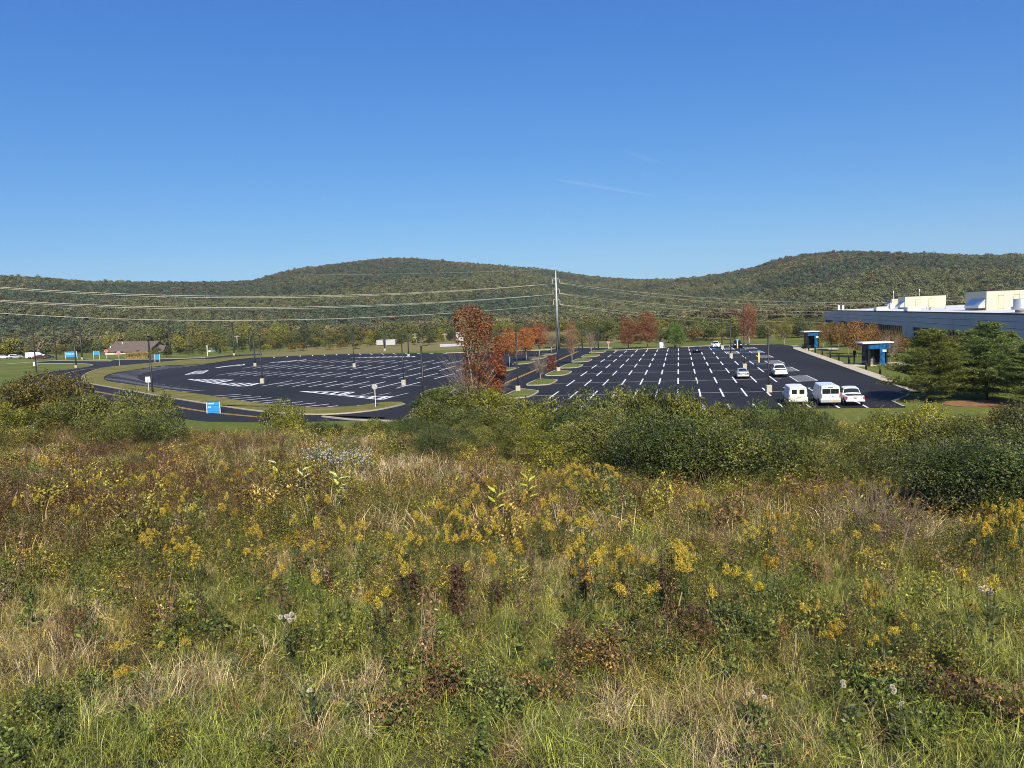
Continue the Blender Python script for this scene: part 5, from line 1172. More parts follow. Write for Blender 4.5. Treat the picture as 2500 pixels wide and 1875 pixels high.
# the tall rust-red tree by the centre road: a vase of upright stems, red lobes at the right, bare twigs at the left
def special_red():
    rng = np.random.default_rng(4); p = G(1163, 992); k = p[1]/FPX; H = float(atY(1150, 752, p[1])[2])
    X = lambda u: (u-1163)*k; Zv = lambda v: (992-v)*k
    lob = [(X(u), rng.uniform(-.8, .8), Zv(v), r*k, r*k*1.1, h*k) for u, v, r, h in ((1147, 785, 30, 36), (1165, 772, 22, 26), (1185, 790, 26, 30), (1140, 815, 20, 30), (1160, 820, 28, 40), (1185, 835, 24, 40), (1160, 870, 22, 42), (1178, 880, 20, 36), (1155, 915, 22, 36), (1190, 905, 18, 34), (1165, 950, 24, 32), (1195, 955, 22, 30), (1128, 770, 10, 14), (1205, 775, 10, 16))]
    q, u = lobe_points(rng, [(a, b, c, d*1.12, e*1.1, f*1.12) for a, b, c, d, e, f in lob], 14000, .8, .32, 1.1, 4); V1 = leaf_quads(rng, q, .21, .62, .3, u*.6); v1 = np.clip(rng.normal(.42, .22, len(q)), 0, 1)
    lob2 = [(X(u), rng.uniform(-.9, .6), Zv(v), r*k, r*k, h*k) for u, v, r, h in ((1222, 845, 12, 22), (1216, 870, 14, 22), (1225, 895, 14, 24), (1220, 925, 17, 24), (1212, 950, 17, 24), (1232, 905, 9, 16), (1204, 975, 14, 14))]
    q2, u2 = lobe_points(rng, lob2, 5600, .6, .25, 1.2, 9); V2 = leaf_quads(rng, q2, .21, .62, .3, u2*.6); v2 = np.clip(rng.normal(.5, .2, len(q2)), 0, 1)
    t = empty('red_tree', p); tag(t, 'tall rust-red tree with bare twigs at left, between the two lots', 'tree')
    mb = MB()
    for l in lob+lob2: 
        e = np.array(l[:3]); b = np.array([X(1160)+rng.normal()*.12, rng.normal()*.12, -.2]); mid = b+(e-b)*.5+np.array([-(e-b)[0]*.18, 0, 0])
        mb.tube([b, mid, e+np.array([0, 0, l[5]*.7])], [.11, .06, .012], 5, False)
    link('trunk', mb.mesh('trunk'), M_barkp, t)
    mb = MB()
    for i in range(105):
        a = rng.uniform(1066, 1135); v = rng.uniform(835, 950); e = np.array([X(a), rng.normal()*1.0, Zv(v)]); b = np.array([X(rng.uniform(1130, 1160)), rng.normal()*.3, Zv(rng.uniform(940, 990))])
        if rng.random() < .25: e[0] = X(rng.uniform(1228, 1262)); e[2] = Zv(rng.uniform(890, 955)); b[0] = X(1205)
        if rng.random() < .2: e[0] = X(rng.uniform(1180, 1235)); e[2] = Zv(rng.uniform(775, 860))
        mid = (b+e)/2+np.array([0, 0, -.05])+rng.normal(size=3)*.12; mb.tube([b, mid, e], [.018, .012, .005], 4, False)
    link('bare_twigs', mb.mesh('twigs'), mat('pale_twigs', (.24, .185, .14), .9), t)
    o = link('crown', quads_mesh('crown', V1, v1), M_rust, t); o2 = link('red_foliage', quads_mesh('crown', V2, v2), M_redl, t); o2.color = (1.15, 1.15, 1, 1); o['label'] = 'sparse rust-brown leaves of the upright stems'; o2['label'] = 'bright red leaves on the right side'
special_red()
# island trees: sparse crowns with visible branches
def sparse(key, seed, nleaf, leaf=.16, gap=.45, shape='oval', H=7, W=4.2, nl=14): return proto(key, seed, H, W, nleaf, leaf, .26, shape, gap, nl, .09, .8)
def bare_extra(t, seed, H, W, n=70):
    rng = np.random.default_rng(seed); mb = MB()
    for i in range(n):
        z = H*rng.uniform(.2, .5); b = np.array([rng.normal()*.06, rng.normal()*.06, z]); a = rng.uniform(0, 6.28); r = W/2*rng.uniform(.3, 1); e = np.array([r*math.cos(a), r*math.sin(a), min(H*1.0, z+H*rng.uniform(.15, .55))])
        mb.tube([b, (b+e)/2+rng.normal(size=3)*.15, e], [.028, .016, .005], 4, False)
    link('bare_twigs', mb.mesh('twigs'), bpy.data.materials.get('pale_twigs'), t)
gI = 'young trees on the islands of the centre road'
t = tree_px('maple_tree', sparse('orangeA', 21, 6500, .20, .2, 'round', 7, 5), 7, 5, 1244, 894, 803, 62, 'orange-leaved tree on the nearest island left of the centre road', gI, M_orange, M_barkp)
t = tree_px('maple_tree', sparse('orangeB', 22, 7000, .20, .18, 'round', 7, 5), 7, 5, 1284.8, 880.5, 800, 60, 'brightest orange tree, second along the left side of the centre road', gI, M_orange, M_barkp, (1.08, 1.02, .9), 1.0)
t = tree_px('maple_tree', sparse('orangeC', 23, 5200, .20, .3, 'oval', 8, 4.6), 8, 4.6, 1317, 870, 789, 54, 'orange tree with a thinning right side, third along the left side of the centre road', gI, M_orange, M_barkp, (.88, .8, .85), 2.0); bare_extra(t, 5, 8, 5)
t = tree_px('bare_tree', sparse('bareA', 31, 150, .15, .5, 'vase', 7, 5), 7, 5, 1320, 930.5, 858, 66, 'half-bare tree with one red clump at its right on the second island', gI, M_rust, M_barkp); bare_extra(t, 6, 7, 6, 110)
rng = np.random.default_rng(8); q, u = lobe_points(rng, [(1.9, -.3, 4.6, .9, .9, 1.1), (2.3, -.2, 3.6, .8, .8, .9), (1.5, -.4, 3.1, .6, .7, .7), (2.5, 0, 5.4, .55, .6, .6)], 1500, .8, .3, 1.5, 2); link('red_foliage', quads_mesh('clump', leaf_quads(rng, q, .2, .62, .3, u*.5), np.clip(rng.normal(.45, .2, len(q)), 0, 1)), M_redl, t)
t = tree_px('maple_tree', sparse('brownA', 41, 2500, .16, .5, 'oval', 9, 4.6), 9, 4.6, 1397, 890, 784, 46, 'sparse brown-red tree with many bare branches on the fourth island', gI, M_rust, M_barkp, (1.25, 1.35, 1.3)); bare_extra(t, 7, 9, 5, 120)
t = tree_px('bare_tree', sparse('bareB', 42, 500, .15, .6, 'oval', 8, 3.4), 8, 3.4, 1443.5, 866, 799, 36, 'almost bare slender tree on the sixth island', gI, M_tan, M_barkp, (1.1, 1, 1)); bare_extra(t, 9, 8, 3.6, 100)
t = tree_px('bare_tree', sparse('bareC', 43, 350, .15, .6, 'vase', 8, 3.6), 8, 3.6, 1347, 862, 802, 34, 'bare pale tree in front of the transmission pole', gI, M_tan, M_barkp); bare_extra(t, 10, 8, 3.8, 100)
gR = 'red maples along the far kerb of the right lot'
tree_px('maple_tree', proto('mapleA', 51, 9, 6, 6500, .22, .16, 'oval', .22, 18), 9, 6, 1534.7, 853, 775, 58, 'red maple with browning lower leaves, leftmost of the three red maples', gR, M_redl, M_bark, (1.0, 1.25, 1.1))
tree_px('maple_tree', proto('mapleB', 52, 10, 6.4, 6500, .22, .16, 'oval', .2, 18), 10, 6.4, 1580, 851.5, 762, 64, 'red maple with a deep crimson top, middle of the three red maples', gR, M_redl, M_bark, (1.0, 1.1, 1.05), .7)
tree_px('maple_tree', proto('mapleC', 53, 11, 6.2, 6500, .22, .10, 'oval', .3, 18), 11, 6.2, 1827, 842, 742, 58, 'tallest red maple, standing at the far right corner of the right lot', gR, M_redl, M_barkp, (1.15, 1.5, 1.35), 1.4)
tree_px('leafy_tree', proto('greenA', 54, 8, 7, 6500, .25, .08, 'round', .15, 18), 8, 7, 1652, 850, 787, 56, 'bright green round tree right of the red maples', None, M_green, M_bark, (.9, 1.25, .8))
tree_px('leafy_tree', proto('goldA', 55, 8, 6, 4600, .22, .25, 'round', .3, 16), 8, 6, 1913.7, 843, 787, 49, 'yellow-brown leafy tree with a clear trunk at the far kerb', None, M_tan, M_barkp, (.85, 1.15, .9))
# crab-apples along the building
gB = 'brown-gold trees between the pavement and the building'
for i, (x, y, top, wz, lab, c) in enumerate(((218, 897, 690, 150, 'brown-gold tree left of the far end of the row, beside the far bus shelter', (.9, .95, .9)), (290, 922, 685, 130, 'brown tree second from the far bus shelter, darker than its neighbours', (.75, .7, .75)), (355, 926, 690, 150, 'amber tree in the middle of the row by the building', (1.1, .95, .7)), (435, 957, 688, 150, 'dull brown tree behind the widest gold tree', (.8, .75, .8)),
        (520, 982, 672, 250, 'widest gold-brown tree, left of the nearer bus shelter', (1.15, .92, .75)), (655, 960, 690, 150, 'reddish-brown tree behind the nearer bus shelter', (.8, .68, .62)))):
    tree_px('ornamental_tree', sparse('crab%d' % (i % 3), 60+i % 3, 5200, .21, .22, 'round', 6, 6, 16), 6, 6, *z5(x, y), z5(0, top-8)[1], wz*.27722*1.12, lab, gB, M_tan, M_barkp, c, i*1.1)
t = tree_px('ornamental_tree', sparse('crab_s', 66, 900, .17, .5, 'wide', 6, 6, 15), 6, 6, *z5(805, 1048), z5(0, 735)[1], 62, 'thin half-bare tree with a leaning trunk right of the nearer bus shelter', gB, M_tan, M_barkp, (.9, .9, .9)); bare_extra(t, 12, 6, 6, 110); t.rotation_euler = (0, .08, 0)
for i in range(8):  # added back row, tinted darker, fills and shades the lawn by the wall
    p = st(132+i*13.5, 43+3*math.sin(i*2.1)); put_tree('ornamental_tree', PROTO['crab%d' % (i % 3)], p, 3.9+.5*math.sin(i*1.7), 6, 8.5, 6, 'added brown-gold tree of the back row, filling and shading the ground before the building wall', 'added back row of brown-gold trees by the building', M_tan, M_barkp, ((.62, .60, .55), (.5, .52, .5), (.58, .5, .48))[i % 3], i*.9)
# white pines
PM = [pine_meshes('pine%d' % k, 80+k, 9, 8, 1.0) for k in range(3)]
gP = 'white pines at the right of the lot'
for i, (u, vb, vt, wpx, lab, c) in enumerate(((2270, 978, 801, 190, 'broad dark pine at the corner of the right lot, leftmost of the pines', (1.0, .92, .7)), (2408, 976, 785, 170, 'tallest pine with a pointed top, standing over the orange needle bed', (.95, 1.05, 1.1)), (2369, 951, 806, 100, 'pine half hidden between the broad pine and the tallest pine', (1.0, 1.0, .95)), (2462, 962, 806, 110, 'pine with a rounded top close behind the tallest pine at the right', (1.05, 1.05, 1.05)), (2520, 990, 832, 150, 'pine cut by the right edge of the photo', (1, 1.02, .95)), (2318, 940, 830, 90, 'small yellowish pine behind the broad pine', (1.15, 1.0, .75)))):
    p = G(u, vb); H = float(atY(u, vt, p[1])[2]); put_tree('pine_tree', PM[i % 3], p, H, 9, 1.25*wpx*p[1]/FPX, 8, lab, gP, M_pine, M_bark, c, i*1.3, parts=('trunk', 'needles'))
# needle litter under the pines
mb = MB(); rng = np.random.default_rng(3); P0 = G(2400, 985); a = np.linspace(0, 6.283, 40, endpoint=False); rr = 1+.25*(vnoise(np.cos(a)*2+5, np.sin(a)*2+5, 4)-.5)
mb.add([(P0[0]+4.2*r*math.cos(x), P0[1]+3*r*math.sin(x), .02) for x, r in zip(a, rr)], [tuple(range(40))]); tag(mb.build('needle_bed', mat('needle_litter', (.22, .115, .05), .95, 0, .35, 1.2)), kind='structure')

# ------------------------------------------------------------------ tree belt beyond the lots
rng = np.random.default_rng(77)
BP = [tree_meshes('belt%d' % k, 200+k, 10, 8.5, 2100, .50, .06, ('round', 'oval', 'wide', 'round')[k % 4], .18, 16) for k in range(6)]
lab_ = {'olive': 'olive-green leafy tree in the belt beyond the parking lots', 'dark': 'dark green dense tree in the belt beyond the parking lots', 'yellow': 'yellowing tree in the belt beyond the parking lots', 'tan': 'tan, half-bare tree in the belt beyond the parking lots', 'rust': 'rust-brown tree in the belt beyond the parking lots'}
colr = {'olive': (.95, .95, .95), 'dark': (.42, .52, .5), 'yellow': (1.65, 1.42, .8), 'tan': (1.35, 1.16, 1.05), 'rust': (1.4, .85, .7)}
def belt(u, vt, wpx, Y, kind, label=None, name='leafy_tree'):
    d = ray(u, 800); p = np.array([d[0]/d[1]*Y, Y, 0]); H = float(atY(u, vt, Y)[2]); c = np.array(colr[kind])*rng.uniform(.8, 1.2)*np.array([rng.uniform(.92, 1.08), 1, rng.uniform(.9, 1.1)])
    return put_tree(name, BP[rng.integers(6)], p, H, 10, wpx*Y/FPX, 8.5, label or lab_[kind], None if label else 'mixed trees in the belt beyond the lots ('+kind+')', M_green, M_bark, tuple(c), rng.uniform(0, 6.28))
belt(28, 825, 74, 400, 'yellow', 'broad yellow-olive willow-like tree above the cars at the left edge')
belt(-25, 830, 60, 405, 'yellow', 'yellow-olive tree cut by the left edge of the photo')
for u, vt, w_, k in ((262, 816, 30, 'yellow'), (288, 811, 32, 'yellow'), (312, 812, 34, 'olive'), (338, 813, 40, 'tan'), (232, 830, 36, 'olive'), (205, 834, 34, 'dark'), (172, 838, 30, 'tan'), (140, 842, 36, 'tan'), (112, 838, 34, 'olive'), (85, 834, 30, 'dark'), (62, 842, 24, 'tan')): belt(u, vt, w_, rng.uniform(385, 430), k)
x = 432
while x < 1250:
    k = rng.choice(['olive', 'olive', 'dark', 'yellow', 'tan', 'rust'], p=[.33, .22, .2, .11, .11, .03]); w_ = rng.uniform(30, 62); belt(x, rng.uniform(806, 826)-max(0, x-700)*.022, w_, rng.uniform(335, 375), k); x += w_*.62
x = 330
while x < 1560:
    k = rng.choice(['olive', 'dark', 'tan', 'yellow'], p=[.45, .15, .3, .10]); w_ = rng.uniform(36, 66); belt(x, rng.uniform(786, 806)-max(0, x-900)*.02, w_, rng.uniform(400, 460), k); x += w_*.7
x = 1400
while x < 2030:
    k = rng.choice(['olive', 'olive', 'dark', 'yellow', 'tan'], p=[.4, .2, .2, .08, .12]); w_ = rng.uniform(40, 80); belt(x, rng.uniform(786, 806)-max(0, x-1500)*.018, w_, rng.uniform(262, 310), k); x += w_*.55
x = 1450
while x < 2080:
    k = rng.choice(['olive', 'olive', 'dark', 'yellow', 'tan'], p=[.4, .2, .2, .08, .12]); w_ = rng.uniform(50, 80); belt(x, rng.uniform(768, 786), w_, rng.uniform(330, 400), k); x += w_*.6
belt(1725, 783, 76, 255, 'olive', 'wide olive tree behind the black sedan and white crossover'); belt(1784, 806, 40, 252, 'dark', 'very dark low tree behind the far charging post'); belt(756, 826, 26, 345, 'dark', 'dark blue-green evergreen in front of the belt behind the left lot')
belt(1866, 795, 44, 250, 'dark', 'dark olive tree right of the tallest red maple'); belt(1948, 793, 60, 245, 'dark', 'dark olive tree behind the far bus shelter'); belt(1985, 800, 60, 250, 'olive', 'olive tree between the far bus shelter and the building corner'); belt(660, 834, 26, 330, 'rust', 'maroon shrub-like tree at the meadow edge behind the left lot')
# shrubs at the feet of the belt
SB = [bush_meshes('lowshrub%d' % k, 300+k, 3, 5, 1500, .32, .15, 0, 9) for k in range(3)]
x = 375
while x < 2000:
    Y = rng.uniform(300, 330) if x < 1300 else rng.uniform(246, 262); d = ray(x, 830); k = rng.choice(['olive', 'dark', 'yellow', 'tan', 'rust'], p=[.35, .3, .12, .15, .08])
    if not (1060 < x < 1130 or 905 < x < 975 or 1470 < x < 1500): put_tree('shrub', SB[rng.integers(3)], (d[0]/d[1]*Y, Y), rng.uniform(2.2, 4.2), 3, rng.uniform(4, 8), 5, {'olive': 'olive shrub', 'dark': 'dark green shrub', 'yellow': 'yellow-green shrub', 'tan': 'tan shrub', 'rust': 'rust-brown shrub'}[k]+' at the foot of the tree belt', 'shrubs along the foot of the belt ('+k+')', M_green, M_bark, tuple(np.array(colr[k])*rng.uniform(.7, 1.1)), rng.uniform(0, 6), 'shrub', ('stems', 'foliage'))
    x += rng.uniform(18, 38)
# ornamental grass by the house
p = G(336, 876); t = empty('ornamental_grass', p); tag(t, 'row of tall straw-coloured ornamental grass in front of the brown-roofed house', 'grass bed')
M_straw = foliage('straw', [(.22, .14, .04), (.46, .33, .12), (.6, .48, .22)], [0, .5, 1], False, .2)
rg = np.random.default_rng(5); bl, vv = blades(rg, 2600, 1.6, 2.9, .12, .16, .3, .1); k = p[1]/FPX; off = np.repeat(np.stack([rg.uniform(-27, 27, 2600)*k, rg.uniform(-1, 1, 2600), np.zeros(2600)], 1), 1, 0)
bl = bl+np.concatenate([off]*3)[:, None, :]; link('grass_blades', quads_mesh('grass_blades', bl, vv), M_straw, t)
# ================================================================== foreground shrubs
M_bush = foliage('bush_leaves', [(.018, .024, .005), (.105, .122, .022), (.29, .285, .07)], [0, .5, 1], False, .12, .5, True)  # dark and pale ends stand in for deep shade and leaf gloss
BM = [bush_meshes('bush%d' % k, 400+k, 3.2, 4.6, 15000, .074, (.18, .24, .3, .2, .34)[k % 5], (40, 60, 70, 50, 90)[k % 5], (11, 13, 12, 10, 14)[k % 5]) for k in range(5)]
BF = [bush_meshes('farbush%d' % k, 440+k, 3.2, 4.6, 8200, .115, (.22, .3, .34, .26, .4)[k % 5], (40, 60, 70, 50, 90)[k % 5], (14, 16, 15, 13, 17)[k % 5]) for k in range(5)]
G_OL, G_DK, G_YG, G_BR, G_GY = (1.05, 1, .95), (.48, .60, .55), (1.5, 1.35, .75), (1.1, .78, .72), (.78, .82, 1.0)
def bush(u, vt, Y, W, col, label, k=None, minh=1.2, cat='shrub'):
    q = atY(u, vt, Y); z0 = float(terr(q[0], q[1])); H = max(minh, q[2]-z0)
    rr = np.random.default_rng(int(u*7+Y)); W = min(W*1.08, max(1.95*H, 1.8)); k = rr.integers(5) if k is None else k
    return put_tree('wild_shrub', (BF if Y > 36 else BM)[k], q, H, 3.2, W*.88, 4.6, label, 'wild shrubs on the slope', M_bush, M_bark, tuple(np.array(col)*rr.uniform(.9, 1.1)), rr.uniform(0, 6.28), cat, ('stems', 'foliage'))
for a in ((95, 912, 56, 5.5, G_BR, 'dark brown shrub in front of the leftmost black post', 4), (165, 918, 55, 5, G_BR, 'dark brown shrub just left of the ring road bend', 4), (35, 938, 54, 5, G_BR, 'brown shrub at the left edge below the lawn', 4),
    (215, 962, 47, 5, G_OL, 'olive shrub below the dark brown shrub at the road bend', 1), (285, 957, 46, 4.5, G_OL, 'olive shrub against the ring road left of the speed sign', 2), (120, 985, 44, 6, G_OL, 'wide olive shrub under the brown shrubs at the left', 0), (20, 988, 40, 5, G_YG, 'yellow-green shrub at the left edge of the photo', 3),
    (378, 964, 46, 3.2, G_OL, 'olive shrub below the speed limit sign and thick post', 1), (395, 1000, 38, 3.2, G_GY, 'grey-green rounded shrub standing before the near lawn', 3), (330, 990, 40, 3.2, G_OL, 'olive shrub left of the grey-green rounded shrub', 2), (255, 1010, 36, 4, G_OL, 'low olive shrub above the yellow goldenrod at left', 0),
    (692, 978, 50, 3.4, G_OL, 'olive shrub standing alone in front of the left lot edge', 2), (700, 1015, 46, 2.6, G_YG, 'yellow-green low shrub at the foot of the lone olive shrub', 1), (795, 1050, 38, 3.0, G_DK, 'dark low shrub left of the white-flowered patch', 3),
    (1060, 950, 46, 4.2, G_DK, 'dark shrub at the left end of the big central thicket', 0), (1125, 938, 45, 4.6, G_OL, 'highest olive shrub of the central thicket, below the red tree', 3), (1195, 952, 44, 4.5, G_YG, 'yellow-green shrub right of the thicket top', 1), (1265, 972, 43, 4.6, G_OL, 'olive shrub in front of the nearest grass island', 0), (1335, 978, 42, 4.6, G_YG, 'bright yellow-green shrub in the thicket below the right lot', 3), (1405, 976, 42, 4.2, G_OL, 'twiggy olive shrub in the dip of the thicket', 2),
    (1465, 953, 40, 4.0, G_GY, 'grey-green twiggy shrub with sprigs over the right lot', 2), (1520, 951, 40, 4.0, G_OL, 'olive shrub covering the near corner of the right lot', 0), (1618, 946, 40, 4.3, G_DK, 'dark shrub with the highest crest before the right lot', 1), (1580, 962, 39, 4, G_OL, 'olive shrub left of the dark crest', 3), (1672, 968, 38, 3.8, G_OL, 'olive shrub right of the dark crest', 0), (1730, 990, 37, 4, G_YG, 'yellow-olive shrub in front of the empty stalls', 1), (1800, 992, 36, 4, G_OL, 'olive shrub left of the vans', 3), (1872, 974, 36, 3.8, G_DK, 'dark shrub overlapping the old white van', 0), (1935, 988, 36, 3.6, G_OL, 'olive shrub below the old white van', 1), (1995, 1002, 35, 3.4, G_DK, 'dark shrub below the tall van', 3), (2045, 1040, 33, 3.4, G_OL, 'olive shrub below the white pickup', 0),
    (1052, 985, 38, 4.2, G_OL, 'olive shrub low at the left side of the central thicket', 1), (1125, 990, 37, 4.0, G_GY, 'grey-green shrub below the highest shrub of the thicket', 2), (1205, 1000, 36.5, 4.0, G_OL, 'olive shrub in the middle rank of the central thicket', 0), (1292, 1006, 36.5, 4.0, G_YG, 'yellow-green shrub in the middle rank of the central thicket', 3), (1385, 1006, 36.2, 4.0, G_DK, 'dark shrub in the middle rank of the central thicket', 1), (1472, 1000, 36.2, 4.0, G_OL, 'olive shrub behind the goldenrod patch in the middle rank', 0), (900, 1045, 40, 3, G_OL, 'low olive shrub left of the central thicket by the near kerb', 2),
    (1010, 1020, 28.4, 4.4, G_DK, 'dark green shrub in the middle of the slope, left of the thicket', 3), (1085, 1035, 25.8, 3.8, G_DK, 'deep green broad-leaved shrub above the maroon weeds', 1), (1160, 1020, 29.2, 4.2, G_OL, 'olive shrub in the middle of the thicket front', 2), (1250, 1030, 28.4, 4.5, G_OL, 'greyish shrub in the thicket front', 2), (1340, 1040, 27.5, 4.4, G_YG, 'yellow-green shrub in the thicket front', 0), (1430, 1030, 27.5, 4.4, G_OL, 'olive shrub behind the large goldenrod patch', 1),
    (1520, 1015, 26.7, 4.6, G_OL, 'large olive shrub right of the goldenrod patch', 3), (1610, 1010, 24.9, 4.8, G_DK, 'large dark shrub with a deep shaded hollow', 0), (1690, 1025, 24.1, 4.6, G_DK, 'dark shrub right of the shaded hollow', 1), (1770, 1035, 24.1, 4.6, G_OL, 'olive shrub in the right thicket', 3), (1850, 1045, 24.1, 4.4, G_DK, 'dark shrub at the right end of the middle thicket', 0), (1925, 1060, 24.1, 4.4, G_OL, 'olive shrub under the vans', 2), (2010, 1080, 23.2, 4.4, G_OL, 'mixed olive shrub in front of the mown lawn', 1), (2090, 1070, 23.2, 4.4, G_OL, 'twiggy olive shrub right of the lawn strip', 2),
    (2170, 1005, 28.4, 4.0, G_YG, 'yellow-olive shrub with sprigs below the broad pine', 2), (2230, 990, 28.4, 3.8, G_YG, 'tall yellow-olive shrub in front of the broad pine', 1), (2310, 1010, 26.7, 4.2, G_OL, 'olive shrub in front of the pine bed', 3), (2200, 1060, 24.1, 4.6, G_OL, 'olive shrub above the shaded grass at right', 0), (2390, 1040, 23.2, 4.4, G_GY, 'grey-green shrub before the orange needle bed', 2), (2470, 985, 23.2, 3.8, G_BR, 'tall twiggy brown-green shrub at the right edge', 4), (2520, 1000, 20.6, 4, G_GY, 'grey shrub cut by the right edge of the photo', 2),
    (2330, 1088, 15.5, 3.1, G_GY, 'large dark grey-green shrub at right with a black shaded base', 0), (2425, 1075, 15.0, 3.3, G_DK, 'large dark shrub nearest the right edge', 3), (2505, 1090, 14.5, 3.0, G_DK, 'dark shrub cut by the right edge above the goldenrod', 1), (2255, 1125, 17.5, 2.8, G_OL, 'olive shrub left of the large dark shrub', 2)):
    bush(*a)

# ================================================================== goldenrod and other tall single plants
M_gstalk = foliage('goldenrod_leaves', [(.03, .04, .012), (.075, .10, .025), (.13, .16, .045)], [0, .5, 1], False, .25, .6, True)
M_gflower = foliage('goldenrod_flowers', [(.24, .155, .02), (.53, .375, .04), (.72, .55, .11)], [0, .5, 1], False, .15, .6, True)
GR = [goldenrod_meshes('gold%d' % k, 500+k, 1.0, (.11, .135, .155, .12, .095)[k]) for k in range(5)]
for a, b in GR: a.materials.append(M_gstalk); b.materials.append(M_gflower)
_r1 = [(85,835),(220,800),(340,795),(550,810),(490,870),(450,690),(500,700),(560,705),(590,690),(790,690),(830,660),(910,670),(990,650),(1030,680),(1070,695),(1150,805),(1220,850),(1110,840),(1060,860),(1150,860),(980,890),(1490,880),(1370,590),(1400,640),(1450,620),(1500,640),(1560,640),(1600,600),(1640,620),(1700,600),(1740,650),(1790,640),(1840,660),(1350,730),(1290,700),(1440,790),(1960,800),(2070,800),(1850,940),(2000,940),(2170,960),(1600,990),(1640,1010),(1850,1045),(1940,1100),(1990,1120),(1660,1115),(930,1040),(950,1060),(910,1060),(1030,1110),(1180,1060),(1170,1100),(1200,1110),(1220,1130),(1250,1120),(1240,1170),(1755,1245),(2020,1270),(760,380),(800,350),(830,370),(860,340),(780,420),(890,390),(720,400),(940,400),(980,420),(310,330),(350,340),(440,290),(300,570),(350,580),(400,570),(450,575),(470,590),(1060,500),(980,540),(1080,580)]
_r2 = [(790,490),(750,560),(860,540),(900,560),(820,600),(660,610),(1250,510),(1350,520),(1390,480),(1440,440),(1460,470),(1400,560),(1370,540),(1500,520),(1530,510),(1590,460),(1620,470),(1650,480),(1680,500),(1600,530),(1640,560),(1720,540),(1410,600),(1640,610),(760,690),(740,720),(790,720),(830,730),(850,740),(710,775),(590,710),(450,790),(530,795),(1110,680),(1220,690),(1270,680),(1330,670),(1250,720),(1115,770),(1020,700),(755,810),(940,760),(1060,795),(1250,830),(1340,780),(1430,815),(1500,800),(1520,830),(930,845),(430,915),(620,910),(690,920),(740,900),(1075,970),(910,1025),(1020,1030),(750,1065),(370,1090),(325,1020),(85,835),(20,910),(1470,920),(1500,960),(1520,1000),(1480,980),(1610,1010),(1570,1045),(1410,985),(1850,975),(1790,1030),(2100,950),(2130,1000),(2120,1060),(2150,1090),(150,1260),(190,1280),(1440,1105),(1690,1075),(1540,1140),(1930,1220),(1745,1225),(1400,500),(1420,530),(1480,500),(1560,540),(1665,530),(1430,470),(1520,560),(1375,500)]
_r3 = [(150,705),(190,710),(100,720),(600,765),(640,770),(720,770),(760,775),(680,930),(840,950),(560,1050),(600,1060),(620,1030),(370,1115),(30,970),(60,1000),(10,1020),(50,1080),(1240,475),(1230,500),(1100,570),(1180,580),(1350,560),(1380,600),(1420,580),(1330,620),(1460,600),(1520,560),(1400,650),(1080,640),(890,610),(1970,740),(2000,720),(2060,740),(2110,760),(2170,740),(2200,690),(1860,800),(1900,790),(1950,860),(2040,870),(2100,830),(2180,830),(2080,950),(2150,900),(1210,1225),(1280,1215),(1910,1130),(2010,1170),(265,1260),(510,1190),(2020,790),(1980,820),(2140,800),(2190,770)]
_r6 = [(1030,375),(1025,410),(930,425),(970,430),(1310,350),(1420,300),(1350,420),(1400,410),(1320,460),(1240,480),(1560,380),(1060,335),(1890,245),(1210,115),(1230,220),(1270,240),(900,255),(800,260)]
_r4 = [(810,490),(980,500),(1180,490),(750,500),(770,650),(860,650)]
S_ = .38427
heads = [(x*S_, 900+y*S_) for x, y in _r1]+[(850+x*S_, 950+y*S_) for x, y in _r2]+[(1650+x*S_, 950+y*S_) for x, y in _r3]
low = [(1650+x*S_, 1375+y*S_) for x, y in _r6]+[(x*S_, 1375+y*S_) for x, y in _r4]
rng = np.random.default_rng(91)
def put_gold(u, v, h, s, label, group, k):
    p = T(u, v, h*.93); t = empty('goldenrod', p, rng.uniform(0, 6.28)); t.scale = (s, s, h); tag(t, label, 'goldenrod', group)
    dull = rng.random(); fc = (1, 1, 1) if dull < .5 else ((.95, .84, .65) if dull < .68 else ((.66, .58, .42) if dull < .82 else (.95, 1.0, .8))); far = sstep(14, 30, p[1])
    o1 = bpy.data.objects.new('stalk', GR[k][0]); COL.objects.link(o1); o1.parent = t; o1.color = (1, 1, 1, 1)
    o2 = bpy.data.objects.new('flower_head', GR[k][1]); COL.objects.link(o2); o2.parent = t; o2.color = (*fc, 1)
for u, v in heads: 
    far = sstep(12, 30, T(u, v, .9)[1]); put_gold(u, v, rng.uniform(.8, 1.05), rng.uniform(.45, .8)*(1+1.3*far), 'goldenrod with a drooping yellow plume among the weeds on the slope', 'goldenrod plants on the slope', rng.integers(5))
for u, v in low: put_gold(u, v, rng.uniform(.42, .58), rng.uniform(.4, .55), 'short goldenrod with a small bright yellow head in the near grass', 'short goldenrod in the near grass', rng.integers(5))
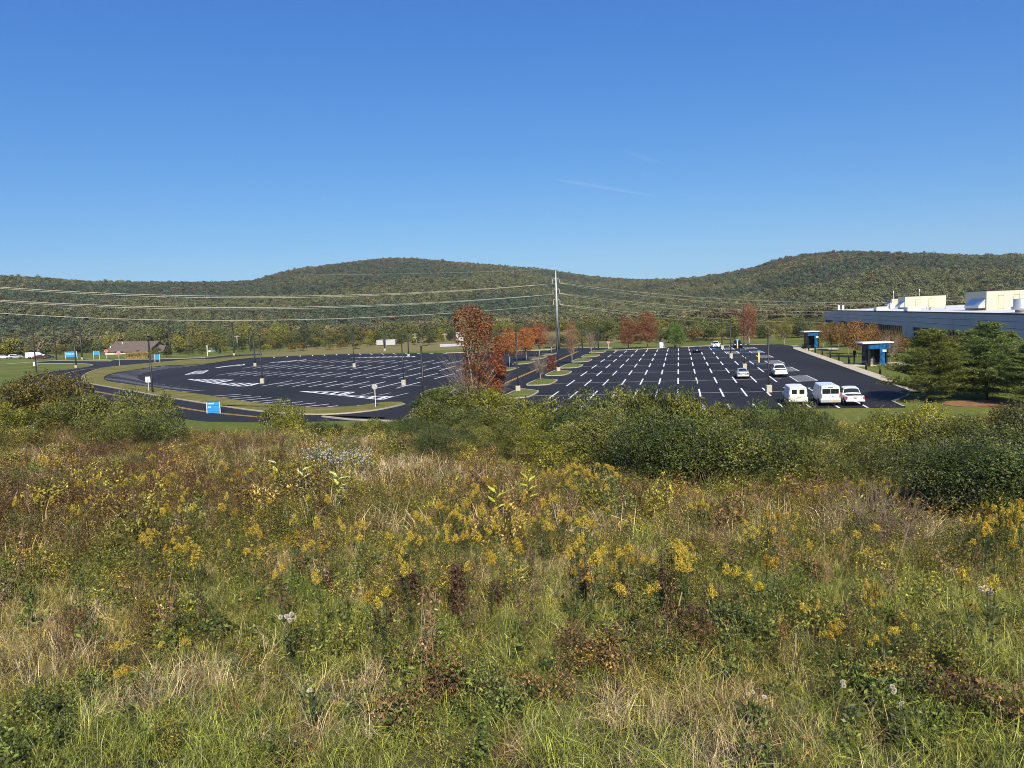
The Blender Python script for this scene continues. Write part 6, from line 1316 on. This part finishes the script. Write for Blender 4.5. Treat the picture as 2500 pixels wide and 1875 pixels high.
# drifts of small goldenrod that nobody could count
def joined(a, b, name):
    bm = bmesh.new(); bm.from_mesh(a); n0 = len(bm.faces); bm.from_mesh(b); bm.faces.ensure_lookup_table()
    for f_ in bm.faces[n0:]: f_.material_index = 1
    me = bpy.data.meshes.new(name); bm.to_mesh(me); bm.free(); me.materials.append(M_gstalk); me.materials.append(M_gflower); return me
GJ = [joined(a, b, 'goldenrod_plant') for a, b in GR]
dp = []
for cu, cv, su, sv, n_ in ((1440, 1150, 75, 24, 46), (1170, 1165, 50, 22, 22), (1140, 1225, 50, 18, 22), (320, 1040, 45, 20, 26), (2430, 1250, 60, 32, 16), (2200, 1180, 60, 20, 22), (640, 1145, 110, 22, 46), (330, 1165, 150, 14, 30), (1250, 1240, 130, 40, 36), (480, 1260, 160, 45, 26), (850, 1270, 160, 50, 26), (1620, 1300, 120, 40, 20), (1900, 1260, 60, 20, 12), (2100, 1270, 60, 20, 10), (150, 1110, 90, 14, 14), (1500, 1230, 100, 25, 18), (600, 1080, 80, 14, 14)):
    for i in range(int(n_*.62)):
        u, v = cu+rng.normal()*su*.7, cv+rng.normal()*sv*.7
        if v > 1060: dp.append(np.append(T(u, v, .8), rng.uniform(.42, .8)))
dp = np.array(dp); scatter('goldenrod_drift', dp[:, :3], rng.uniform(0, 6.28, len(dp)), dp[:, 3], rng.integers(0, 5, len(dp)), np.ones((len(dp), 3)), GJ, 'drifts of small yellow goldenrod through the middle of the slope', 'goldenrod')

# thistle down
M_down = foliage('thistle_down', [(.55, .47, .36), (.70, .62, .48), (.80, .73, .58)], [0, .5, 1], False, .3)
M_stem = foliage('thistle_leaves', [(.05, .05, .02), (.09, .11, .03), (.13, .15, .05)], [0, .5, 1], False, .2)
def thistle(u, v, h, r, npuff, label):
    p = T(u, v, h); t = empty('thistle', p); tag(t, label, 'thistle'); rr = np.random.default_rng(int(u)); Q = []; V_ = []; S2 = []
    for i in range(npuff):
        c = np.array([rr.normal()*r*.85, rr.normal()*r*.6, h+rr.normal()*r*.5]); m = 260; d = unit(rr.normal(size=(m, 3))); pr = r*.62
        w_ = unit(np.cross(d, rr.normal(size=(m, 3))))*.0032; a = c+d*.004; b = c+d*pr*rr.uniform(.7, 1, (m, 1)); Q.append(np.stack([a-w_, a+w_, b+w_, b-w_], 1)); V_.append(rr.uniform(.2, 1, m)); S2 += stalk(rr, (0, 0, 0), c, .006, 2, .01)[0]
    q, v2 = herb(rr, h*.8, 2, .12, 22, .28, .12); S2 = np.concatenate([np.array(S2, float), q]); link('stalk', quads_mesh('stalk', S2, np.concatenate([np.full(len(S2)-len(q), .2), v2])), M_stem, t); link('seed_head', quads_mesh('seed_head', np.concatenate(Q), np.concatenate(V_)), M_down, t)
for a in ((700, 1508, .5, .042, 8, 'thistle with a large pale fluffy seed cluster in the left foreground'), (770, 1690, .35, .03, 2, 'small thistle puff near the bottom left of the middle'), (2415, 1442, .55, .045, 5, 'thistle with a wide white fluffy head at the right'), (2062, 1673, .42, .03, 2, 'thistle puff above the dry grass at lower right'), (2183, 1690, .42, .033, 3, 'thistle puff over the dark hollow at lower right'), (1832, 1698, .35, .024, 2, 'left one of two small thistle puffs near the pale stem'), (1868, 1700, .35, .024, 2, 'right one of two small thistle puffs near the pale stem'), (2207, 1722, .38, .02, 2, 'tiny thistle puff right of the dark hollow')): thistle(*a)
# yellow-leaved milkweed
M_yleaf = foliage('yellow_leaves', [(.40, .36, .04), (.62, .58, .07), (.72, .70, .26)], [0, .5, 1], False, .35, .5, True)
def milkweed(u, v, h, n_, size, label, col=(1, 1, 1)):
    p = T(u, v, h*.85); t = empty('milkweed', p); tag(t, label, 'milkweed'); rr = np.random.default_rng(int(u)); q, pts = stalk(rr, (0, 0, -.05), (rr.normal()*.05, rr.normal()*.05, h), .014, 3, .02); link('stalk', quads_mesh('stalk', np.array(q, float), np.full(len(q), .4)), M_stem, t)
    for i in range(n_):
        z = h*(.55+.45*i/n_); a = i*2.2+rr.normal()*.3; d = unit(np.array([math.cos(a), math.sin(a), rr.uniform(.1, .9)])); c = np.array([0, 0, z])+d*size*.5; s_ = unit(np.cross(d, [0, 0, 1])); 
        m = MB(); w_ = size*.19; b0 = np.array([0, 0, z]); m.add([b0, b0+d*size*.35+s_*w_+np.array([0, 0, .02]), b0+d*size, b0+d*size*.35-s_*w_+np.array([0, 0, .02]), b0+d*size*.72+s_*w_*.75, b0+d*size*.72-s_*w_*.75], [(0, 1, 4, 2), (0, 2, 5, 3)])
        me = m.mesh('leaf'); at_ = me.attributes.new('v', 'FLOAT', 'POINT'); at_.data.foreach_set('value', np.full(6, rr.uniform(.2, .9), np.float32)); o = link('leaf', me, M_yleaf, t); o.color = (*col, 1)
milkweed(1290, 1182, 1.0, 8, .24, 'milkweed with bright yellow broad leaves in the middle of the slope'); milkweed(1212, 1212, .8, 5, .26, 'yellow-green milkweed left of the brightest one', (.8, .95, .7)); milkweed(675, 1137, 1.0, 5, .30, 'pale yellow milkweed left of the white-flowered patch', (1.1, 1.15, 2)); milkweed(738, 1158, 1.0, 7, .27, 'tall pale milkweed right of the first pale one', (1.1, 1.15, 2)); milkweed(825, 1176, 1.0, 8, .25, 'pale yellow milkweed below the white-flowered patch', (1, 1.08, 1.3)); milkweed(740, 1185, .7, 4, .24, 'small pale milkweed between the taller pale ones', (1.1, 1.15, 2))
# tall dry stalks and docks
M_dry = foliage('dry_stalks', [(.045, .022, .013), (.15, .085, .045), (.36, .27, .16)], [0, .45, 1], False, .1)
def dry_stalk(u, vb, vt, label, tip=0, col=.9, seeds=0, nst=1, w_=.012):
    p = T(u, vb, 0); q = atY(u+tip, vt, p[1])-p; t = empty('dry_stalk', p); tag(t, label, 'dead stalk'); rr = np.random.default_rng(int(u+vb)); Q = []; V_ = []
    for i in range(nst):
        e = q+rr.normal(size=3)*np.array([.06, .06, .05])*(i > 0); a, pts = stalk(rr, rr.normal(size=3)*.03*(i > 0), e, w_, 4, .02); Q += a; V_ += [col]*len(a)
        if seeds: m = seeds; tt = rr.uniform(.25, 1, m); c = e*tt[:, None]+rr.normal(size=(m, 3))*[.035, .035, .03]; Q += list(leaf_quads(rr, c, .035, .5, .2)); V_ += list(rr.uniform(0, .35, m))
    link('stem', quads_mesh('stem', np.array(Q, float), np.array(V_)), M_dry, t)
for a in ((1946, 1690, 1545, 'straight pale stem rising from the grass at lower right', -3, 1.0), (1620, 1570, 1445, 'pale leaning stick right of the middle foreground', 45, 1.0), (1118, 1530, 1385, 'dark brown dock stalk thick with seeds in the middle foreground', -8, .1, 420, 4), (985, 1500, 1400, 'brown dock stalk left of the darkest one', 6, .1, 300, 4), (1010, 1490, 1400, 'reddish withered stalk beside the brown dock', 8, .25, 160, 3), (1210, 1500, 1420, 'short brown stalk right of the darkest dock', -4, .15, 180, 3), (1425, 1490, 1400, 'greyish seeded stalk above the near grass', 6, .2, 200, 3), (2085, 1420, 1320, 'dry pale stem leaning right below the dead brush', 24, .9), (2160, 1500, 1280, 'long dry stem crossing to the dead brush', 60, .8), (2010, 1400, 1310, 'dry upright stalk in the middle right', 3, .8), (1840, 1440, 1390, 'leaning dry stalk left of the middle right', 12, .9), (915, 1330, 1240, 'thin pale upright stalk left of the middle', 2, .95), (330, 1510, 1420, 'orange-tan dry stem at left', 12, .7, 0, 4), (395, 1490, 1390, 'tall straw stem leaning right at left', 24, .9), (5, 1470, 1400, 'dry reed leaning at the left edge', 40, .95), (505, 1320, 1230, 'thin dry stalk in the left weeds', 4, .8)): dry_stalk(*a)
# dead brush at the right
def brush(u, v, W, H, n_, label):
    p = T(u, v, 0); t = empty('dead_brush', p); tag(t, label, 'brush'); rr = np.random.default_rng(int(u)); mb = MB()
    for i in range(n_):
        b = rr.normal(size=3)*[W*.12, W*.12, 0]; e = np.array([rr.normal()*W*.35, rr.normal()*W*.3, H*rr.uniform(.4, 1)]); mid = (b+e)/2+rr.normal(size=3)*.08; mb.tube([b, mid, e], [.009, .006, .003], 3, False)
        for j in range(3): s = mid+(e-mid)*rr.random(); mb.tube([s, s+rr.normal(size=3)*.14+np.array([0, 0, .1])], [.004, .002], 3, False)
    link('twigs', mb.mesh('twigs'), mat('dead_twigs', (.22, .16, .10), .95, 0, .3, 2), t)
brush(2175, 1345, 1.6, 1.0, 80, 'grey dead brush left of the large dark shrub'); brush(2110, 1300, 1.4, 1.1, 50, 'tan twiggy brush above the grey dead brush'); brush(155, 1195, 2.2, .7, 60, 'low dead branches lying in the left weeds')

# ================================================================== the meadow itself (stuff)
M_grassi = foliage('grass_blades', [(.18, .18, .17), (.78, .78, .78), (2.2, 2.05, 1.8)], [0, .5, 1], True, .06, .5)  # dark end of the ramp imitates shaded gaps between blades
M_weedi = foliage('weed_leaves', [(.15, .12, .10), (.72, .72, .72), (2.2, 2.05, 1.7)], [0, .5, 1], True, .05, .6)  # low end darkened to imitate the shade between weed stems
def gproto(name, n_, fn, m):
    out = []
    for k in range(n_):
        rr = np.random.default_rng(abs(hash_(name))+k); Q, V_ = fn(rr, k); me = quads_mesh(name, np.array(Q, float), V_); me.materials.append(m); out.append(me)
    return out
def hash_(s): return sum((i+1)*ord(c) for i, c in enumerate(s))
P_gn = gproto('near_tuft', 6, lambda r, k: blades(r, 90, .10, .34, .0036, .55, 1.0, .15), M_grassi)
P_gf = gproto('far_tuft', 4, lambda r, k: blades(r, 70, .15, .48, .011, .5, .9, .28), M_grassi)
P_dn = gproto('near_straw', 5, lambda r, k: blades(r, 40, .25, .60, .0036, .36, .7, .12), M_grassi)
P_df = gproto('far_straw', 4, lambda r, k: blades(r, 44, .35, .85, .010, .32, .6, .30), M_grassi)
P_wn = gproto('near_weed', 7, lambda r, k: herb(r, .58, 8, .042, 34, .34, .24, .004, .12, .02, .05 if k % 2 else 0), M_weedi)
P_wf = gproto('far_weed', 6, lambda r, k: herb(r, .92, 10, .066, 36, .40, .40, .008, .12, .04, .08 if k % 2 else 0), M_weedi)
def dead(r, k):
    Q = []; V_ = []
    for i in range(4):
        e = np.array([r.normal()*.12, r.normal()*.12, r.uniform(.55, 1.0)]); a, pts = stalk(r, r.normal(size=3)*np.array([.03, .03, 0]), e, .008, 3, .03); Q += a; V_ += [.6]*len(a)
        m = 70; tt = r.uniform(.35, 1, m); c = e*tt[:, None]+r.normal(size=(m, 3))*[.035, .035, .03]; Q += list(leaf_quads(r, c, .036, .5, .2)); V_ += list(np.clip(r.normal(.45, .2, m), 0, 1))
    return np.array(Q, float), np.array(V_)
P_ds = gproto('dead_stem', 5, dead, M_weedi)
P_cn = gproto('near_clump', 6, lambda r, k: clump_mesh('c', r, .42, .55, 520, .034, .42, 8 if k % 2 else 0), M_weedi)
P_cf = gproto('far_clump', 6, lambda r, k: clump_mesh('c', r, .85, 1.15, 620, .062, .42, 10 if k % 2 else 0), M_weedi)
P_hb = gproto('leafy_herb', 5, lambda r, k: herb(r, .34, 8, .065, 15, .5, .22, .005, .3, .01), M_weedi)
def patchw(x, y, L): # sum of soft patches given by photo pixels, turned into ground points with radii in metres
    w_ = np.zeros(len(x))
    for u, v, ru, s in L:
        p = T(u, v, 0); rs = ru*(1.45 if v > 1350 else 1.25); w_ = np.maximum(w_, s*np.exp(-((x-p[0])**2/(rs**2)+(y-p[1])**2/((rs*1.25)**2))))
    return w_
DRY = [(40, 1600, .55, 1), (150, 1620, .45, .9), (470, 1690, .42, 1), (540, 1700, .3, .8), (840, 1760, .35, .8), (1600, 1830, .40, 1), (1700, 1800, .40, 1), (1680, 1860, .4, 1), (1900, 1800, .3, .8), (1290, 1400, .7, .7), (1020, 1180, 2.2, .9), (930, 1100, 3.0, 1), (2060, 1300, 1.0, .6), (1880, 1310, 1.0, .5), (640, 1090, 4, .7), (560, 1120, 3.5, .6), (2150, 1330, .9, .7), (720, 1400, .6, .4), (900, 1430, .5, .5), (20, 1130, 2, .8), (1500, 1330, 1, .4)]
GREEN = [(2150, 1500, 1.0, 1), (2300, 1480, .9, .9), (2000, 1480, .6, .6), (2400, 1650, .8, .9), (2450, 1750, .8, .9), (250, 1830, .8, 1), (420, 1770, .6, .9), (120, 1850, .7, .9), (650, 1800, .6, .6), (900, 1850, .6, 1), (1000, 1790, .5, .7), (1250, 1790, .5, .6), (1450, 1860, .5, .6), (860, 1580, .8, .7), (1400, 1540, .7, .6), (700, 1560, .6, .7), (1520, 1330, 1.4, .8), (880, 1180, 2.0, .8), (1750, 1420, 1.2, .5), (2080, 1720, .5, .5), (620, 1480, .8, .6), (1300, 1620, .7, .5), (1000, 1350, 1, .4)]
BROWN = [(150, 1330, 2.2, 1), (350, 1280, 2.2, .9), (500, 1210, 3, 1), (250, 1200, 3.5, .9), (100, 1250, 3, 1), (400, 1130, 4, 1), (620, 1200, 2.5, .7), (150, 1110, 5, .8), (1090, 1200, 1.6, 1), (1650, 1600, .6, .9), (1850, 1560, .7, .9), (1400, 1640, .7, .7), (1100, 1650, .8, .6), (2080, 1580, .6, .8), (1440, 1240, 1.4, .8), (2110, 1240, 2, .6), (300, 1600, .6, .8), (560, 1640, .6, .6), (1130, 1480, .6, .7), (960, 1470, .6, .6), (1660, 1490, .7, .7), (2250, 1700, .4, .7), (1300, 1280, 1.6, .5), (760, 1290, 1.6, .4)]
HERB = [(2240, 1760, .45, 1), (2200, 1800, .35, .8), (540, 1570, .4, 1), (1680, 1620, .3, .8), (1000, 1680, .3, .5), (2060, 1560, .4, .5), (430, 1420, 1, .5), (700, 1430, 1, .5), (850, 1590, .5, .6), (1800, 1560, .4, .7), (120, 1780, .4, .7), (60, 1420, .9, .8), (1240, 1720, .25, 1), (1950, 1480, .4, .5)]
def layer(name, label, cat, protos, dens, y0, y1, weight, scl, colfn, seed, tilt=.12):
    rr = np.random.default_rng(seed); m = int(dens*((.78*(y1**2-y0**2)/1)+4*(y1-y0))); yy = np.sqrt(rr.uniform(y0**2, y1**2, m)); xx = rr.uniform(-1, 1, m)*(.76*yy+1.5)
    w_ = weight(xx, yy); k = rr.random(m) < w_; xx, yy = xx[k], yy[k]; n_ = len(xx); zz = terr(xx, yy)
    c = np.clip(colfn(xx, yy, rr), .004, .9); s = scl(xx, yy, rr)
    scatter(name, np.stack([xx, yy, zz-.02], 1), rr.uniform(0, 6.28, n_), s, rr.integers(0, len(protos), n_), c, protos, label, cat, rr.normal(0, tilt, (n_, 2)))
    return n_
def nz(x, y, f, seed): return fbm(x*f, y*f, seed, 3)
def edge(y, x): return 1-sstep(0, 9, y-62+3*sstep(2, -12, x)+(nz(x, y, .2, 4)-.5)*12)
def c_grass(x, y, r):
    n_ = nz(x, y, .6, 21)[:, None]; j = r.random((len(x), 1)); g = np.array([.120, .148, .036]); d = np.array([.185, .165, .055]); b = np.array([.16, .115, .055])
    gw = patchw(x, y, GREEN)[:, None]; f_ = np.clip((n_-.42)*3.0+j*.7-.2-gw*.9, 0, 1); c = g*(1-f_)+d*f_; c = np.where(r.random((len(x), 1)) < .10*(1-gw), b, c); return c*np.array([1.82, 1.66, 1.35])*(.75+.5*r.random((len(x), 1)))
def c_dry(x, y, r):
    j = r.random((len(x), 1)); return (np.array([.60, .49, .28])*(1-j)+np.array([.38, .27, .14])*j)*(.8+.45*r.random((len(x), 1)))
def c_weed(x, y, r):
    bw = .75*patchw(x, y, BROWN)[:, None]; n_ = nz(x, y, .35, 33)[:, None]; j = r.random((len(x), 1)); ol = np.array([.105, .108, .030]); br = np.array([.115, .078, .040]); pu = np.array([.078, .045, .030]); yg = np.array([.165, .155, .035])
    f_ = np.clip(bw*1.1+(n_-.5)*2+(j-.5)*.6, 0, 1); c = ol*(1-f_)+br*f_; c = np.where(r.random((len(x), 1)) < .25*bw, pu, c); c = np.where(r.random((len(x), 1)) < .22*(1-bw), yg, c); return c*np.array([1.85, 1.68, 1.3])*(.7+.6*r.random((len(x), 1)))
def c_clump(x, y, r):
    bw = patchw(x, y, BROWN)[:, None]; n = len(x); pal = np.array([[.125, .125, .032], [.075, .092, .026], [.20, .19, .045], [.13, .088, .045], [.070, .040, .028], [.24, .19, .06], [.10, .13, .05]])
    pr = np.array([.30, .20, .18, .12, .05, .07, .08]); pb = np.array([.14, .08, .06, .40, .22, .08, .02]); k1 = r.choice(7, n, p=pr); k2 = r.choice(7, n, p=pb); k = np.where(r.random(n) < bw[:, 0]*.6, k2, k1)
    return pal[k]*np.array([1.7, 1.58, 1.15])*(.75+.5*r.random((n, 1)))
def c_herb(x, y, r): j = r.random((len(x), 1)); return (np.array([.085, .125, .026])*(1-j)+np.array([.15, .17, .035])*j)*(.75+.5*r.random((len(x), 1)))
one = lambda x, y: np.ones(len(x))
n_tot = 0
n_tot += layer('grass', 'mixed green and straw grass of the near foreground', 'grass', P_gn, 52, 3.6, 17, lambda x, y: np.clip(.75-.55*patchw(x, y, BROWN)-.2*patchw(x, y, DRY), .12, 1)*(1-.5*sstep(9, 17, y)), lambda x, y, r: r.uniform(.65, 1.15, len(x))*(1+.1*patchw(x, y, GREEN)), c_grass, 1, .22)
n_tot += layer('grass', 'rough grass between the weeds farther down the slope', 'grass', P_gf, 6.5, 13, 82, lambda x, y: np.clip(.62+.4*patchw(x, y, GREEN)-.35*patchw(x, y, BROWN), .15, 1)*edge(y, x), lambda x, y, r: r.uniform(.7, 1.25, len(x)), c_grass, 2, .15)
n_tot += layer('dry_grass', 'pale straw-coloured dry grass standing in the near foreground', 'dry grass', P_dn, 30, 3.6, 17, lambda x, y: np.clip(.075+1.0*patchw(x, y, DRY)-.08*patchw(x, y, GREEN), 0, 1), lambda x, y, r: r.uniform(.5, .85, len(x)), c_dry, 3, .25)
n_tot += layer('dry_grass', 'pale dry grass among the shrubs farther down the slope', 'dry grass', P_df, 5, 13, 82, lambda x, y: np.clip(.13+.9*patchw(x, y, DRY), 0, 1)*edge(y, x), lambda x, y, r: r.uniform(.6, 1.1, len(x)), c_dry, 4, .15)
n_tot += layer('weeds', 'brown and olive weeds of the near foreground', 'weeds', P_wn, 18, 4, 19, lambda x, y: np.clip(.18+.75*patchw(x, y, BROWN)-.3*patchw(x, y, GREEN)-.25*patchw(x, y, DRY)+.5*sstep(8, 13, y)*nz(x, y, .5, 8), .02, 1), lambda x, y, r: r.uniform(.5, 1.1, len(x))*(.75+.35*sstep(6, 12, y)), c_weed, 5)
n_tot += layer('weeds', 'tall brown and olive weeds covering the slope', 'weeds', P_wf, 7.0, 14, 82, lambda x, y: np.clip(.55+.45*patchw(x, y, BROWN)-.4*patchw(x, y, GREEN)-.4*patchw(x, y, DRY), .08, 1)*edge(y, x), lambda x, y, r: r.uniform(.55, 1.0, len(x))*(.6+.5*nz(x, y, .4, 44)), c_weed, 6)
n_tot += layer('weeds', 'bushy low weed clumps in the near grass', 'weeds', P_cn, 3.2, 4, 18, lambda x, y: np.clip(.10+.75*patchw(x, y, BROWN)+.8*sstep(8, 12, y)*nz(x, y, .7, 61)*1.2+.4*patchw(x, y, HERB)-.25*patchw(x, y, DRY), .04, 1), lambda x, y, r: r.uniform(.55, 1.25, len(x)), c_clump, 8, .1)
n_tot += layer('weeds', 'bushy weed mounds all over the slope', 'weeds', P_cf, 1.15, 12.5, 80, lambda x, y: np.clip(.25+1.1*nz(x, y, .45, 63)-.35*patchw(x, y, DRY)-.3*patchw(x, y, GREEN), .05, 1)*edge(y, x), lambda x, y, r: r.uniform(.45, 1.15, len(x))*(.8+.5*nz(x, y, .25, 64)), c_clump, 9, .1)
def c_dead(x, y, r): j = r.random((len(x), 1)); return (np.array([.10, .058, .036])*(1-j)+np.array([.26, .175, .10])*j)*(.7+.6*r.random((len(x), 1)))
n_tot += layer('dead_stems', 'brown dead seeded stems standing among the weeds', 'dead stems', P_ds, 1.1, 6.5, 50, lambda x, y: np.clip(.12+.7*patchw(x, y, BROWN)+.5*sstep(.5, .62, nz(x, y, .5, 81)), 0, 1), lambda x, y, r: r.uniform(.5, 1.0, len(x)), c_dead, 12, .2)
n_tot += layer('leafy_herbs', 'low broad-leaved green herbs in the near grass', 'herbs', P_hb, 22, 4, 17, lambda x, y: np.clip(.05+.85*patchw(x, y, HERB), 0, 1), lambda x, y, r: r.uniform(.5, 1.25, len(x)), c_herb, 7)
print('meadow instances', n_tot)
# white asters
M_aster = foliage('aster', [(.05, .06, .03), (.10, .12, .05), (.42, .43, .36)], [0, .45, .75], True, .25)
def asterp(r, k):
    Q, V_ = herb(r, .8, 9, .06, 26, .3, .35, .008, .1, .03); m = 120; a = r.uniform(0, 6.28, m); rr_ = np.sqrt(r.random(m))*.4; c = np.stack([rr_*np.cos(a), rr_*np.sin(a), .55+.35*r.random(m)-rr_*.4], 1); F_ = leaf_quads(r, c, .045, .9, 1.2); return np.concatenate([Q*1.0, F_]), np.concatenate([V_*.4, np.full(m, 1.0)])
AP = gproto('aster_plant', 2, asterp, M_aster)
rr = np.random.default_rng(9); pts = []; p0 = T(838, 1122, .5)
for i in range(9): pts.append(p0+np.array([rr.normal()*.55, rr.normal()*.9, 0]))
pts = np.array(pts); pts[:, 2] = terr(pts[:, 0], pts[:, 1])
scatter('white_asters', pts, rr.uniform(0, 6, len(pts)), rr.uniform(.8, 1.3, len(pts)), rr.integers(0, 2, len(pts)), np.ones((len(pts), 3)), AP, 'patch of tiny white asters left of the dark shrub', 'asters')

# ================================================================== contrails
M_trail, nt_, out_ = newmat('contrail'); tr_ = N(nt_, 'ShaderNodeBsdfTransparent'); df_ = N(nt_, 'ShaderNodeBsdfDiffuse'); df_.inputs[0].default_value = (.9, .9, .9, 1); mx_ = N(nt_, 'ShaderNodeMixShader'); mx_.inputs[0].default_value = .025
nt_.links.new(tr_.outputs[0], mx_.inputs[1]); nt_.links.new(df_.outputs[0], mx_.inputs[2]); nt_.links.new(mx_.outputs[0], out_.inputs[0])
for (u0, v0, u1, v1, lab) in ((1350, 437, 1600, 479, 'faint white contrail low in the middle of the sky'), (1532, 374, 1622, 400, 'short faint contrail above the longer one')):
    a, b = atY(u0, v0, 15000), atY(u1, v1, 16500); m = MB(); pts = [a+(b-a)*i/12 for i in range(13)]; m.tube(pts, [6+30*math.sin(math.pi*(i/12)**.7) for i in range(13)], 8); o = m.build('contrail', M_trail); tag(o, lab, 'contrail'); o.visible_shadow = False
